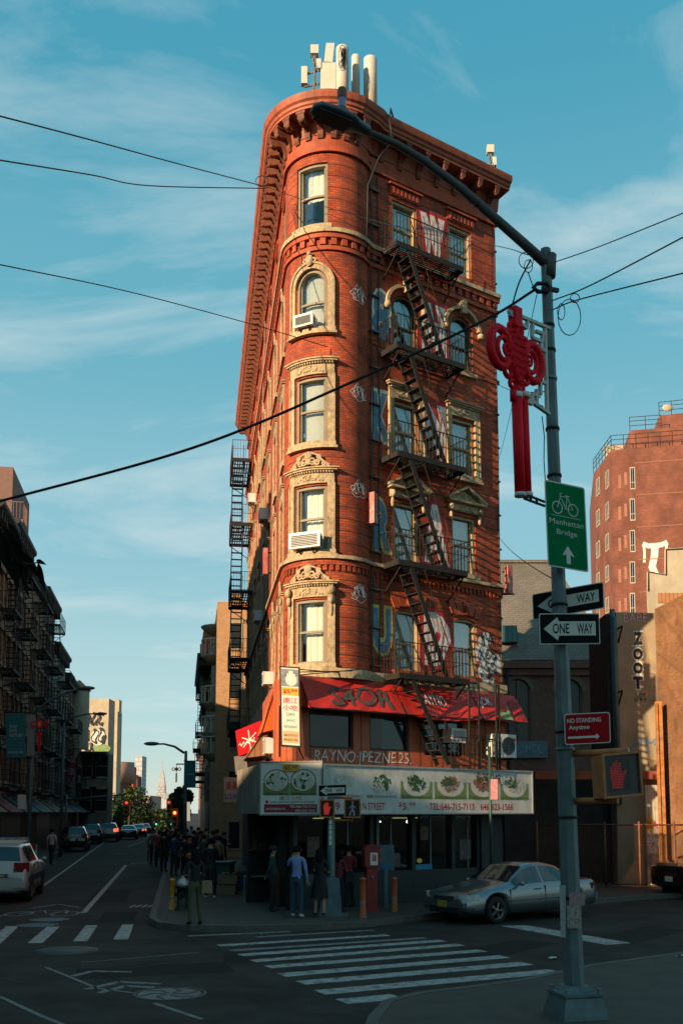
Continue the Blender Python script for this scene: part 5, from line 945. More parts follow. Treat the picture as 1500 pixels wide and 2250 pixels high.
x, y = gnd(848, 1995, .14); f = stand((x, y, .14)); BX = thing('public_phone', 'grey public phone hood on a post behind the orange bollards', 'phone', (x, y, .14)); m = MB(f); m.box(-.05, .05, -.04, .04, 0, 1.2); m.build('post', m_galvt, BX); m = MB(f); m.prism([(-.02, 1.0), (.3, 1.0), (.3, 1.6), (.2, 1.68), (-.02, 1.68)], -.22, .22, 0); m.build('hood', m_galvt, BX); m = MB(f); m.box(-.14, .14, -.05, -.03, 1.05, 1.2); m.build('blue_panel', mat('phone_blue', (.02, .12, .25), .5), BX)
# greengrocer crates, bins and stands in the shadow on the left pavement
m_card = mat('cardboard', (.22, .14, .08), .85, var=.2); m_bluep = mat('blue_plastic_crate', (.02, .06, .13), .5, var=.1); m_greenpl = mat('green_plastic', (.01, .055, .05), .5)
rg = random.Random(8)
def crate(x, y, z, w, d, h, mt, label, rz=0, bag=False):
    T_ = thing('crate', label, 'crate', (x, y, z), rz, 'crates of the pavement stall'); f = stand((x, y, z), rz); m = MB(f); t = .02
    m.box(-w/2, w/2, -d/2, d/2, 0, t); [m.box(-w/2, w/2, s_*d/2-t/2, s_*d/2+t/2, t, h) for s_ in (-1, 1)]; [m.box(s_*w/2-t/2, s_*w/2+t/2, -d/2+t, d/2-t, t, h) for s_ in (-1, 1)]; m.build('box', mt, T_)
    m = MB(f); [m.ball((rg.uniform(-w*.38, w*.38), rg.uniform(-d*.36, d*.36), h-.02+rg.uniform(0, .05)), .06, 5) for _ in range(14)]; m.build('produce', mat('mixed_produce', (.12, .10, .03), .6, var=.6, vs=9), T_)
lbls = ['cardboard crate on the ground nearest the green bin', 'cardboard crate on top of the nearest stack', 'blue crate beside the shop wall', 'blue crate stacked on another blue crate', 'cardboard crate further up the left pavement', 'blue crate at the back of the pavement stall']
for i, (px, py, z, mt) in enumerate(((500, 1965, .14, m_card), (502, 1965, .46, m_card), (530, 1955, .14, m_bluep), (530, 1955, .44, m_bluep), (512, 1935, .14, m_card), (535, 1930, .14, m_bluep))): x, y = gnd(px, py, .14); crate(x, y, z, .6, .45, .29, mt, lbls[i], rad(-8+i*3))
x, y = gnd(497, 1962, .14); BN = thing('litter_bin', 'large dark green rubbish bin beside the pavement stall', 'bin', (x-.25, y+.6, .14)); f = stand((x-.25, y+.6, .14), -.1); m = MB(f); m.grid([sq(.34, 0), sq(.38, .9)], True); m.build('body', m_greenpl, BN); m = MB(f); m.box(-.42, .42, -.42, .42, .9, .97); m.bar((-.4, -.43, .95), (.4, -.43, .95), .04); m.build('lid', m_greenpl, BN)
# folding table of the stall
x, y = gnd(560, 1990, .14); TB = thing('stall_table', 'folding table standing under the canopy by the corner', 'table', (x+.3, y+1.2, .14)); f = stand((x+.3, y+1.2, .14), rad(-10)); m = MB(f); m.box(-.7, .5, -.3, .3, .72, .75); m.build('table_top', mat('pale_board', (.2, .17, .13), .7), TB)
for a in ((-.66, -.26), (.46, -.26), (-.66, .26), (.46, .26)): m = MB(f); m.bar((a[0], a[1], 0), (a[0], a[1], .72), .03); m.build('leg', m_galv, TB)
# ================================================================ PEOPLE
import bmesh
def person(px, py, h, face, label, top, bottom, shoes=None, sleeves=True, skirt=False, hairm=None, pose='stand', hat=None, longhair=False, skin=None, wide=1., legs=None):
    x, y = gnd(px, py, .14) if not isinstance(px, tuple) else px; zg = .14 if not isinstance(py, str) else 0
    if isinstance(py, str): pass
    k = h/1.72; skin = skin or m_skin; sl_ = top if sleeves else skin; shoes = shoes or m_black; legm = legs or bottom
    V = []; E = []; R = []; BM = []
    def v(p, r, par=None, mt=0):
        V.append(Vector(p)*k); R.append((r*k*(wide if r > .07 else 1), r*k*(.82 if r > .09 else 1))); i = len(V)-1
        if par is not None: E.append((par, i)); BM.append(mt)
        return i
    # front of the figure is -y; materials: 0 top 1 bottom 2 skin 3 shoes 4 sleeve 5 legs
    pel = v((0, 0, .95), .135); wst = v((0, -.005, 1.08), .12, pel, 0); ch = v((0, 0, 1.28), .145, wst, 0); nk0 = v((0, .005, 1.42), .085, ch, 0); nk = v((0, -.005, 1.48), .055, nk0, 2)
    tl_ = .035 if pose != 'phone' else .06
    hd0 = v((0, -.015, 1.55), .075, nk, 2); hd = v((0, -.01-tl_*.4, 1.62), .092, hd0, 2); hdt = v((0, .0-tl_*.2, 1.69), .062, hd, 2)
    st = {'walk': .22, 'apart': .03}.get(pose, .03)
    for s_ in (-1, 1):
        hp = v((s_*.095, 0, .88), .105, pel, 1); sy_ = st*s_; kn = v((s_*.10, -.02-sy_*.5, .50), .072, hp, 5); an = v((s_*.115, .02-sy_+(.02 if pose == 'walk' else 0), .09), .045 if legm is not m_skin else .04, kn, 5)
        hl = v((s_*.115, .03-sy_, .045), .045, an, 3); v((s_*.13, -.14-sy_, .03), .036, hl, 3)
        sh = v((s_*.175, .0, 1.38), .062, nk0, 0)
        P_ = pose
        if P_ in ('phone', 'point') and (P_ == 'phone' or s_ > 0): elb = (s_*.22, -.03, 1.12); wr_ = (s_*.08, -.27, 1.18) if P_ == 'phone' else (s_*.18, -.2, 1.42)
        elif P_ == 'back': elb = (s_*.24, .08, 1.12); wr_ = (s_*.05, .17, .93)
        elif P_ == 'hips': elb = (s_*.30, .04, 1.12); wr_ = (s_*.15, -.08, 1.02)
        else: elb = (s_*.235, .02, 1.12); wr_ = (s_*.24, -.05, .88)
        if P_ == 'point' and s_ > 0: elb = (s_*.25, -.08, 1.22)
        e = v(elb, .046, sh, 4); w_ = v(wr_, .03, e, 4 if sleeves != 'short' else 2)
        d = (Vector(wr_)-Vector(elb)).normalized(); pm = Vector(wr_)+d*.05; pi_ = v(pm, .03, w_, 2)
        sdv = d.cross(Vector((0, 1, .3))).normalized()
        for q in range(4): 
            a = pm+d*.05+sdv*(q-1.5)*.02; f1 = v(a, .0105, pi_, 2); v(a+d*(.045-.006*abs(q-1.3))+Vector((0, -.012, 0)), .008, f1, 2)
        a = pm+sdv*-.04+d*.01; f1 = v(a, .011, pi_, 2); v(a+d*.035-sdv*.008, .009, f1, 2)
    me = D.meshes.new('person_body'); me.from_pydata([tuple(q) for q in V], E, []); o = D.objects.new('tmp', me); COL.objects.link(o)
    md = o.modifiers.new('s', 'SKIN'); md.use_smooth_shade = True
    for q, r in zip(me.skin_vertices[0].data, R): q.radius = r
    me.skin_vertices[0].data[0].use_root = True
    sb = o.modifiers.new('u', 'SUBSURF'); sb.levels = 1; sb.render_levels = 1
    bpy.context.view_layer.update(); nm = D.meshes.new_from_object(o.evaluated_get(bpy.context.evaluated_depsgraph_get())); D.objects.remove(o)
    mts = [top, bottom, skin, shoes, sl_, legm]
    for q in mts: nm.materials.append(q)
    seg = [(V[a], V[b], mt) for (a, b), mt in zip(E, BM)]
    for p in nm.polygons:
        c = p.center; best = 9; bm_ = 0
        for a, b, mt in seg:
            ab = b-a; t = max(0, min(1, (c-a).dot(ab)/max(ab.length_squared, 1e-9))); dd = (c-a-ab*t).length
            if dd < best: best = dd; bm_ = mt
        if bm_ == 0 and c.z < .93*k: bm_ = 1
        if bm_ == 4 and sleeves == 'short' and c.z < 1.2*k and (c.z < 1.16*k or pose != 'phone'): bm_ = 2
        p.material_index = bm_; p.use_smooth = True
    T_ = thing('person', label, 'person', (x, y, zg), rad(face)); b = D.objects.new('body', nm); COL.objects.link(b); b.parent = T_
    I_ = lambda a, b, c: Vector((a, b, c))*k
    m = MB(I_); hm = hairm or m_hair; sm_ = True; m.smooth = True; yy = -.01-tl_*.4
    rows = []
    for i in range(7):
        th = i/6*(2.0); rows.append([(.108*sin(th)*cos(a*pi/8), yy+.012+.118*sin(th)*sin(a*pi/8) if sin(a*pi/8) > -.2 or th < 1.15 else yy+.012-.118*.91*min(1, sin(th)), 1.625+.118*cos(th) if sin(a*pi/8) > -.2 or th < 1.15 else 1.625+.118*cos(1.15)) for a in range(17)])
    m.grid(rows)
    if longhair: m.grid([[(.105*cos(a*pi/8)*q, yy+.03+.1*sin(a*pi/8)*q, z) for a in range(0, 9)] for z, q in ((1.64, 1.05), (1.5, 1.15), (1.38, 1.1), (1.3, .8))])
    (m.build('hair', hm, None) if 0 else None); ho = m.build('hair', hm); ho.parent = T_
    for s_ in (-1, 1): m = MB(I_); m.ball((s_*.034, yy-.083, 1.63), .011, 6); e_ = m.build('eye', m_black); e_.parent = T_; m = MB(I_); m.ball((s_*.098, yy+.01, 1.615), .024, 6, .5, .8, 1.2); e_ = m.build('ear', skin); e_.parent = T_
    m = MB(I_); m.ball((0, yy-.092, 1.605), .017, 6, .8, 1, 1.4); e_ = m.build('nose', skin); e_.parent = T_; m = MB(I_); m.ball((0, yy-.084, 1.572), .02, 6, 1.1, .4, .3); e_ = m.build('mouth', mat('lips', (.25, .1, .08), .5)); e_.parent = T_
    if hat:
        m = MB(I_); m.lathe([(.118, 1.655), (.12, 1.68), (.105, 1.73), (.06, 1.755), (0, 1.76)], 0, yy+.01, 14); m.prism([(.09*cos(a*pi/8-pi), yy-.09+.1*sin(a*pi/8-pi)) for a in range(9)], 1.655, 1.667, 2); q = m.build('cap', hat); q.parent = T_
    if skirt:
        m = MB(I_); m.smooth = True; m.grid([[((r_+.01*cos(a*3*pi/6))*cos(a*pi/12), .8*(r_+.01*cos(a*3*pi/6))*sin(a*pi/12), z) for a in range(25)] for z, r_ in ((1.0, .15), (.9, .175), (.7, .2), (skirt, .225))]); q = m.build('skirt', bottom); q.parent = T_
    return T_, k
def cloth(n, c): return mat(n, c, .85, var=.15, vs=6)
c_blk = cloth('black_cloth', (.012, .012, .013)); c_navy = cloth('navy_cloth', (.012, .018, .03)); c_teal = cloth('dark_teal_jacket', (.008, .04, .042)); c_blue = cloth('light_blue_shirt', (.17, .23, .44)); c_jean = cloth('blue_jeans', (.018, .05, .08)); c_ol = cloth('olive_trousers', (.075, .075, .035)); c_red = cloth('red_shirt', (.20, .02, .025)); c_wh = cloth('white_shirt', (.42, .42, .42)); c_gr = cloth('grey_cloth', (.06, .06, .06)); c_bl2 = cloth('blue_jacket', (.01, .035, .10)); c_pk = cloth('pink_shirt', (.25, .06, .07)); c_ws = cloth('white_shoe', (.5, .5, .5)); c_mar = cloth('maroon_blouse', (.16, .015, .03)); c_tan = cloth('tan_cloth', (.2, .14, .08))
person(428, 2032, 1.72, -150, 'woman in black vest and olive flared trousers holding a phone at the kerb', c_blk, c_ol, None, 'short', False, None, 'phone', None, True)
person(598, 2002, 1.66, 95, 'man in dark teal jacket and cap with hands behind his back', c_teal, c_blk, None, True, False, None, 'back', c_navy)
person(652, 2016, 1.74, 165, 'man in light blue shirt, jeans and white shoes raising one hand', c_blue, c_jean, c_ws, True, False, None, 'point')
person(702, 2014, 1.66, 170, 'woman in a black dress standing just left of the short pole', c_blk, c_blk, None, 'short', .48, None, 'phone', None, True, legs=m_skin)
person(745, 2003, 1.60, 150, 'woman in maroon blouse just right of the short pole', c_mar, c_blk, None, 'short', False, None, 'phone', None, True)
person(766, 1993, 1.64, 200, 'person in dark red patterned shirt behind the maroon blouse woman', c_red, c_blk, None, 'short', False, None, 'phone')
person(462, 1975, 1.78, -170, 'large man in black hoodie and white soled shoes looking at his phone', c_blk, c_blk, c_ws, True, False, None, 'phone', wide=1.25)
far = [(337, 1903, 1.74, 10, c_gr, c_blk, 'walk', 'man in grey shirt walking at the left end of the pavement crowd'), (349, 1906, 1.7, 170, c_red, c_navy, 'stand', 'person in bright red top at the crowd edge near the road'), (382, 1925, 1.72, 160, c_bl2, c_blk, 'phone', 'person in blue jacket behind the yellow bollard'), (398, 1912, 1.66, 20, c_blk, c_blk, 'hips', 'person in black standing behind the blue jacket'), (410, 1893, 1.7, 200, c_pk, c_gr, 'stand', 'person in pink shirt in the middle of the crowd'), (425, 1905, 1.7, 130, c_navy, c_blk, 'phone', 'person in navy top turned away in the crowd'), (440, 1915, 1.75, 90, c_gr, c_navy, 'stand', 'person in dark grey coat facing sideways behind the hooded man'), (366, 1893, 1.68, 180, c_blk, c_blk, 'walk', 'dark figure walking away between red and blue tops'), (476, 1900, 1.72, -90, c_red, c_blk, 'hips', 'person in red shirt beneath the shop awnings'), (452, 1890, 1.7, 180, c_tan, c_blk, 'stand', 'person in tan top far back beneath the shop awnings'), (420, 1878, 1.7, 0, c_wh, c_navy, 'walk', 'person in white top walking toward us far up the pavement'), (395, 1880, 1.68, 170, c_blk, c_gr, 'walk', 'dark figure far up the pavement near the lamp post'), (490, 1915, 1.7, 60, c_navy, c_navy, 'phone', 'person in navy jacket by the stacked crates')]
far += [(330, 1893, 1.66, 175, c_wh, c_gr, 'stand', 'person in white shirt at the far left end of the crowd'), (356, 1884, 1.72, 20, c_navy, c_blk, 'walk', 'person in navy walking behind the bright red top'), (374, 1876, 1.7, 180, c_gr, c_blk, 'walk', 'grey clad figure far up the left side of the crowd'), (392, 1898, 1.74, -60, c_blk, c_navy, 'phone', 'person in black turned to the shops beside the slim lamp'), (405, 1922, 1.62, 170, c_navy, c_blk, 'stand', 'short person in navy right behind the hydrant'), (416, 1935, 1.68, 30, c_blk, c_blk, 'hips', 'person in black partly hidden by the woman in flared trousers'), (447, 1932, 1.7, -120, c_gr, c_blk, 'phone', 'person in grey between the flared trousers woman and the hooded man'), (468, 1912, 1.74, 100, c_blk, c_gr, 'stand', 'person in black beneath the cream shop sign'), (480, 1935, 1.66, 150, c_tan, c_navy, 'stand', 'person in tan jacket beside the green bin'), (435, 1884, 1.7, 180, c_mar, c_blk, 'walk', 'person in maroon far up the pavement'), (360, 1915, 1.72, 160, c_blk, c_blk, 'stand', 'person in black between the red top and the blue jacket')]
for px, py, h_, fc_, a, b, ps, lb in far: person(px, py, h_, fc_, lb, a, b, None, 'short' if a in (c_red, c_pk, c_wh) else True, False, None, ps)
person(113, 1900, 1.74, 175, 'man in white shirt and dark trousers crossing the left street', c_wh, c_navy, None, 'short', False, None, 'walk')
# ================================================================ VEHICLES
m_tyre = mat('tyre_rubber', (.012, .012, .012), .85); m_rim = mat('alloy_rim', (.16, .16, .15), .35, .7, var=.2); m_cglass = mat('car_glass', (.010, .016, .018), .05, var=.05, spec=.9); m_chrome = mat('chrome_trim', (.5, .5, .5), .15, 1.)
def lerpc(tab, x):
    for (a, *p), (b, *q) in zip(tab, tab[1:]):
        if a <= x <= b:
            t = (x-a)/(b-a); t = t*t*(3-2*t) if 0 else t
            return [u+(w-u)*t for u, w in zip(p, q)]
    return list(tab[-1][1:] if x > tab[-1][0] else tab[0][1:])
def car(label, gx, gy, heading, paint, kind='sedan', detail=2, lights='off', extra=None, cat='car', group=None, nm='parked_car', z=0):
    # x forward 0 (front) .. L (rear); table: x, halfwidth, z_bottom, z_belt, z_top(centre), half width at top
    if kind == 'sedan':
        L_ = 4.75; wx = (.95, 3.68); wr = .33
        T = [(0, .70, .34, .52, .60, .60), (.05, .78, .26, .62, .68, .70), (.25, .86, .22, .70, .76, .76), (.6, .895, .20, .76, .83, .78), (1.2, .90, .19, .84, .93, .76), (1.45, .90, .19, .87, .99, .72), (2.15, .90, .19, .90, 1.36, .58), (2.45, .90, .19, .91, 1.42, .57), (3.0, .90, .19, .92, 1.42, .57), (3.35, .90, .2, .93, 1.36, .57), (3.95, .89, .2, .94, 1.04, .66), (4.1, .89, .22, .94, 1.0, .70), (4.55, .86, .25, .93, .98, .72), (4.7, .80, .30, .88, .93, .68), (4.75, .72, .36, .74, .78, .62)]
        side = [(1.62, 2.62), (2.70, 3.42), (3.46, 3.74)]; wsx = (1.50, 2.12); rwx = (3.42, 3.92); bw_ = 1
    else:
        L_ = 4.9; wx = (.95, 3.82); wr = .38
        T = [(0, .72, .42, .80, .88, .62), (.05, .84, .34, .95, 1.0, .72), (.3, .93, .28, 1.03, 1.1, .78), (1.0, .96, .26, 1.10, 1.17, .80), (1.25, .96, .26, 1.12, 1.22, .78), (1.9, .96, .26, 1.14, 1.66, .66), (2.3, .96, .26, 1.15, 1.75, .66), (3.6, .96, .26, 1.16, 1.76, .66), (4.4, .95, .28, 1.17, 1.70, .64), (4.72, .93, .32, 1.15, 1.22, .76), (4.84, .90, .36, .98, 1.02, .78), (4.9, .84, .42, .72, .76, .70)]
        side = [(1.5, 2.4), (2.47, 3.35), (3.42, 4.2)]; wsx = (1.30, 1.86); rwx = (4.43, 4.70); bw_ = 1
    def sec(x, n=6):    # half section bottom centre -> roof centre
        w, zb_, zl, zt_, tw_ = lerpc(T, x); ar = 0
        for c in wx:
            d_ = abs(x-c)
            if d_ < wr+.07: ar = max(ar, wr+math.sqrt((wr+.07)**2-d_*d_))
        zb2 = max(zb_, ar)
        z1 = min(max(zb2, zb_+.05), zl-.06)
        pts = [(0, max(zb_, .0)), (w*.72, zb_ if not ar else zb_), (w*.72, z1), (w*.985, z1+.005), (w, z1+(zl-z1)*.35), (w*.995, z1+(zl-z1)*.7), (w*.965, zl-.03), (w*.93, zl)]
        for i in range(1, 5): t = i/4; pts.append((w*.93+(tw_-w*.93)*t**1.0, zl+(zt_-.045-zl)*t if zt_-zl > .2 else zl+(zt_-zl)*t*.6))
        pts += [(tw_*.8, zt_-.015 if zt_-zl > .2 else zt_-(zt_-zl)*.15), (tw_*.4, zt_), (0, zt_)]
        return pts
    hd = rad(heading); f = lambda x, y, zq: Vector((gx+x*sin(hd)-y*cos(hd), gy+x*cos(hd)+y*sin(hd), z+zq)); R_ = thing(nm, label, cat, (gx+L_/2*sin(hd), gy+L_/2*cos(hd), z), -hd, group)
    n = 72 if detail > 1 else 34; xs = sorted(set([L_*i/n for i in range(n+1)]+[t[0] for t in T])); m = MB(f); m.smooth = True
    for s_ in (-1, 1): m.grid([[(x, s_*y, zq) for y, zq in sec(x)] for x in xs])
    for x in (0, L_): P = sec(x); m.smooth = False; m.face([(x, y, zq) for y, zq in P]+[(x, -y, zq) for y, zq in P[-2:0:-1]])
    B = m.build('body', paint, R_, weld=True)
    def topz(x): return lerpc(T, x)[3]
    for a, b in side:   # side glass, a few mm proud of the pillars
        for s_ in (-1, 1):
            m = MB(f); m.smooth = True; rows = []
            for i in range(7):
                x = a+(b-a)*i/6; w, zb_, zl, zt_, tw_ = lerpc(T, x); r_ = []
                for t in (.08, .35, .65, .9): r_.append((x, s_*(w*.93+(tw_-w*.93)*t+.008), zl+(zt_-.045-zl)*t+.004))
                rows.append(r_)
            m.grid(rows); m.build('side_window', m_cglass, R_)
    for (a, b), nm_ in ((wsx, 'windscreen'), (rwx, 'rear_window')):
        m = MB(f); m.smooth = True; rows = []
        for i in range(6):
            x = a+(b-a)*i/5; w, zb_, zl, zt_, tw_ = lerpc(T, x); k_ = .008; rows.append([(x, y*tw_, zq+k_) for y, zq in ((-.94, zt_-.022), (-.78, zt_-.012), (-.4, zt_), (0, zt_), (.4, zt_), (.78, zt_-.012), (.94, zt_-.022))])
        m.grid(rows); m.build(nm_, m_cglass, R_)
    for c in wx:
        for s_ in (-1, 1):
            fw = lambda x, y, zq, c=c, s_=s_: f(c+x, s_*(.90 if kind == 'sedan' else .95)+y*s_, wr+zq)
            m = MB(lambda x, y, zq: fw(x, zq, y)); m.lathe([(wr*.62, .012), (wr*.86, .012), (wr*.98, -.01), (wr, -.05), (wr, -.19), (wr*.9, -.21), (0, -.21)], n=26); W_ = m.build('wheel', m_tyre, R_)
            m = MB(lambda x, y, zq: fw(x, zq, y)); m.lathe([(wr*.66, .014), (wr*.6, .0), (wr*.56, -.03)], n=22); m.lathe([(0, .004), (wr*.16, .0), (wr*.18, -.02)], n=12)
            for a in range(5): q = a*2*pi/5; m.bar((wr*.1*cos(q), wr*.1*sin(q), -.008), (wr*.6*cos(q), wr*.6*sin(q), -.012), .02, .07) if 0 else m.face([(wr*.12*cos(q-.5), wr*.12*sin(q-.5), -.004), (wr*.6*cos(q-.17), wr*.6*sin(q-.17), -.01), (wr*.6*cos(q+.17), wr*.6*sin(q+.17), -.01), (wr*.12*cos(q+.5), wr*.12*sin(q+.5), -.004)])
            m.build('rim', m_rim, W_)
    we = lambda x: lerpc(T, x)[0]
    m_hl = mat('headlight_glass', (.75, .74, .68), .08, .3, var=.25, vs=14, spec=1); on = lights == 'rear'
    m_tl = mat('tail_light_lit', (.4, .02, .02), .3, emit=((1, .08, .03), 1.6)) if on else mat('tail_light', (.16, .01, .01), .2, spec=.8)
    for s_ in (-1, 1):
        x0, z0 = (.06, .60) if kind == 'sedan' else (.08, .86)
        m = MB(f); m.smooth = True; m.grid([[(x, s_*(we(x)*1.0*q+.006), zq) for zq in (z0-.02, z0+.05, z0+.13)] for x, q in ((x0-.04, .72), (x0-.02, .86), (x0+.06, .98), (x0+.2, 1.0), (x0+.34, 1.005))]); m.build('headlight', m_hl, R_)
        xr, zr = (L_-.01, .72) if kind == 'sedan' else (L_-.04, .95); hz = .15 if kind == 'sedan' else .26
        m = MB(f); m.grid([[(x, s_*(we(min(x, L_))*q+.008), zq) for zq in (zr-.02, zr+hz*.5, zr+hz)] for x, q in ((xr+.015, .62), (xr+.005, .9), (xr-.12, 1.0), (xr-.3, 1.0))]); m.build('tail_light', m_tl, R_)
        if detail: 
            x0 = side[0][0]+.12; zm_ = lerpc(T, x0)[2]; m = MB(f); m.ball((x0-.02, s_*(we(x0)+.08), zm_+.06), .09, 7, .7, 1, .62); m.bar((x0, s_*(we(x0)-.06), zm_+.03), (x0, s_*(we(x0)+.06), zm_+.05), .04); m.build('mirror', paint, R_)
            for xd in ((1.42, 2.66, 3.56) if kind == 'sedan' else (1.35, 2.43, 3.38)):
                w, zb_, zl, zt_, tw_ = lerpc(T, xd); m = MB(f); m.box(xd-.006, xd+.006, s_*(w-.04), s_*(w+.003), zb_+.12, zl-.05); m.build('door_gap', m_black, R_)
            for xd in (2.5, 3.45): m = MB(f); m.bar((xd, s_*(we(xd)+.018), lerpc(T, xd)[2]-.12), (xd-.2, s_*(we(xd)+.018), lerpc(T, xd)[2]-.12), .025, .03); m.build('door_handle', paint, R_)
            w = we(2); zs = .52 if kind == 'sedan' else .6; m = MB(f); m.box(1.35, 3.2, s_*(w-.01), s_*(w+.012), zs, zs+.035); m.build('side_moulding', m_chrome if kind == 'sedan' else m_black, R_)
    zf = .50 if kind == 'sedan' else .62
    m = MB(f); m.box(-.006, .05, -.34, .34, zf+.07, zf+.17 if kind == 'sedan' else zf+.28); G_ = m.build('grille', m_black, R_); m = MB(f); [m.box(-.012, -.006, -.33, .33, zf+.085+.03*i, zf+.095+.03*i) for i in range(3)]; m.build('grille_bars', m_chrome, G_)
    m = MB(f); m.box(-.012, .1, -.5, .5, zf-.22, zf-.10); m.build('lower_intake', m_black, R_)
    m = MB(f); m.box(-.03, .1, -.74, .74, zf-.08, zf+.02); m.build('front_bumper', paint, R_); m = MB(f); m.box(-.036, -.03, -.16, .16, zf-.10, zf+.06); m.build('licence_plate', mat('amber_plate', (.35, .2, .04), .5) if kind == 'sedan' else m_signw, R_)
    m = MB(f); m.box(L_-.08, L_+.03, -.78, .78, .42 if kind == 'sedan' else .48, .60 if kind == 'sedan' else .66); m.build('rear_bumper', paint, R_); m = MB(f); m.box(L_+.008, L_+.016, -.16, .16, .66 if kind == 'sedan' else .76, .78 if kind == 'sedan' else .9); m.build('licence_plate', m_signw, R_)
    if extra: extra(f, R_, L_)
    return R_
p_silver = mat('silver_blue_car_paint', (.17, .20, .21), .28, .75, var=.05, coat=.8); p_black = mat('black_car_paint', (.008, .009, .01), .2, .2, var=.05, coat=1); p_white = mat('white_car_paint', (.34, .33, .31), .3, .1, var=.05, coat=.6); p_teal = mat('dark_teal_car_paint', (.01, .04, .045), .2, .3, var=.05, coat=1); p_grey = mat('grey_car_paint', (.05, .055, .06), .25, .5, var=.05, coat=1)
hx, hy = 3.79, 24.75; hd_ = rad(54); fx = hx-.95*sin(hd_)-.9*cos(hd_); fy = hy-.95*cos(hd_)+.9*sin(hd_)
car('silver sedan parked along the kerb in front of the restaurant', fx, fy, 54, p_silver, 'sedan')
x, y = gnd(1500, 1975); car('black car with lit chrome nose entering at the right edge', 10.4, 32.2, 62, p_black, 'suv')
def police(f, R_, L_):
    m = MB(f); m.box(2.2, 2.5, -.62, .62, 1.78, 1.9); m.build('light_bar', mat('clear_light_bar', (.25, .25, .27), .2, var=.6, vs=8), R_)
    m = MB(f); [m.bar((2.0+k*.28, -.6, 1.79), (2.0+k*.28, .6, 1.79), .05) for k in range(8)]; m.build('roof_rack', m_signw, R_)
    fb = lambda s_, o, zq: f(L_+.035+o, s_, zq); m = MB(fb); m.text('POLICE', 0, .83, .11, .8, .004, off=.03); m.build('lettering', m_black, R_)
    m = MB(f); m.box(.6, 4.5, -.975, -.966, .62, .80); m.box(.6, 4.5, .966, .975, .62, .80); m.build('stripe', mat('navy_stripe', (.01, .03, .09), .5), R_)
    m = MB(fb); m.stroke([(.52, 1.0), (.6, 1.08), (.55, .98), (.64, .96)], .02, .004); m.build('emblem', mat('green_decal', (.02, .15, .05), .5), R_)
hp = rad(-9.5)
def rearcar(label, px, py, heading, paint, kind, lights='off', extra=None, group=None, nm='parked_car'):
    # px,py: ground point under the middle of the rear bumper; heading = direction from front to rear reversed (car drives away)
    x, y = gnd(px, py); L_ = 4.75 if kind == 'sedan' else 4.9; hd = rad(heading+180); return car(label, x-L_*sin(hd), y-L_*cos(hd), heading+180, paint, kind, 1, lights, extra, 'car', group, nm)
rearcar('white police car with a light bar cut by the left frame edge', -14, 1987, -10, p_white, 'suv', extra=police, nm='police_car')
rearcar('black parked car nearest the white police car on the left', 160, 1872, -11, p_black, 'suv'); rearcar('teal parked car half hidden between two dark cars', 198, 1855, -11, p_teal, 'suv')
rearcar('dark van with amber lights lit, the tallest car in the queue', 236, 1850, -10, p_grey, 'suv', 'rear', nm='moving_car'); rearcar('dark sedan further up the street right of the tall van', 281, 1845, -10, p_teal, 'sedan', nm='moving_car'); rearcar('red lit sedan farthest up the street', 303, 1840, -10, p_black, 'sedan', 'rear', nm='moving_car')
rearcar('farthest small dark car beside the red lit sedan', 315, 1836, -10, p_grey, 'sedan', nm='moving_car')

def bag(px, py, dx, dy, z, mt, label, w=.26, h=.28):
    x, y = gnd(px, py, .14); x += dx; y += dy; T_ = thing('shoulder_bag', label, 'bag', (x, y, z), 0, 'bags carried by pedestrians'); f = stand((x, y, z), rad(20)); m = MB(f); m.prism([(-w/2, 0), (w/2, 0), (w/2*.85, h), (-w/2*.85, h)], -.05, .05); m.build('pouch', mt, T_); m = MB(f); m.tube([(-w*.35, 0, h), (-w*.3, 0, h+.35), (0, .03, 1.42-z), (w*.3, 0, h+.35), (w*.35, 0, h)], .012, 5); m.build('strap', m_black, T_)
bag(428, 2032, .26, .02, .86, c_tan, 'tan shoulder bag of the woman in flared trousers'); bag(702, 2014, -.26, 0, .9, c_gr, 'grey bag at the side of the woman in the black dress'); bag(745, 2003, .27, -.05, .9, c_blk, 'black bag of the woman in the maroon blouse'); bag(382, 1925, .26, 0, .9, c_gr, 'grey bag of the person in the blue jacket')
# ================================================================ BACKGROUND BUILDINGS
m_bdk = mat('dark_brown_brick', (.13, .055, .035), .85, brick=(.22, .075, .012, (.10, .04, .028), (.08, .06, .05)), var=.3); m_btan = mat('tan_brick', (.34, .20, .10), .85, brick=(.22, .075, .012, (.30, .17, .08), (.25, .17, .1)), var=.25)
m_bor = mat('orange_tan_brick', (.42, .22, .10), .85, brick=(.22, .075, .012, (.36, .18, .08), (.3, .2, .12)), var=.2); m_bpk = mat('pink_red_brick', (.20, .06, .036), .85, brick=(.36, .12, .02, (.15, .042, .026), (.2, .085, .055)), var=.45, vs=.5, stain=((.10, .035, .024), .4, .85, .5))
m_bgr = mat('grey_render', (.20, .17, .14), .85, var=.3, vs=.8, stain=((.1, .08, .06), .8, .6)); m_bcr = mat('cream_render', (.42, .35, .25), .85, var=.2, vs=.8, stain=((.26, .2, .14), .8, .5)); m_bred = mat('dark_red_paint', (.16, .03, .022), .7, var=.3)
m_wdark = mat('dark_window_glass', (.014, .016, .018), .2, var=.5, vs=.6, spec=.3); m_cdark = mat('dark_cornice', (.03, .025, .022), .7, var=.3); m_lint = mat('stone_lintel', (.28, .22, .15), .8, var=.3)
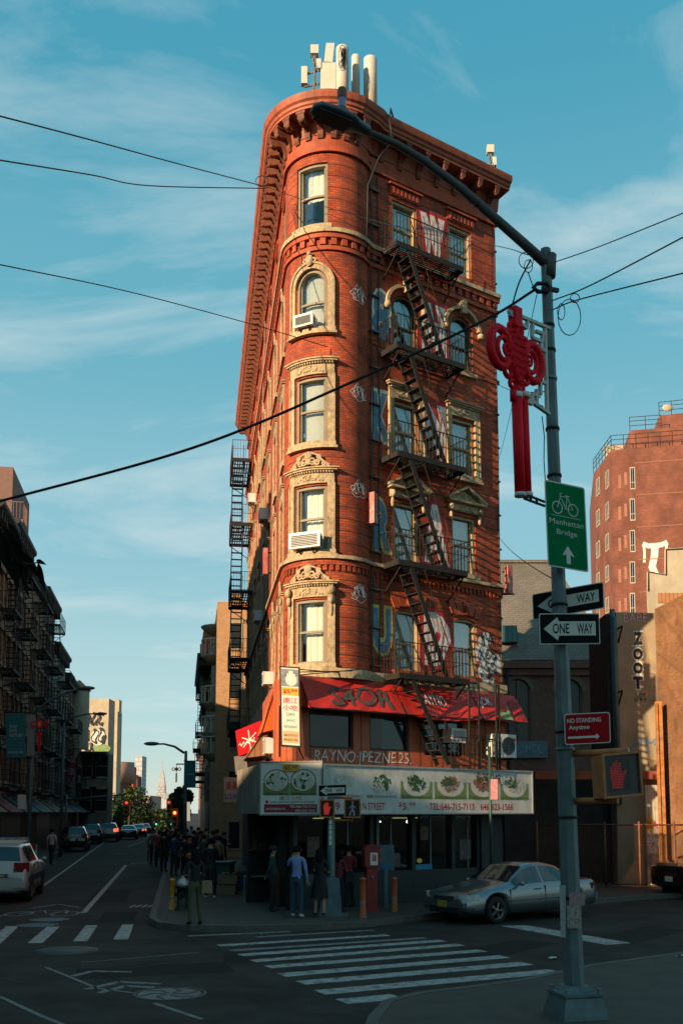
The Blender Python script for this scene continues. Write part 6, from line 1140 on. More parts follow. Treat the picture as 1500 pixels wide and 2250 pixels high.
def block(name, label, O, u, wd, dp, ht, wm, bays=4, floors=5, fh=3.2, g0=3.9, win=(1.0, 1.8), cor=1, corm=None, side=None, lint=True, n=None, fpanes=m_wdark, base=None, z0=0, group=None, far=False):
    """building: street face on the line O + s*u, depth dp behind it"""
    f = wallf(O, u, n); T_ = thing(name, label, 'building', (*f(wd/2, 0, 0)[:2], z0), 0, group); m = MB(f); ops = []
    bw = wd/max(bays, 1)
    for i in range(floors):
        for j in range(bays): c = (j+.5)*bw; ops.append((c-win[0]/2, c+win[0]/2, g0+i*fh+.8, g0+i*fh+.8+win[1]))
    S = sorted({0, wd, *[o[0] for o in ops], *[o[1] for o in ops]}); Z = sorted({z0, ht, *[o[2] for o in ops], *[o[3] for o in ops]})
    Z = [z for z in Z if z <= ht]
    for a, b in zip(S, S[1:]):
        for c, d in zip(Z, Z[1:]):
            if any(o[0] < (a+b)/2 < o[1] and o[2] < (c+d)/2 < o[3] for o in ops): continue
            m.face([(a, 0, c), (b, 0, c), (b, 0, d), (a, 0, d)])
    for a, b, c, d in ops:
        if d > ht: continue
        m.face([(a, 0, c), (a, -.2, c), (a, -.2, d), (a, 0, d)]); m.face([(b, -.2, c), (b, 0, c), (b, 0, d), (b, -.2, d)]); m.face([(a, 0, c), (b, 0, c), (b, -.2, c), (a, -.2, c)]); m.face([(a, -.2, d), (b, -.2, d), (b, 0, d), (a, 0, d)])
    m.face([(0, 0, z0), (0, -dp, z0), (0, -dp, ht), (0, 0, ht)]); m.face([(wd, 0, z0), (wd, -dp, z0), (wd, -dp, ht), (wd, 0, ht)]); m.face([(0, -dp, z0), (wd, -dp, z0), (wd, -dp, ht), (0, -dp, ht)]); m.face([(0, 0, ht-.4), (wd, 0, ht-.4), (wd, -dp, ht-.4), (0, -dp, ht-.4)])
    m.build('wall', wm, T_)
    for a, b, c, d in ops:
        if d > ht: continue
        m = MB(f); z_ = (c+d)/2; m.box(a, a+.06, -.18, -.1, c, d); m.box(b-.06, b, -.18, -.1, c, d); m.box(a+.06, b-.06, -.18, -.1, z_-.03, z_+.03); m.box(a+.06, b-.06, -.18, -.1, d-.06, d); m.box(a+.06, b-.06, -.18, -.1, c, c+.06)
        if lint: m.box(a-.12, b+.12, -.05, .08, d+.002, d+.25); m.box(a-.08, b+.08, -.05, .09, c-.12, c-.002)
        W_ = m.build('window', m_lint, T_); m = MB(f); m.face([(a+.03, -.14, c+.03), (b-.03, -.14, c+.03), (b-.03, -.14, d-.03), (a+.03, -.14, d-.03)]); m.build('pane', fpanes, W_)
    if cor:
        m = MB(f); cd = .3+.35*cor
        m.grid([[(s_, o, z) for o, z in ((-.2, ht-.6), (.03, ht-.6), (.1, ht-.45), (cd-.1, ht-.2), (cd, ht-.1), (cd, ht+.12), (-.3, ht+.2))] for s_ in (-.05, wd+.05)])
        for s_ in (-.05, wd+.05): m.face([(s_, o, z) for o, z in ((-.2, ht-.6), (.03, ht-.6), (.1, ht-.45), (cd-.1, ht-.2), (cd, ht-.1), (cd, ht+.12), (-.3, ht+.2))])
        k = .3
        while k < wd: m.box(k, k+.16, .0, cd-.12, ht-.75, ht-.24); k += .75
        m.build('cornice', corm or m_cdark, T_)
    if base is not None: m = MB(f); m.box(.1, wd-.1, -.1, .06, 0, 3.1); m.build('shopfront', base, T_)
    return T_, f
# left row
uLr = Vector((-.1705, .985)); OLr = Vector((-13.15, 24.0)); nLr = (uLr.y, -uLr.x)
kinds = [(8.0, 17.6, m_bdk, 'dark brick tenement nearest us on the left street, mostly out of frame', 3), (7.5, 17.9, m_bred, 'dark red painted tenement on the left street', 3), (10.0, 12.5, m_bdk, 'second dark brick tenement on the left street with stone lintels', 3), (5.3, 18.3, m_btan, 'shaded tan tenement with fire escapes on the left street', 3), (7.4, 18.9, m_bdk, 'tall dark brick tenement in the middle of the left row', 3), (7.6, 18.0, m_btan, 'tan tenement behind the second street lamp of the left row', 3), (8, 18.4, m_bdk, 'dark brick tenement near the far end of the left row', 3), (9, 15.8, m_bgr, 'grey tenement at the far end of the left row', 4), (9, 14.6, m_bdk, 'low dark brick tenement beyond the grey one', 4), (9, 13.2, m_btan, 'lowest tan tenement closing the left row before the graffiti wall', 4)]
s_ = 0; m_sh = [mat('dark_shopfront', (.03, .03, .03), .5, var=.4), mat('brown_shopfront', (.06, .035, .02), .6, var=.4)]
rg = random.Random(21)
m_awn = [mat('teal_shop_awning', (.015, .06, .07), .7), mat('grey_shop_awning', (.1, .1, .1), .7), mat('ochre_shop_awning', (.14, .09, .02), .7), mat('red_shop_awning', (.16, .02, .02), .7)]
felab = ['nearest', 'second', 'third', 'fourth', 'fifth', 'sixth', 'seventh', 'eighth', 'ninth', 'last']
for i, (wd, ht, wm, lb, fl) in enumerate(kinds):
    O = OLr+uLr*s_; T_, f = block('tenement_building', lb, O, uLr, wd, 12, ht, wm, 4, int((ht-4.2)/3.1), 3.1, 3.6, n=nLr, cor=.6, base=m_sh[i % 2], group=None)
    if i >= 2: fire_escape(f, felab[i-1]+' fire escape along the shaded tenements of the left street', wd*.28, wd*.76, 1.0, [z for z in (16.2, 13.1, 10.0, 6.9, 3.9) if z < ht-1.5], wd*.32, wd*.66, .4, bal=.3)
    if i >= 2: A_, _, _, _ = awning(f, .5, wd-.5, ('teal', 'grey', 'ochre', 'red')[i % 4]+' shop awning at street level of the '+felab[i]+' left tenement', m_awn[i % 4], 3.6, 2.7, 1.3, nm='shop_awning')
    s_ += wd
m_pk2 = mat('pink_brick_slab', (.20, .11, .09), .85, var=.15)
TT, f = block('apartment_tower', 'pinkish tower with a small corner balcony at the left frame edge', (-23.6, 62), (-.17, .985), 26, 9, 23.8, m_pk2, 6, 8, 3.2, 5, n=nLr, cor=0, lint=False)
TT['label'] = 'pinkish tower with a small corner balcony at the upper left frame edge'
def towerat(name, label, px0, px1, py, Y, wm, dp=20, bays=0, floors=0, skew=0, cor=0, fh=3.3, win=(1.2, 1.7), pent=None, z0=0, cat='building', fp=m_wdark, lint=False, off=0):
    a = at(px0, py, Y); b = at(px1, py, Y+skew); u = Vector((b.x-a.x, skew)); return block(name, label, (a.x, a.y), u, u.length, dp, a.z, wm, bays, floors, fh, max(2., a.z-floors*fh-.6-off), win, cor, None, lint=lint, z0=z0, n=(u.y, -u.x), fpanes=fp)
# balcony on the pink tower
c = at(38, 1150, 62); m = MB(stand(c, rad(10))); m.box(-1.1, .5, -1.0, .8, -.2, 0); [m.bar((-1.1+k*.2, -1.0, 0), (-1.1+k*.2, -1.0, 1.1), .03) for k in range(9)]; m.bar((-1.1, -1, 1.1), (.5, -1, 1.1), .05); [m.bar((.5, -1+k*.2, 0), (.5, -1+k*.2, 1.1), .03) for k in range(9)]; m.bar((.5, -1, 1.1), (.5, .8, 1.1), .05); m.box(-4, -.5, 1.0, 9, -30, 4.0)
m.build('balcony_block', m_pk2, TT)
GB, f = towerat('corner_building', 'cream walled building with graffiti rising past the left row', 183, 240, 1535, 112, m_bcr, 3)
a = at(183, 1600, 112); fG = wallf((a.x, 111.9), (1, 0)); 
wG = at(240, 1600, 112).x-a.x
def gpx(px, py): p = at(px, py, 111.9); return p.x-a.x, p.z
for tx, px, py, h_, w_, mt in (('BAOC', 205, 1582, 1.6, 2.3, m_blob), ('OG', 216, 1620, 1.9, 1.4, m_blob), ('XA', 196, 1645, 1.2, 1.3, m_blob)): x_, z_ = gpx(px, py); lay(fG, GB, 'graffiti', mt, lambda m: m.text(tx, x_, z_, h_, w_, .02, wob=.1, off=.03))
x_, z_ = gpx(216, 1620); lay(fG, GB, 'graffiti', m_wspray, lambda m: disc(m, x_, z_, .8, .9, .012)); x_, z_ = gpx(218, 1648); lay(fG, GB, 'graffiti', m_grspray, lambda m: blobs(m, x_, z_, 1.1, .5, 20, .3, .015, rg))
SH, f = towerat('corner_building', 'grey shaded corner building with white framed windows below the graffiti', 181, 234, 1655, 100, m_bgr, 3, 2, 3, 0, .5, 3.4, (1.6, 2.2), fp=m_wdark, lint=True)
TB2, f = towerat('apartment_tower', 'pale beige tower with rooftop box beyond the graffiti building', 238, 259, 1563, 150, m_bcr, 3)
m = MB(stand(at(248, 1563, 150))); m.box(-.9, .9, .2, 2, -.5, 1.8); m.build('roof_box', m_bcr, TB2)
c = at(172, 1600, 95); WT = thing('water_tower', 'cream rooftop water tower with a conical orange roof', 'water tower', tuple(c)); zt_ = at(172, 1518, 95).z; m = MB(stand((c.x, c.y, 0))); m.lathe([(1.0, c.z-2), (1.0, zt_), ], n=16); m.build('tank', m_bcr, WT); m = MB(stand((c.x, c.y, 0))); m.lathe([(1.15, zt_), (.1, zt_+1.0), (0, zt_+1.05)], n=16); m.build('cone_roof', mat('orange_shingle', (.35, .15, .06), .8), WT)
RB = thing('round_corner_building', 'low pinkish round cornered building above the far trees', 'building', tuple(at(257, 1760, 165))); cB = at(255, 1690, 170); m = MB(stand((cB.x, cB.y, 0))); zt_ = at(255, 1672, 165).z; m.lathe([(2.7, 0), (2.7, zt_-3.6), (3.1, zt_-3.6), (3.1, zt_), (0, zt_)], n=24); m.build('wall', mat('pink_sandstone', (.36, .20, .14), .8, var=.15), RB)
towerat('corner_building', 'small bright red building with a dark cornice far up the street', 275, 291, 1684, 190, mat('bright_red_brick', (.38, .06, .04), .8), 4, 2, 3, 0, .8, 3.0); towerat('corner_building', 'narrow dark building beside the small red one', 290, 303, 1705, 200, m_bdk, 4, 1, 3, 0, .3)
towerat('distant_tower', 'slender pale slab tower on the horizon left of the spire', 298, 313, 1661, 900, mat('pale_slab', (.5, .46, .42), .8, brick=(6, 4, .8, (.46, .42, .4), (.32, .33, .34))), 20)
# art-deco spire
SPx = at(355, 1790, 1900); CH = thing('spire_skyscraper', 'distant art deco skyscraper with a stepped needle spire at the end of the street', 'skyscraper', (SPx.x, 1900, 0)); f = stand((SPx.x, 1900, 0)); q = lambda py: at(355, py, 1900).z; wpx = lambda w: w/2200*1900/2
m_ch = mat('pale_stone_tower', (.46, .42, .36), .7, brick=(7, 5, 1.6, (.42, .38, .33), (.25, .25, .25))); m_steel = mat('steel_crown', (.36, .36, .36), .4, .3)  # spire colours made paler in place of distance haze
m = MB(f)
for w_, y0, y1 in ((24, 1800, 1752), (19, 1800, 1742), (15, 1752, 1725)): k = wpx(w_); m.box(-k, k, -k+w_*.01, k, max(0, q(y0)), q(y1))
m.build('shaft', m_ch, CH); m = MB(f); k0 = [(wpx(14), q(1726)), (wpx(13.2), q(1718)), (wpx(11), q(1712)), (wpx(10.5), q(1708)), (wpx(8.4), q(1703)), (wpx(8), q(1700)), (wpx(5.5), q(1695)), (wpx(3), q(1690)), (wpx(1.6), q(1684)), (wpx(.9), q(1672)), (0, q(1664))]; m.grid([[(-a_, -a_, z), (a_, -a_, z), (a_, a_, z), (-a_, a_, z)] for a_, z in k0], True); m.build('crown', m_steel, CH)
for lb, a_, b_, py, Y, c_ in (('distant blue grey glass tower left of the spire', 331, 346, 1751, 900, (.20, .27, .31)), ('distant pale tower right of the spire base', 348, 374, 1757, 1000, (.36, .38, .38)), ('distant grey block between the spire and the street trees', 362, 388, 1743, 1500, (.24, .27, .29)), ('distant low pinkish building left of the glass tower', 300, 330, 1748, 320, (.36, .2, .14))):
    towerat('distant_tower', lb, a_, b_, py, Y, mat('haze_'+str(py), c_, .7, var=.1), 20)  # haze is painted into the pale base colours of far towers
# right row behind the wedge building
m_orb = m_bor
a = at(478, 1322, 58); NBd = thing('apartment_building', 'orange tan brick apartment building with rounded balconies behind the wedge building', 'building', (a.x, 58, 0)); b_ = at(560, 1322, 58); m = MB(); u = Vector((-.15, .989)); pw = [(a.x, 58), (b_.x+2, 58), (b_.x+2+u.x*14, 58+14), (a.x+u.x*14, 58+14)]; m.prism(pw, 0, a.z, 2); m.build('wall', m_orb, NBd)
fNb = wallf((a.x, 58), (1, 0))
for k in range(5):
    for sx_ in (.75, 2.4):
        m = MB(fNb); zz_ = a.z-2.8-k*2.9; m.box(sx_, sx_+.75, -.05, .05, zz_-.09, zz_); m.box(sx_, sx_+.07, -.05, .04, zz_+.001, zz_+1.5); m.box(sx_+.68, sx_+.75, -.05, .04, zz_+.001, zz_+1.5); m.box(sx_-.05, sx_+.8, -.05, .07, zz_+1.501, zz_+1.7); W_ = m.build('window', m_lint, NBd); m = MB(fNb); m.box(sx_+.07, sx_+.68, -.05, .012, zz_+.001, zz_+1.5); m.build('pane', m_wdark, W_)
m = MB(); m.prism([(a.x+.9, 57.9), (a.x+1.5, 57.9), (a.x+1.5, 58), (a.x+.9, 58)], a.z-.1, a.z+.5, 2); m.build('parapet', m_orb, NBd)
for k, py in enumerate((1378, 1442, 1545, 1610, 1655)):
    c = at(484, py, 61); T_ = MB(stand((c.x, 61+k*.01, c.z))); T_.lathe([(0, -.55), (.7, -.5), (1.15, -.1), (1.2, 0), (0, .001)], n=16); bo = T_.build('balcony', m_bcr, NBd)
    if k: m = MB(stand((c.x, 61, c.z))); [m.tube([(1.15*cos(a_*pi/8), 1.15*sin(a_*pi/8), 0), (1.15*cos(a_*pi/8), 1.15*sin(a_*pi/8), .95)], .035, 4) for a_ in range(16)]; m.tube([(1.15*cos(a_*pi/8), 1.15*sin(a_*pi/8), .95) for a_ in range(16)], .05, 4, closed=True); m.build('railing', m_signw, bo)
c = at(466, 1446, 77); PG = MB(stand((c.x, c.y, c.z))); PG.prism([(-.9, 0), (1.2, 0), (.9, 1.7), (-.6, 2.3)], -.5, .6); PG.tube([(-.6, 0, 2.3), (-.2, 0, 2.0), (.9, 0, 1.75), (1.2, 0, 2.0)], .1, 5); tag(PG.build('roof_pavilion', mat('orange_roof_tile', (.42, .09, .03), .7, wave=.3)), 'little orange curved roof pavilion beside the rounded balconies', 'pavilion')
uRr = Vector((-.156, .988)); nRr = (-uRr.y, uRr.x)
a = at(462, 1700, 74); block('tenement_building', 'right side building with a heavy dark cornice beyond the orange one', (a.x, 74), uRr, 18, 12, at(440, 1448, 76).z, m_btan, 6, 4, 3.2, 3.8, n=nRr, cor=2.2, corm=m_cdark, base=m_sh[0]); m = MB(); c = at(456, 1415, 80); m.box(c.x-.6, c.x+2.6, 80, 84, c.z-5, c.z); tag(m.build('roof_bulkhead', m_bgr), 'plain grey box on the roof behind the heavy cornice', 'bulkhead')
a = at(452, 1700, 93); block('tenement_building', 'lower tan tenement far along the right side of the street', (a.x, 93), uRr, 16, 12, at(430, 1560, 98).z, m_bor, 5, 3, 3.2, 3.8, n=nRr, cor=.6, base=m_sh[1]); a = at(447, 1700, 110); block('tenement_building', 'farthest brick tenement on the right side of the street', (a.x, 110), uRr, 30, 12, at(425, 1640, 120).z, m_bpk, 9, 2, 3.2, 3.8, n=nRr, cor=.6, base=m_sh[0])
for k, (px, Y, lv) in enumerate(((462, 76, (11.9, 8.8, 5.7)), (450, 96, (8.8, 5.7)))): a = at(px, 1700, Y); fire_escape(wallf((a.x, Y), uRr, nRr), ('dark fire escape on the building with the heavy cornice', 'dark fire escape on the lower tan tenement')[k], 1, 6, 1.1, lv, 1.5, 4.8, .45, bal=.4)
# ---------------- right-hand background: church, tower block, painted walls
m_shin = mat('grey_slate_roof', (.14, .12, .095), .85, brick=(.5, .28, .025, (.16, .14, .115), (.08, .07, .06)), var=.3, vs=.5, stain=((.12, .10, .08), .8, .6, 2)); m_chb = mat('church_brick', (.14, .055, .035), .85, brick=(.22, .075, .012, (.11, .04, .028), (.09, .07, .06)), var=.3)
YC = 66; a = at(1080, 1450, YC); b_ = at(1330, 1450, YC); zr = at(1150, 1237, YC+9).z; ze = at(1200, 1452, YC).z; CHU = thing('church', 'old brick church with a steep grey slate roof and arched windows', 'church', ((a.x+b_.x)/2, YC, 0))
m = MB(); m.face([(a.x-6, YC-.5, ze), (b_.x, YC-.5, ze), (b_.x, YC+9, zr), (a.x-6, YC+9, zr)]); x1 = at(1218, 1237, YC+9).x
m = MB(); m.face([(a.x-6, YC-.5, ze), (b_.x+.5, YC-.5, ze), (x1, YC+9, zr), (a.x-6, YC+9, zr)], uv=[(0, 0), (b_.x-a.x+6.5, 0), (x1-a.x+6, 14), (0, 14)]); m.face([(b_.x+.5, YC-.5, ze), (b_.x+.5, YC+18, ze), (x1, YC+9, zr)]); m.face([(a.x-6, YC+18, ze), (b_.x+.5, YC+18, ze), (x1, YC+9, zr), (a.x-6, YC+9, zr)]); m.box(a.x-6, x1, YC+8.8, YC+9.2, zr, zr+.2); RFc = m.build('roof', m_shin, CHU)
fC_ = wallf((a.x-6, YC), (1, 0)); ops = []; m = MB(fC_)
cx = [at(px, 1560, YC).x-(a.x-6) for px in (1137, 1250)]; ops = [(c-.85, c+.85, at(1137, 1640, YC).z, at(1137, 1492, YC).z, .85) for c in cx]; wall(m, fC_, 0, b_.x-a.x+6, 0, ze, ops, zm=lambda z: 0, rev=.35); m.box(-.1, b_.x-a.x+6.6, .02, .55, ze-.55, ze-.05); m.box(-.1, b_.x-a.x+6.4, .01, .3, ze-1.0, ze-.56); m.box(b_.x-a.x+6-.02, b_.x-a.x+6.0, -18, -.01, 0, ze); m.build('wall', m_chb, CHU)
for c, (a0, b0, z0_, z1_, _) in zip(cx, ops): m = MB(fC_); archband(m, c, z1_-.85, .86, .86, .3, 0, .08); m.box(a0, a0+.1, -.3, -.1, z0_, z1_); m.box(b0-.1, b0, -.3, -.1, z0_, z1_); m.box(c-.05, c+.05, -.3, -.1, z0_, z1_); W_ = m.build('arched_window', m_framed, CHU); m = MB(fC_); m.face([(a0, -.25, z0_), (b0, -.25, z0_), (b0, -.25, z1_), (a0, -.25, z1_)]); m.build('pane', m_wdark, W_)
p0 = at(1100, 1412, YC+1); m = MB(); zz0 = at(1100, 1412, YC+.6).z; m.prism([(at(1096, 1400, YC).x, 0), (at(1140, 1400, YC).x, 0), (at(1136, 1380, YC).x, 1.1), (at(1100, 1380, YC).x, 1.1)], YC+.4, YC+2.2); m2 = MB(lambda x, y, z: Vector((x, y, zz0+z))); m2.prism([(at(1096, 1400, YC).x, 0), (at(1140, 1400, YC).x, 0), (at(1136, 1380, YC).x, 1.1), (at(1098, 1380, YC).x, 1.1)], YC+.2, YC+2.2); m2.build('skylight', mat('verdigris_copper', (.05, .14, .14), .6, wave=.3), CHU)
m = MB(); m.tube([(at(1115, 1700, YC).x+k*.02, YC-.35, z) for k, z in ((0, 3), (0, ze-.6))], .1, 6); m.build('downpipe', m_iron, CHU)
# pink-red tower block
YT = 105; aT = at(1303, 1040, YT); cT = at(1345, 1015, YT-6); dT = at(1395, 995, YT-2); TBk = thing('brick_tower_block', 'tall pinkish red brick tower block with roof terraces and railings on the right', 'building', (aT.x+4, YT, 0))
zT = aT.z; PT_ = [(aT.x, YT), (at(1343, 1030, YT-7).x, YT-7), (at(1398, 1030, YT-7.5).x, YT-7.5), (at(1560, 1030, YT-9).x, YT-9), (at(1560, 1030, YT+10).x+8, YT+10), (aT.x+3, YT+14)]
m = MB(); m.prism(PT_, 0, zT, 2); m.build('wall', m_bpk, TBk)
zU = at(1440, 945, YT-6).z; m = MB(); m.prism([(at(1385, 1000, YT-6).x, YT-5.9), (at(1600, 1000, YT-6).x, YT-7.9), (at(1600, 1000, YT).x, YT+8), (at(1385, 1000, YT).x, YT+6)], zT-.3, zU, 2); m.build('penthouse', m_bpk, TBk)
m = MB(); zU2 = at(1470, 925, YT-5).z; m.prism([(at(1450, 1000, YT-5).x, YT-5), (at(1600, 1000, YT-5).x, YT-7), (at(1600, 1000, YT).x, YT+6), (at(1450, 1000, YT).x, YT+5)], zU-.3, zU2+.6, 2); m.build('penthouse', m_bpk, TBk)
def rail3(pts, z, parent, h=1.1, st_=1.1):
    m = MB()
    for a_, b2 in zip(pts, pts[1:]):
        A = Vector((*a_, z)); B = Vector((*b2, z)); n = max(1, int((B-A).length/st_))
        for q in (.35, .7, 1): m.tube([A+Vector((0, 0, h*q)), B+Vector((0, 0, h*q))], .035, 4)
        for i in range(n+1): p = A.lerp(B, i/n); m.tube([p, p+Vector((0, 0, h))], .035, 4)
    m.build('roof_railing', m_iron, parent)
rail3([PT_[0], PT_[1], PT_[2], PT_[3]], zT, TBk, 1.5); rail3([(at(1385, 1000, YT-6).x, YT-5.9), (at(1450, 1000, YT-6).x, YT-6.5)], zU, TBk, 1.4); rail3([(at(1450, 1000, YT-5).x, YT-5), (at(1600, 1000, YT-5).x, YT-7)], zU2+.6, TBk, 1.4)
m = MB(); c = at(1358, 1000, YT-6.2); m.box(c.x-.9, c.x+.9, YT-5, YT-4, zT, zT+1.3); m.build('roof_unit', m_bcr, TBk); m = MB(); c = at(1462, 915, YT-5); m.lathe([(0, 0)], n=3); m.ball((c.x, c.y-.5, zU2+1.2), .55, 8, 1, .3, .7); m.build('satellite_dish', m_bcr, TBk)
def twin(px, py0, py1, wpx_, A, B, nm='window', pan=False):
    u = (Vector(B)-Vector(A)).normalized(); s0_, z1_ = onw(px, py0, A, (u.x, u.y)); s1_, z0_ = onw(px+wpx_, py1, A, (u.x, u.y)); f = wallf(A, u, (u.y, -u.x)); m = MB(f); w_ = s1_-s0_
    if pan: m.box(s0_, s1_, -.05, .02, z0_, z1_); m.build('recessed_panel', mat('tan_blind_panel', (.30, .13, .08), .8), TBk); return
    m.box(s0_, s1_, -.05, .04, z1_-.1, z1_); m.box(s0_, s1_, -.05, .04, z0_, z0_+.12); m.box(s0_, s0_+.08, -.05, .04, z0_+.12, z1_-.1); m.box(s1_-.08, s1_, -.05, .04, z0_+.12, z1_-.1); m.box(s0_+w_*.45, s0_+w_*.52, -.05, .04, z0_+.12, z1_-.1); m.box(s0_+.08, s1_-.08, -.05, .03, z0_+(z1_-z0_)*.3, z0_+(z1_-z0_)*.33); W_ = m.build(nm, m_bcr, TBk); m = MB(f); m.box(s0_+.08, s1_-.08, -.05, .012, z0_+.12, z1_-.1); m.build('pane', m_wdark, W_)
for k in range(5): twin(1309, 1056+69*k, 1084+69*k, 8, PT_[0], PT_[1]); twin(1329, 1040+69*k, 1069+69*k, 8, PT_[0], PT_[1]); twin(1382, 1027+69*k, 1075+69*k, 13, PT_[1], PT_[2]); twin(1357, 1044+69*k, 1073+69*k, 7, PT_[1], PT_[2], pan=True); twin(1370, 1038+69*k, 1066+69*k, 7, PT_[1], PT_[2], pan=True)
u_ = (Vector(PT_[3])-Vector(PT_[2])).normalized(); fTb = wallf(PT_[2], u_, (u_.y, -u_.x))
def pTb(px, py): return onw(px, py, PT_[2], (u_.x, u_.y))
A = pTb(1413, 1195); B = pTb(1463, 1195); C = pTb(1440, 1285)
Mx = (A[0]+B[0])/2; lay(fTb, TBk, 'graffiti', m_wspray, lambda m: (m.stroke([(A[0]-.1, A[1]), (Mx-.6, A[1]-.25), (Mx+.6, A[1]-.2), (B[0]+.1, A[1]+.05)], .5, .02), m.stroke([(A[0], A[1]), (A[0]+.05, A[1]-1.0), (A[0], A[1]-1.9)], .24, .024), m.stroke([(B[0], A[1]), (B[0]-.05, A[1]-1.2), (B[0], A[1]-2.3)], .24, .025), m.stroke([(Mx, A[1]), (Mx-.1, A[1]-1.3), (Mx-.35, A[1]-2.4), (Mx+.1, C[1]+.6), (Mx+.9, C[1]), (Mx+1.6, C[1]-.1)], .7, .026)))
m = MB(fTb); [m.box(-.2, 18, -.02, .04, zT-1.6-3.3*k, zT-1.5-3.3*k) for k in range(6)]; m.build('floor_band', mat('pale_brick_band', (.26, .11, .07), .8), TBk)
# stepped white painted wall with black outline
YW = 74; g_ = lambda px, py: (at(px, py, YW).x, at(px, py, YW).z)
pw = [(1423, 1300), (1423, 1255), (1438, 1255), (1438, 1258), (1462, 1262), (1462, 1205), (1545, 1200), (1545, 1330), (1423, 1330)]
m = MB(); m.prism([g_(*p) for p in pw[:-2]]+[(g_(1545, 1330)[0], 0), (g_(1423, 1330)[0], 0)], YW, YW+.4); WW = m.build('painted_gable_wall', m_bcr); tag(WW, 'stepped white painted gable wall edged with black paint at the right', 'wall'); m = MB(lambda x, o, z: Vector((x, YW-.004-o, z))); m.m = 0; m.stroke([g_(*p) for p in ((1424, 1300), (1424, 1257), (1463, 1264), (1463, 1208), (1540, 1204))], .16, .0); o_ = m.build('outline_paint', m_blob, WW); m = MB(lambda x, o, z: Vector((x, YW-.008-o, z))); m.prism([g_(*p) for p in ((1444, 1303), (1500, 1303), (1500, 1325), (1444, 1325))], 0, .05); m.build('rusty_panel', mat('rusty_corrugated', (.38, .16, .06), .8, wave=.3), WW)
# ZOOT wall
YZ = 36.6; g_ = lambda px, py: (at(px, py, YZ).x, at(px, py, YZ).z); m = MB(); m.prism([g_(1352, 1345), g_(1437, 1347), g_(1448, 1560), (g_(1450, 1800)[0], 0), (g_(1352, 1800)[0], 0)], YZ, YZ+.5); ZW = m.build('stucco_wall', mat('tan_stucco', (.34, .26, .165), .85, var=.25, vs=.9, stain=((.26, .19, .12), 1.2, .6))); tag(ZW, 'tall tan stucco wall with black bubble letters running down it', 'wall'); fZ = wallf((0, YZ), (1, 0))
for i, (ch, py, h_) in enumerate((('Z', 1403, .78), ('O', 1437, .7), ('O', 1468, .72), ('T', 1500, .76))): x_, z_ = g_(1400, py); lay(fZ, ZW, 'graffiti', m_wspray, lambda m: m.text(ch, x_, z_, h_*.76, .44, .01, off=.13)); lay(fZ, ZW, 'graffiti', m_blob, lambda m: m.text(ch, x_, z_, h_*.61, .35, .02, off=.07))
x_, z_ = g_(1405, 1526); lay(fZ, ZW, 'graffiti', m_blob, lambda m: (m.text('CRM', x_, z_, .14, .36, .01, wob=.04), m.text('SKB 4', x_, z_-.18, .14, .42, .01, wob=.04))); x_, z_ = g_(1395, 1357); lay(fZ, ZW, 'graffiti', m_rspray, lambda m: m.text('BABE', x_, z_, .3, .85, .012, off=.03, wob=.02)); lay(fZ, ZW, 'graffiti', m_wspray, lambda m: m.text('BABE', x_, z_, .3, .85, .018, off=-.01, wob=.02)); x_, z_ = g_(1418, 1632); lay(fZ, ZW, 'graffiti', m_nspray, lambda m: (m.stroke([(x_-.5, z_-.15), (x_-.2, z_+.07), (x_+.2, z_), (x_+.45, z_+.25), (x_+.3, z_-.1)], .09, .01), m.stroke([(x_, z_+.2), (x_+.07, z_-.42)], .09, .014)))
m = MB(); c0, c1 = g_(1335, 1345), g_(1352, 1345); m.box(c0[0], c1[0]-.02, YZ+.3, YZ+3, 0, c0[1]); SW = m.build('side_building', mat('dark_grey_siding', (.05, .05, .05), .8, var=.3, wave=.5)); tag(SW, 'dark narrow building edge with drainpipes left of the tan stucco wall', 'building'); m = MB(); m.tube([(c1[0]-.1, YZ-.1, z) for z in (3, c0[1]-.2)], .09, 6); m.tube([(c0[0]+.15, YZ, z) for z in (3, c0[1]+.1)], .1, 6); m.build('drainpipe', m_galvt, SW)
for py in (1382, 1522): A = g_(1356, py); m = MB(); m.bar((A[0], YZ-.02, A[1]), (A[0], YZ-.6, A[1]), .05); m.bar((A[0], YZ-.6, A[1]), (A[0], YZ-.02, A[1]-.5), .05); m.build('wall_bracket', m_iron, ZW)
# brick side wall at right edge
p0 = Vector((at(1449, 1700, 36.5).x, 36.5)); p1 = Vector((at(1600, 1700, 32.5).x, 31)); u_ = (p1-p0).normalized(); fB = wallf(p0, u_, (u_.y, -u_.x)); z0_ = at(1441, 1338, 36.5).z; Lb = (p1-p0).length; m = MB(fB); m.prism([(0, 0), (Lb, 0), (Lb, z0_+.2), (0, z0_)], -.4, 0); BW_ = m.build('brick_side_wall', mat('weathered_orange_brick', (.27, .12, .05), .9, brick=(.22, .075, .012, (.2, .085, .035), (.2, .12, .07)), var=.4, vs=.8, stain=((.09, .045, .022), .9, .75, .8))); tag(BW_, 'bare sunlit brick side wall at the right frame edge', 'wall')
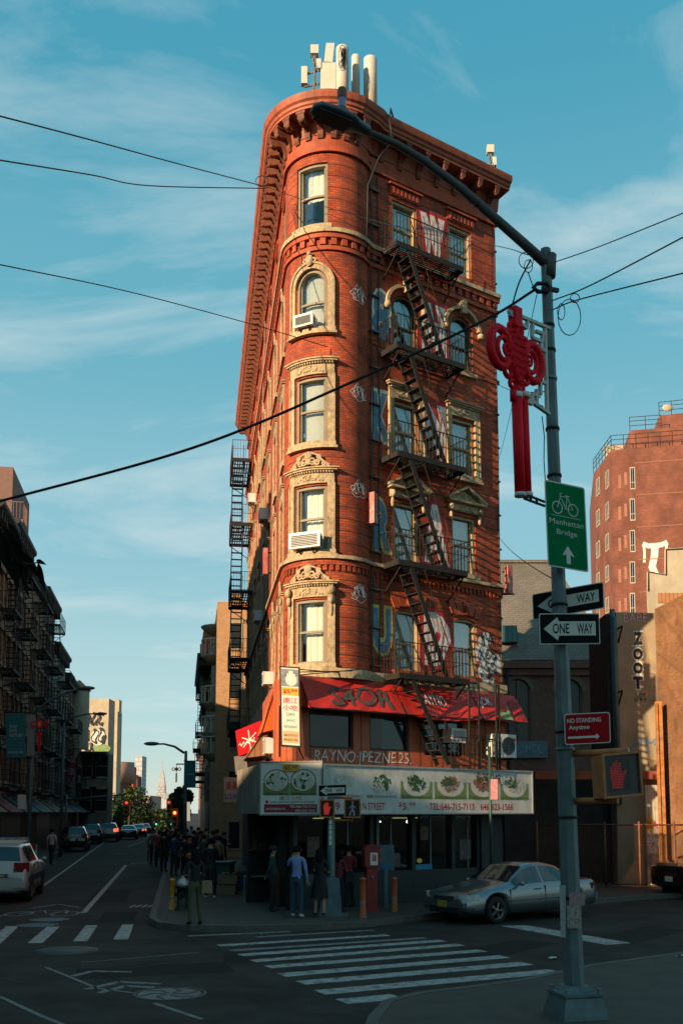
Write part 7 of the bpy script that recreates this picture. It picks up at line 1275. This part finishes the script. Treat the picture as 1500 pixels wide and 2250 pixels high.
# dark shed, corrugated fence, chain link, rusty post
Ys = 37.4; g_ = lambda px, py, Y=Ys: (at(px, py, Y).x, at(px, py, Y).z)
m = MB(); A = g_(1160, 1700); B = g_(1560, 1700); m.box(A[0]-1.5, at(1350, 1700, Ys).x, Ys, Ys+6, 0, A[1]); SD = m.build('shed', mat('sooty_shed', (.025, .023, .02), .8, var=.4)); tag(SD, 'low dark shed with a rusty red roof edge behind the chain link fence', 'shed'); m = MB(); m.box(A[0], at(1445, 1700, 36.2).x, 36.1, 36.5, A[1]-.25, A[1]+.05); m.build('roof_edge', mat('rusty_red_beam', (.25, .06, .03), .7, var=.4), SD)
x_, z_ = g_(1165, 1645, 65.7); m = MB(); m.box(x_-1.0, x_+1.1, 65.7, 65.99, z_-.6, z_+.5); MU = m.build('graffiti_panel', mat('dim_panel', (.08, .12, .13), .7)); tag(MU, 'small pale blue graffitied panel under the church windows', 'panel'); lay(wallf((0, 65.7), (1, 0)), MU, 'graffiti', m_nspray, lambda m: m.text('SWOL', x_, z_, .6, 1.6, .01, wob=.1))
cp = at(1457, 1850, 35.6); m = MB(); m.box(cp.x-.10, cp.x+.10, 35.6, 35.8, 0, at(1456, 1541, 35.6).z); m.box(cp.x-.12, cp.x-.07, 35.55, 35.598, 0, at(1456, 1545, 35.6).z); RP = m.build('rusty_post', mat('orange_rusty_post', (.42, .17, .05), .7, var=.5, vs=4, stain=((.2, .1, .05), 5, .7))); tag(RP, 'tall rusty steel post standing before the brick side wall', 'post')  # orange rust is the post's own colour, with darker stains
m = MB(); a_, b2 = g_(1420, 1800, 35.8)[0], g_(1448, 1800, 35.8)[0]; m.box(a_, b2, 35.9, 35.96, 0, g_(1430, 1725, 35.9)[1]); CF = m.build('corrugated_fence', mat('corrugated_white', (.42, .38, .3), .6, var=.3, wave=.12, stain=((.2, .06, .03), 3, .6))); tag(CF, 'strip of corrugated fence with yellow and red graffiti', 'fence'); lay(wallf((0, 35.9), (1, 0)), CF, 'graffiti', mat('yellow_paint_patch', (.55, .33, .02), .6), lambda m: m.face([(a_, .01, g_(1420, 1828, 35.9)[1]), (a_+.22, .01, g_(1420, 1828, 35.9)[1]), (a_+.22, .01, g_(1420, 1785, 35.9)[1]), (a_, .01, g_(1420, 1800, 35.8)[1])])); lay(wallf((0, 35.9), (1, 0)), CF, 'graffiti', m_wspray, lambda m: (m.text('EMB', (a_+b2)/2, g_(0, 1850, 35.9)[1], .3, .42, .014, off=.05), m.text('XR', (a_+b2)/2, g_(0, 1868, 35.9)[1], .26, .38, .014, off=.05))); lay(wallf((0, 35.9), (1, 0)), CF, 'graffiti', m_rspray, lambda m: m.text('RA', (a_+b2)/2, g_(0, 1812, 35.9)[1], .26, .38, .014, off=.02))
# chain link fence
FN = thing('chain_link_fence', 'rusty chain link fence running behind the parked sedan', 'fence', (12, 38, .14)); fa = Vector((at(1180, 1900, 35.3).x, 35.3)); fb_ = Vector((at(1560, 1900, 34.3).x, 34.3)); u_ = (fb_-fa).normalized(); fF_ = wallf(fa, u_, (u_.y, -u_.x)); Lf = (fb_-fa).length; zf_ = at(1400, 1812, 35).z; m = MB(fF_); m.tube([(0, 0, zf_), (Lf, 0, zf_)], .03, 5); m.tube([(0, 0, .2), (Lf, 0, .2)], .02, 4); m.build('top_rail', mat('rusty_fence_steel', (.15, .06, .03), .6, var=.5), FN)
for k in range(6): s_ = Lf*k/5; m = MB(fF_); m.tube([(s_, 0, .14), (s_, 0, zf_+.12)], .04, 6); m.build('post', mat('rusty_fence_steel', (.3, .12, .05)), FN)
m = MB(fF_); k = -1.8
while k < Lf:
    for sg in (1, -1):
        a0 = max(0, k); a1 = min(Lf, k+1.8)
        if a1 > a0: z0a = .2+(a0-k)/1.8*(zf_-.2); z1a = .2+(a1-k)/1.8*(zf_-.2); (z0a, z1a) = (z0a, z1a) if sg > 0 else (zf_+.2-z0a, zf_+.2-z1a); m.tube([(a0, .0, z0a), (a1, .0, z1a)], .0042, 3, caps=False)
    k += .1
m.build('mesh_panel', mat('rusty_fence_steel', (.3, .12, .05)), FN)
# brick row continuing right side beyond shed (dark wall between wedge building and shed)
m = MB(); A = at(1105, 1800, 43); m.box(A.x-1, A.x+4.5, 45, 45.3, 0, 3.9); tag(m.build('low_brick_wall', m_chb), 'dark low brick wall between the wedge building and the shed', 'wall')
# ================================================================ STREET LAMPS, BANNERS, SIGNALS, TREES UP THE STREET
def lamp(px, pyb, pyt, Y, tip, label, banner=None, knot=None):
    b_ = at(px, pyb, Y); t_ = at(px, pyt, Y); T_ = thing('street_lamp', label, 'street lamp', (b_.x, Y, 0)); m = MB(); m.tube([(b_.x, Y, 0), (b_.x, Y, t_.z)], [.12, .07], 8); m.build('pole', m_galvt, T_)
    e = at(*tip, Y); m = MB(); m.tube([t_+Vector((0, 0, -.1)), t_.lerp(e, .35)+Vector((0, 0, abs(e.x-t_.x)*.07)), t_.lerp(e, .75)+Vector((0, 0, abs(e.x-t_.x)*.07)), e], [.06, .055, .045, .04], 6); m.build('arm', m_galvt, T_)
    dr = 1 if e.x > t_.x else -1; m = MB(); m.smooth = True; m.ball((e.x+dr*.25, Y, e.z+.02), .35, 8, 1.1, .45, .28); m.build('lamp_head', m_galvt, T_); return T_
lamp(62, 1900, 1572, 44, (178, 1513), 'shaded street lamp with a long arm over the left street'); lamp(134, 1850, 1588, 62, (214, 1569), 'second shaded street lamp further up the left row'); lamp(405, 1880, 1650, 48, (345, 1635), 'slim street lamp up the street right of the spire')
def banner(px0, px1, py0, py1, Y, label, lines):
    f, w, h = quadf(at(px0, py1, Y), at(px1, py1, Y-.05), at(px0, py0, Y)); T_ = thing('street_banner', label, 'banner', tuple(f(w/2, 0, 0))); m = MB(f); m.box(0, w, -.02, 0, 0, h); m.build('cloth', m_teal, T_); m = MB(f); m.bar((-.1, -.01, h), (w+.3, -.01, h), .04); m.bar((-.1, -.01, 0), (w+.3, -.01, 0), .04); m.build('banner_arm', m_iron, T_)
    for tx, cx_, cz_, hh, ww in lines: lay(f, T_, 'lettering', mat('banner_pale_ink', (.28, .36, .36), .7), lambda m: m.text(tx, w*cx_, h*cz_, h*hh, w*ww, .004, off=.03))
banner(14, 56, 1566, 1666, 43.5, 'larger teal history banner on the left street lamp', (('STEP', .38, .69, .065, .4), ('INTO', .38, .60, .065, .4), ('HISTORY', .55, .50, .075, .72), ('MUSEUM', .5, .13, .05, .75))); banner(408, 430, 1672, 1730, 47.5, 'smaller teal banner on the slim lamp up the street', (('MUSEUM', .5, .5, .07, .7),))
def smallknot(px, py, r_, Y, label, tail=1):
    c = at(px, py, Y); T_ = thing('knot_ornament', label, 'street ornament', tuple(c)); f = stand(c); m = MB(f); k = r_/2200*Y
    m.prism([(0, .55*k), (.4*k, 0), (0, -.55*k), (-.4*k, 0)], -.03, .03)
    for sg in (-1, 1): m.tube([(sg*(.66*k+.32*k*cos(a*pi/6)), 0, .3*k*sin(a*pi/6)) for a in range(12)], .09*k, 5, closed=True)
    m.bar((0, 0, .5*k), (0, 0, 1.0*k), .1*k); m.bar((0, 0, -.5*k), (0, 0, -.9*k), .1*k); m.box(-.14*k, .14*k, -.03, .03, -.9*k-2.2*k*tail, -.9*k); m.build('knot', m_cred, T_); m = MB(f); m.prism([(0, .32*k), (.23*k, 0), (0, -.32*k), (-.23*k, 0)], -.04, .04); m.build('gold_centre', mat('gold_paint', (.5, .3, .03), .5), T_)
smallknot(88, 1591, 19, 43.6, 'smaller red and gold knot ornament over the left street'); smallknot(388, 1690, 10, 47.6, 'distant knot ornament beside the slim lamp', .9)
f, w, h = quadf(at(60, 1661, 43.8), at(76, 1661, 43.8), at(60, 1570, 43.8)); m = MB(f); m.box(0, w, -.05, 0, 0, h); tag(m.build('vertical_shop_sign', mat('pale_sign', (.22, .22, .22), .6)), 'narrow pale vertical sign between the teal banner and the knot', 'hanging sign')
m_le = mat('signal_red', (.5, .02, .02), .5, emit=((1, .05, .03), 1.1)); m_lg = mat('signal_green', (.02, .4, .25), .5, emit=((.05, .9, .6), 1.2)); m_lo = mat('signal_amber', (.5, .2, .02), .5, emit=((1, .25, .03), 2))
def tsig(px, py, Y, mt, which, label, s_=1):
    c = at(px, py, Y); T_ = thing('traffic_light', label, 'traffic light', (c.x, Y, c.z)); f = stand(c); m = MB(f); m.box(-.18*s_, .18*s_, -.1, .15, -.85*s_ if which == 'r' else -.2*s_, .25*s_ if which == 'r' else .9*s_); m.build('housing', m_yel, T_); m = MB(f); m.ball((0, -.14, 0), .085*s_, 8, 1, .5, 1); m.build('lit_lens', mt, T_); m = MB(f); [m.ball((0, -.12, (-1 if which == 'r' else 1)*k*.3*s_), .11*s_, 6, 1, .4, 1) for k in (1, 2)]; m.build('dark_lens', m_black, T_)
tsig(279, 1764, 75, m_le, 'r', 'red traffic light over the left side of the far crossing', 1.1); tsig(372, 1763, 75, m_le, 'r', 'red traffic light right of the spire base', 1.0); tsig(385, 1786, 60, m_lo, 'r', 'amber lit traffic light above the crowd', 1.1); tsig(344, 1811, 120, m_lg, 'g', 'tiny green traffic light left of the crowd', 1.2); tsig(378, 1811, 120, m_lg, 'g', 'tiny green traffic light over the crowd', 1.2)
a_ = at(279, 1745, 75.3); m = MB(); m.tube([(a_.x-4.5, 75.3, 0), (a_.x-4.5, 75.3, a_.z)], .09, 6); m.tube([(a_.x-4.5, 75.3, a_.z-.4), (a_.x, 75.3, a_.z)], .06, 5); tag(m.build('signal_mast', m_galvt), 'shaded mast with an arm carrying the left red light', 'signal mast')
a_ = at(391, 1700, 60.3); m = MB(); m.tube([(a_.x, 60.3, 0), (a_.x, 60.3, at(391, 1735, 60.3).z)], .12, 6); m.box(a_.x-.18, a_.x+.18, 60.1, 60.5, at(391, 1790, 60.3).z, at(391, 1733, 60.3).z); tag(m.build('signal_mast', m_iron), 'black signal mast standing in the crowd', 'signal mast')
m = MB(); f, w, h = quadf(at(408, 1804, 70), at(417, 1804, 70), at(408, 1762, 70)); m.f = f; m.box(0, w, -.2, 0, 0, h); tag(m.build('vertical_shop_sign', mat('lit_cream_sign', (.5, .45, .35), .6, emit=((1, .85, .6), .25))), 'slender glowing cream sign hanging over the crowd', 'hanging sign')
for k, (px0, px1, py0, py1, Y, mt, tx) in enumerate(((151, 165, 1655, 1708, 86, m_mar, '飯店'), (167, 180, 1665, 1758, 94, m_black, '大旅社'), (150, 163, 1717, 1757, 85.5, mat('dim_grey_sign', (.1, .1, .1), .6), '茶'), (40, 56, 1746, 1778, 42, m_sgrey, ''), (450, 464, 1697, 1762, 76, mat('pale_pink_sign', (.2, .12, .11), .6), '食品'))):
    f, w, h = quadf(at(px0, py1, Y), at(px1, py1, Y), at(px0, py0, Y)); T_ = thing('vertical_shop_sign', ('maroon vertical sign with white characters on the left row', 'black vertical sign with white characters on the left row', 'small dim grey sign below the maroon vertical sign', 'little parking notice on the shaded left lamp', 'pale pink vertical sign on the right row')[k], 'hanging sign', tuple(f(w/2, 0, 0))); m = MB(f); m.box(0, w, -.12, 0, 0, h); m.build('sign_face', mt, T_)
    for j, ch in enumerate(tx): lay(f, T_, 'lettering', m_sgrey if k != 3 and k != 4 else m_mar, lambda m: m.text(ch, w/2, h*(1-(j+.5)/len(tx)), h/len(tx)*.6, w*.7, .006))
for px, py, Y, px2, lb in ((372, 1763, 75.2, 396, 'mast with a short arm carrying the right hand red light'), (344, 1811, 120.2, 336, 'faint distant mast carrying the left green light'), (378, 1811, 120.2, 384, 'faint distant mast carrying the right green light')):
    a_ = at(px, py-8, Y); b2 = at(px2, py-8, Y); m = MB(); m.tube([(b2.x, Y, 0), (b2.x, Y, b2.z+.3)], .09, 6); m.tube([(b2.x, Y, b2.z), (a_.x, Y, a_.z)], .06, 5); tag(m.build('signal_mast', m_galvt), lb, 'signal mast')
a_ = at(388, 1679, 47.7); b2 = at(405, 1679, 48); m = MB(); m.bar(a_, b2, .06); tag(m.build('ornament_bracket', m_iron), 'thin bracket holding the distant knot ornament off the slim lamp', 'bracket')
# trees
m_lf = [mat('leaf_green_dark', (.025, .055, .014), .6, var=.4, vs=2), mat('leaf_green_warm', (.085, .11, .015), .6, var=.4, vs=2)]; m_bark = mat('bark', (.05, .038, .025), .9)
def tree(px, py, Y, wpx_, hpx, label, nleaf=1500, seed=1, warm=.5, lf=.22):
    rg = random.Random(seed); c = at(px, py, Y); rx = wpx_/2200*Y/2; rz = hpx/2200*Y/2; T_ = thing('street_tree', label, 'tree', (c.x, Y, 0)); m = MB(); m.tube([(c.x, Y, 0), (c.x+.1, Y, c.z-rz*.7), (c.x, Y, c.z)], [.18, .14, .06], 7)
    for k in range(6): a_ = k*1.05; m.tube([(c.x+.08, Y, c.z-rz*.6), (c.x+rx*.35*cos(a_), Y+rx*.3*sin(a_), c.z-rz*.1), (c.x+rx*.7*cos(a_), Y+rx*.6*sin(a_), c.z+rz*.3)], [.09, .05, .02], 5)
    m.build('trunk', m_bark, T_); cl = [(rg.uniform(-1, 1), rg.uniform(-1, 1), rg.uniform(-1, 1)) for _ in range(26)]; cl = [q for q in cl if q[0]**2+q[1]**2+q[2]**2 < 1.25]
    bs = [MB(), MB()]
    for i in range(nleaf):
        q = cl[rg.randrange(len(cl))]; v = Vector((rg.gauss(0, 1), rg.gauss(0, 1), rg.gauss(0, 1))).normalized()*(.34*rg.random()**.4)
        p = Vector((c.x+(q[0]*.8+v.x)*rx, Y+(q[1]*.8+v.y)*rx, c.z+(q[2]*.8+v.z)*rz)); a_ = Vector((rg.gauss(0, 1), rg.gauss(0, 1), rg.gauss(0, 1))).normalized(); b_ = a_.orthogonal().normalized(); s_ = lf*rg.uniform(.6, 1.3)
        bs[1 if rg.random() < warm else 0].face([p+a_*s_, p+b_*s_*.55, p-a_*s_, p-b_*s_*.55])
    for b_, mt in zip(bs, m_lf): b_.build('crown', mt, T_)
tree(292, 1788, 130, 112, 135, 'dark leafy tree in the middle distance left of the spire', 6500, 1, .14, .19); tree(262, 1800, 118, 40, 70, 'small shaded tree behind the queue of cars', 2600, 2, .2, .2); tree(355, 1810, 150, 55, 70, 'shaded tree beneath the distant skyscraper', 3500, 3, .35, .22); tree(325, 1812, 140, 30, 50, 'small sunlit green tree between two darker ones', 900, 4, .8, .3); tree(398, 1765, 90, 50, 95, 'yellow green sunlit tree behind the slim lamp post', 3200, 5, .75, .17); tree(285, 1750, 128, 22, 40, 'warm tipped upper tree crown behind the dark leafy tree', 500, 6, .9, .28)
# overhanging leaves at upper left: a young street tree just outside the frame
LT = thing('street_tree', 'dark broad leaves of a near tree hanging in at the left edge', 'tree', (-3.2, 6.2, 0)); m = MB(); tips = [at(-60, 1180, 6.2), at(20, 1215, 6.1), at(60, 1240, 6.0), at(84, 1236, 6.0)]; m.tube([(-3.2, 6.2, 0), (-3.15, 6.2, 2.5), (-2.9, 6.2, 4.0), (-2.6, 6.2, 5.2)], [.07, .06, .05, .02], 8); m.tube([(-3.0, 6.2, 3.5), tips[0], tips[1], tips[2], tips[3]], [.03, .012, .009, .006, .004], 6); m.build('trunk', m_bark, LT)
def leaf(m, b_, tip, w_):
    b_ = Vector(b_); tip = Vector(tip); d = tip-b_; sd = d.cross(Vector((.3, 1, .2))).normalized()*w_; nn = d.cross(sd).normalized()*w_*.25; P_ = [0, .12, .3, .5, .7, .87, 1]; W_ = [.05, .6, 1, .95, .68, .33, 0]
    Lf_ = [b_+d*p+sd*q+nn*q+Vector((0, 0, -.02*p*p)) for p, q in zip(P_, W_)]; Md = [b_+d*p+Vector((0, 0, -.02*p*p)) for p in P_]; Rt = [b_+d*p-sd*q+nn*q+Vector((0, 0, -.02*p*p)) for p, q in zip(P_, W_)]
    m.grid([Lf_, Md, Rt])
lm = MB()
for (x0, y0, x1, y1, w_) in ((84, 1236, 101, 1296, 14), (80, 1232, 103, 1234, 9), (60, 1222, 85, 1262, 16), (55, 1215, 58, 1290, 18), (30, 1185, 62, 1250, 24), (10, 1160, 45, 1235, 26), (-10, 1145, 15, 1245, 28), (5, 1175, 30, 1270, 26), (35, 1215, 40, 1300, 20), (45, 1235, 65, 1310, 14), (-20, 1180, 5, 1260, 26), (20, 1150, 50, 1195, 16)): leaf(lm, at(x0, y0, 6.05), at(x1, y1, 6.0), w_/2200*6*.55*1.0)
lm.build('leaves', mat('broad_leaf', (.012, .013, .006), .8, var=.3, vs=8, spec=.05), LT)
for k in range(14): pass
cr2 = MB(); rg = random.Random(4)
for i in range(170): p = Vector((-3.1+rg.gauss(0, .45), 6.2+rg.gauss(0, .5), 5.3+rg.gauss(0, .55))); d = Vector((rg.gauss(0, 1), rg.gauss(0, 1), -abs(rg.gauss(0, 1)))).normalized()*.14; (leaf(cr2, p, p+d, .04) if p.x/p.y < -.40 else None)
cr2.build('leaves', mat('broad_leaf', (.03, .04, .012)), LT)
# flags / cones: red and orange barrier in the shade at left
BRR = thing('construction_barrier', 'row of orange and white barriers in the shade at the left kerb', 'barrier', (-13, 44, .14)); a_ = at(0, 1835, 44); b2 = at(85, 1835, 47); m = MB(); m.bar((a_.x, 44, 1.1), (b2.x, 47, 1.1), .05, .3); m.bar((a_.x, 44, .6), (b2.x, 47, .6), .05, .2); m.build('rail', mat('faded_orange', (.2, .04, .02), .6, wave=.7), BRR); m = MB(); [m.bar((a_.x+(b2.x-a_.x)*k, 44+3*k, .14), (a_.x+(b2.x-a_.x)*k, 44+3*k, 1.2), .08) for k in (.05, .35, .65, .95)]; m.build('post', m_signw, BRR)
# ================================================================ UNSEEN BLOCKS ADDED BEHIND THE CAMERA (heights set to shade the street)
pr = Vector((.719, -.695)); sd2 = Vector((-.695, -.719)); c0 = Vector((-.4, 27))+sd2*44
hts = [(-34, -22, 15.6), (-21.9, -9, 14.9), (-8.9, 1.45, 15.3), (1.5, 6.5, 19.3), (6.6, 17, 21.5), (17.1, 32, 21.0), (32.1, 50, 17.5), (50.1, 70, 16.5)]
for k, (a_, b2, ht) in enumerate(hts): A = c0+pr*a_; block('tenement_building', ('north', 'first', 'second', 'narrow', 'third', 'fourth', 'fifth', 'last')[k]+' unseen brick tenement added behind the viewer to shade the street', (A.x, A.y), pr, b2-a_, 10, ht, (m_bdk, m_btan, m_bpk)[k % 3], 4, 3, 3.3, 3.8, n=(-sd2.x, -sd2.y), cor=.5)

# repeats share a group
GN = {'person': 'people on the pavements', 'car': 'cars in the streets', 'crate': None, 'bollard': 'bollards of the corner pavement', 'fire escape': 'iron fire escapes', 'building': 'buildings along the streets', 'air conditioner': 'window air conditioners', 'street lamp': 'street lamps', 'sign': 'signs on the poles', 'signboard': 'restaurant signboards', 'awning': 'shop awnings', 'manhole cover': 'manhole covers', 'traffic light': 'far traffic lights', 'pedestrian signal': 'pedestrian signals', 'tree': 'trees up the street', 'skyscraper': None, 'cable': 'overhead and facade cables', 'hanging sign': 'hanging shop signs', 'metal box': 'flaking red metal boxes', 'light bulb': 'shop bulbs', 'banner': 'teal street banners', 'litter': 'litter scraps', 'ladder': 'iron ladders', 'street ornament': 'lucky knot ornaments', 'signal mast': 'signal masts', 'drain grate': 'drain grates'}
for o in D.objects:
    if o.parent is None and o.get('category') in GN and GN[o['category']] and not o.get('group') and o.get('kind') is None: o['group'] = GN[o['category']]
print('objects', len(D.objects), 'faces', sum(len(o.data.polygons) for o in D.objects if o.type=='MESH'))
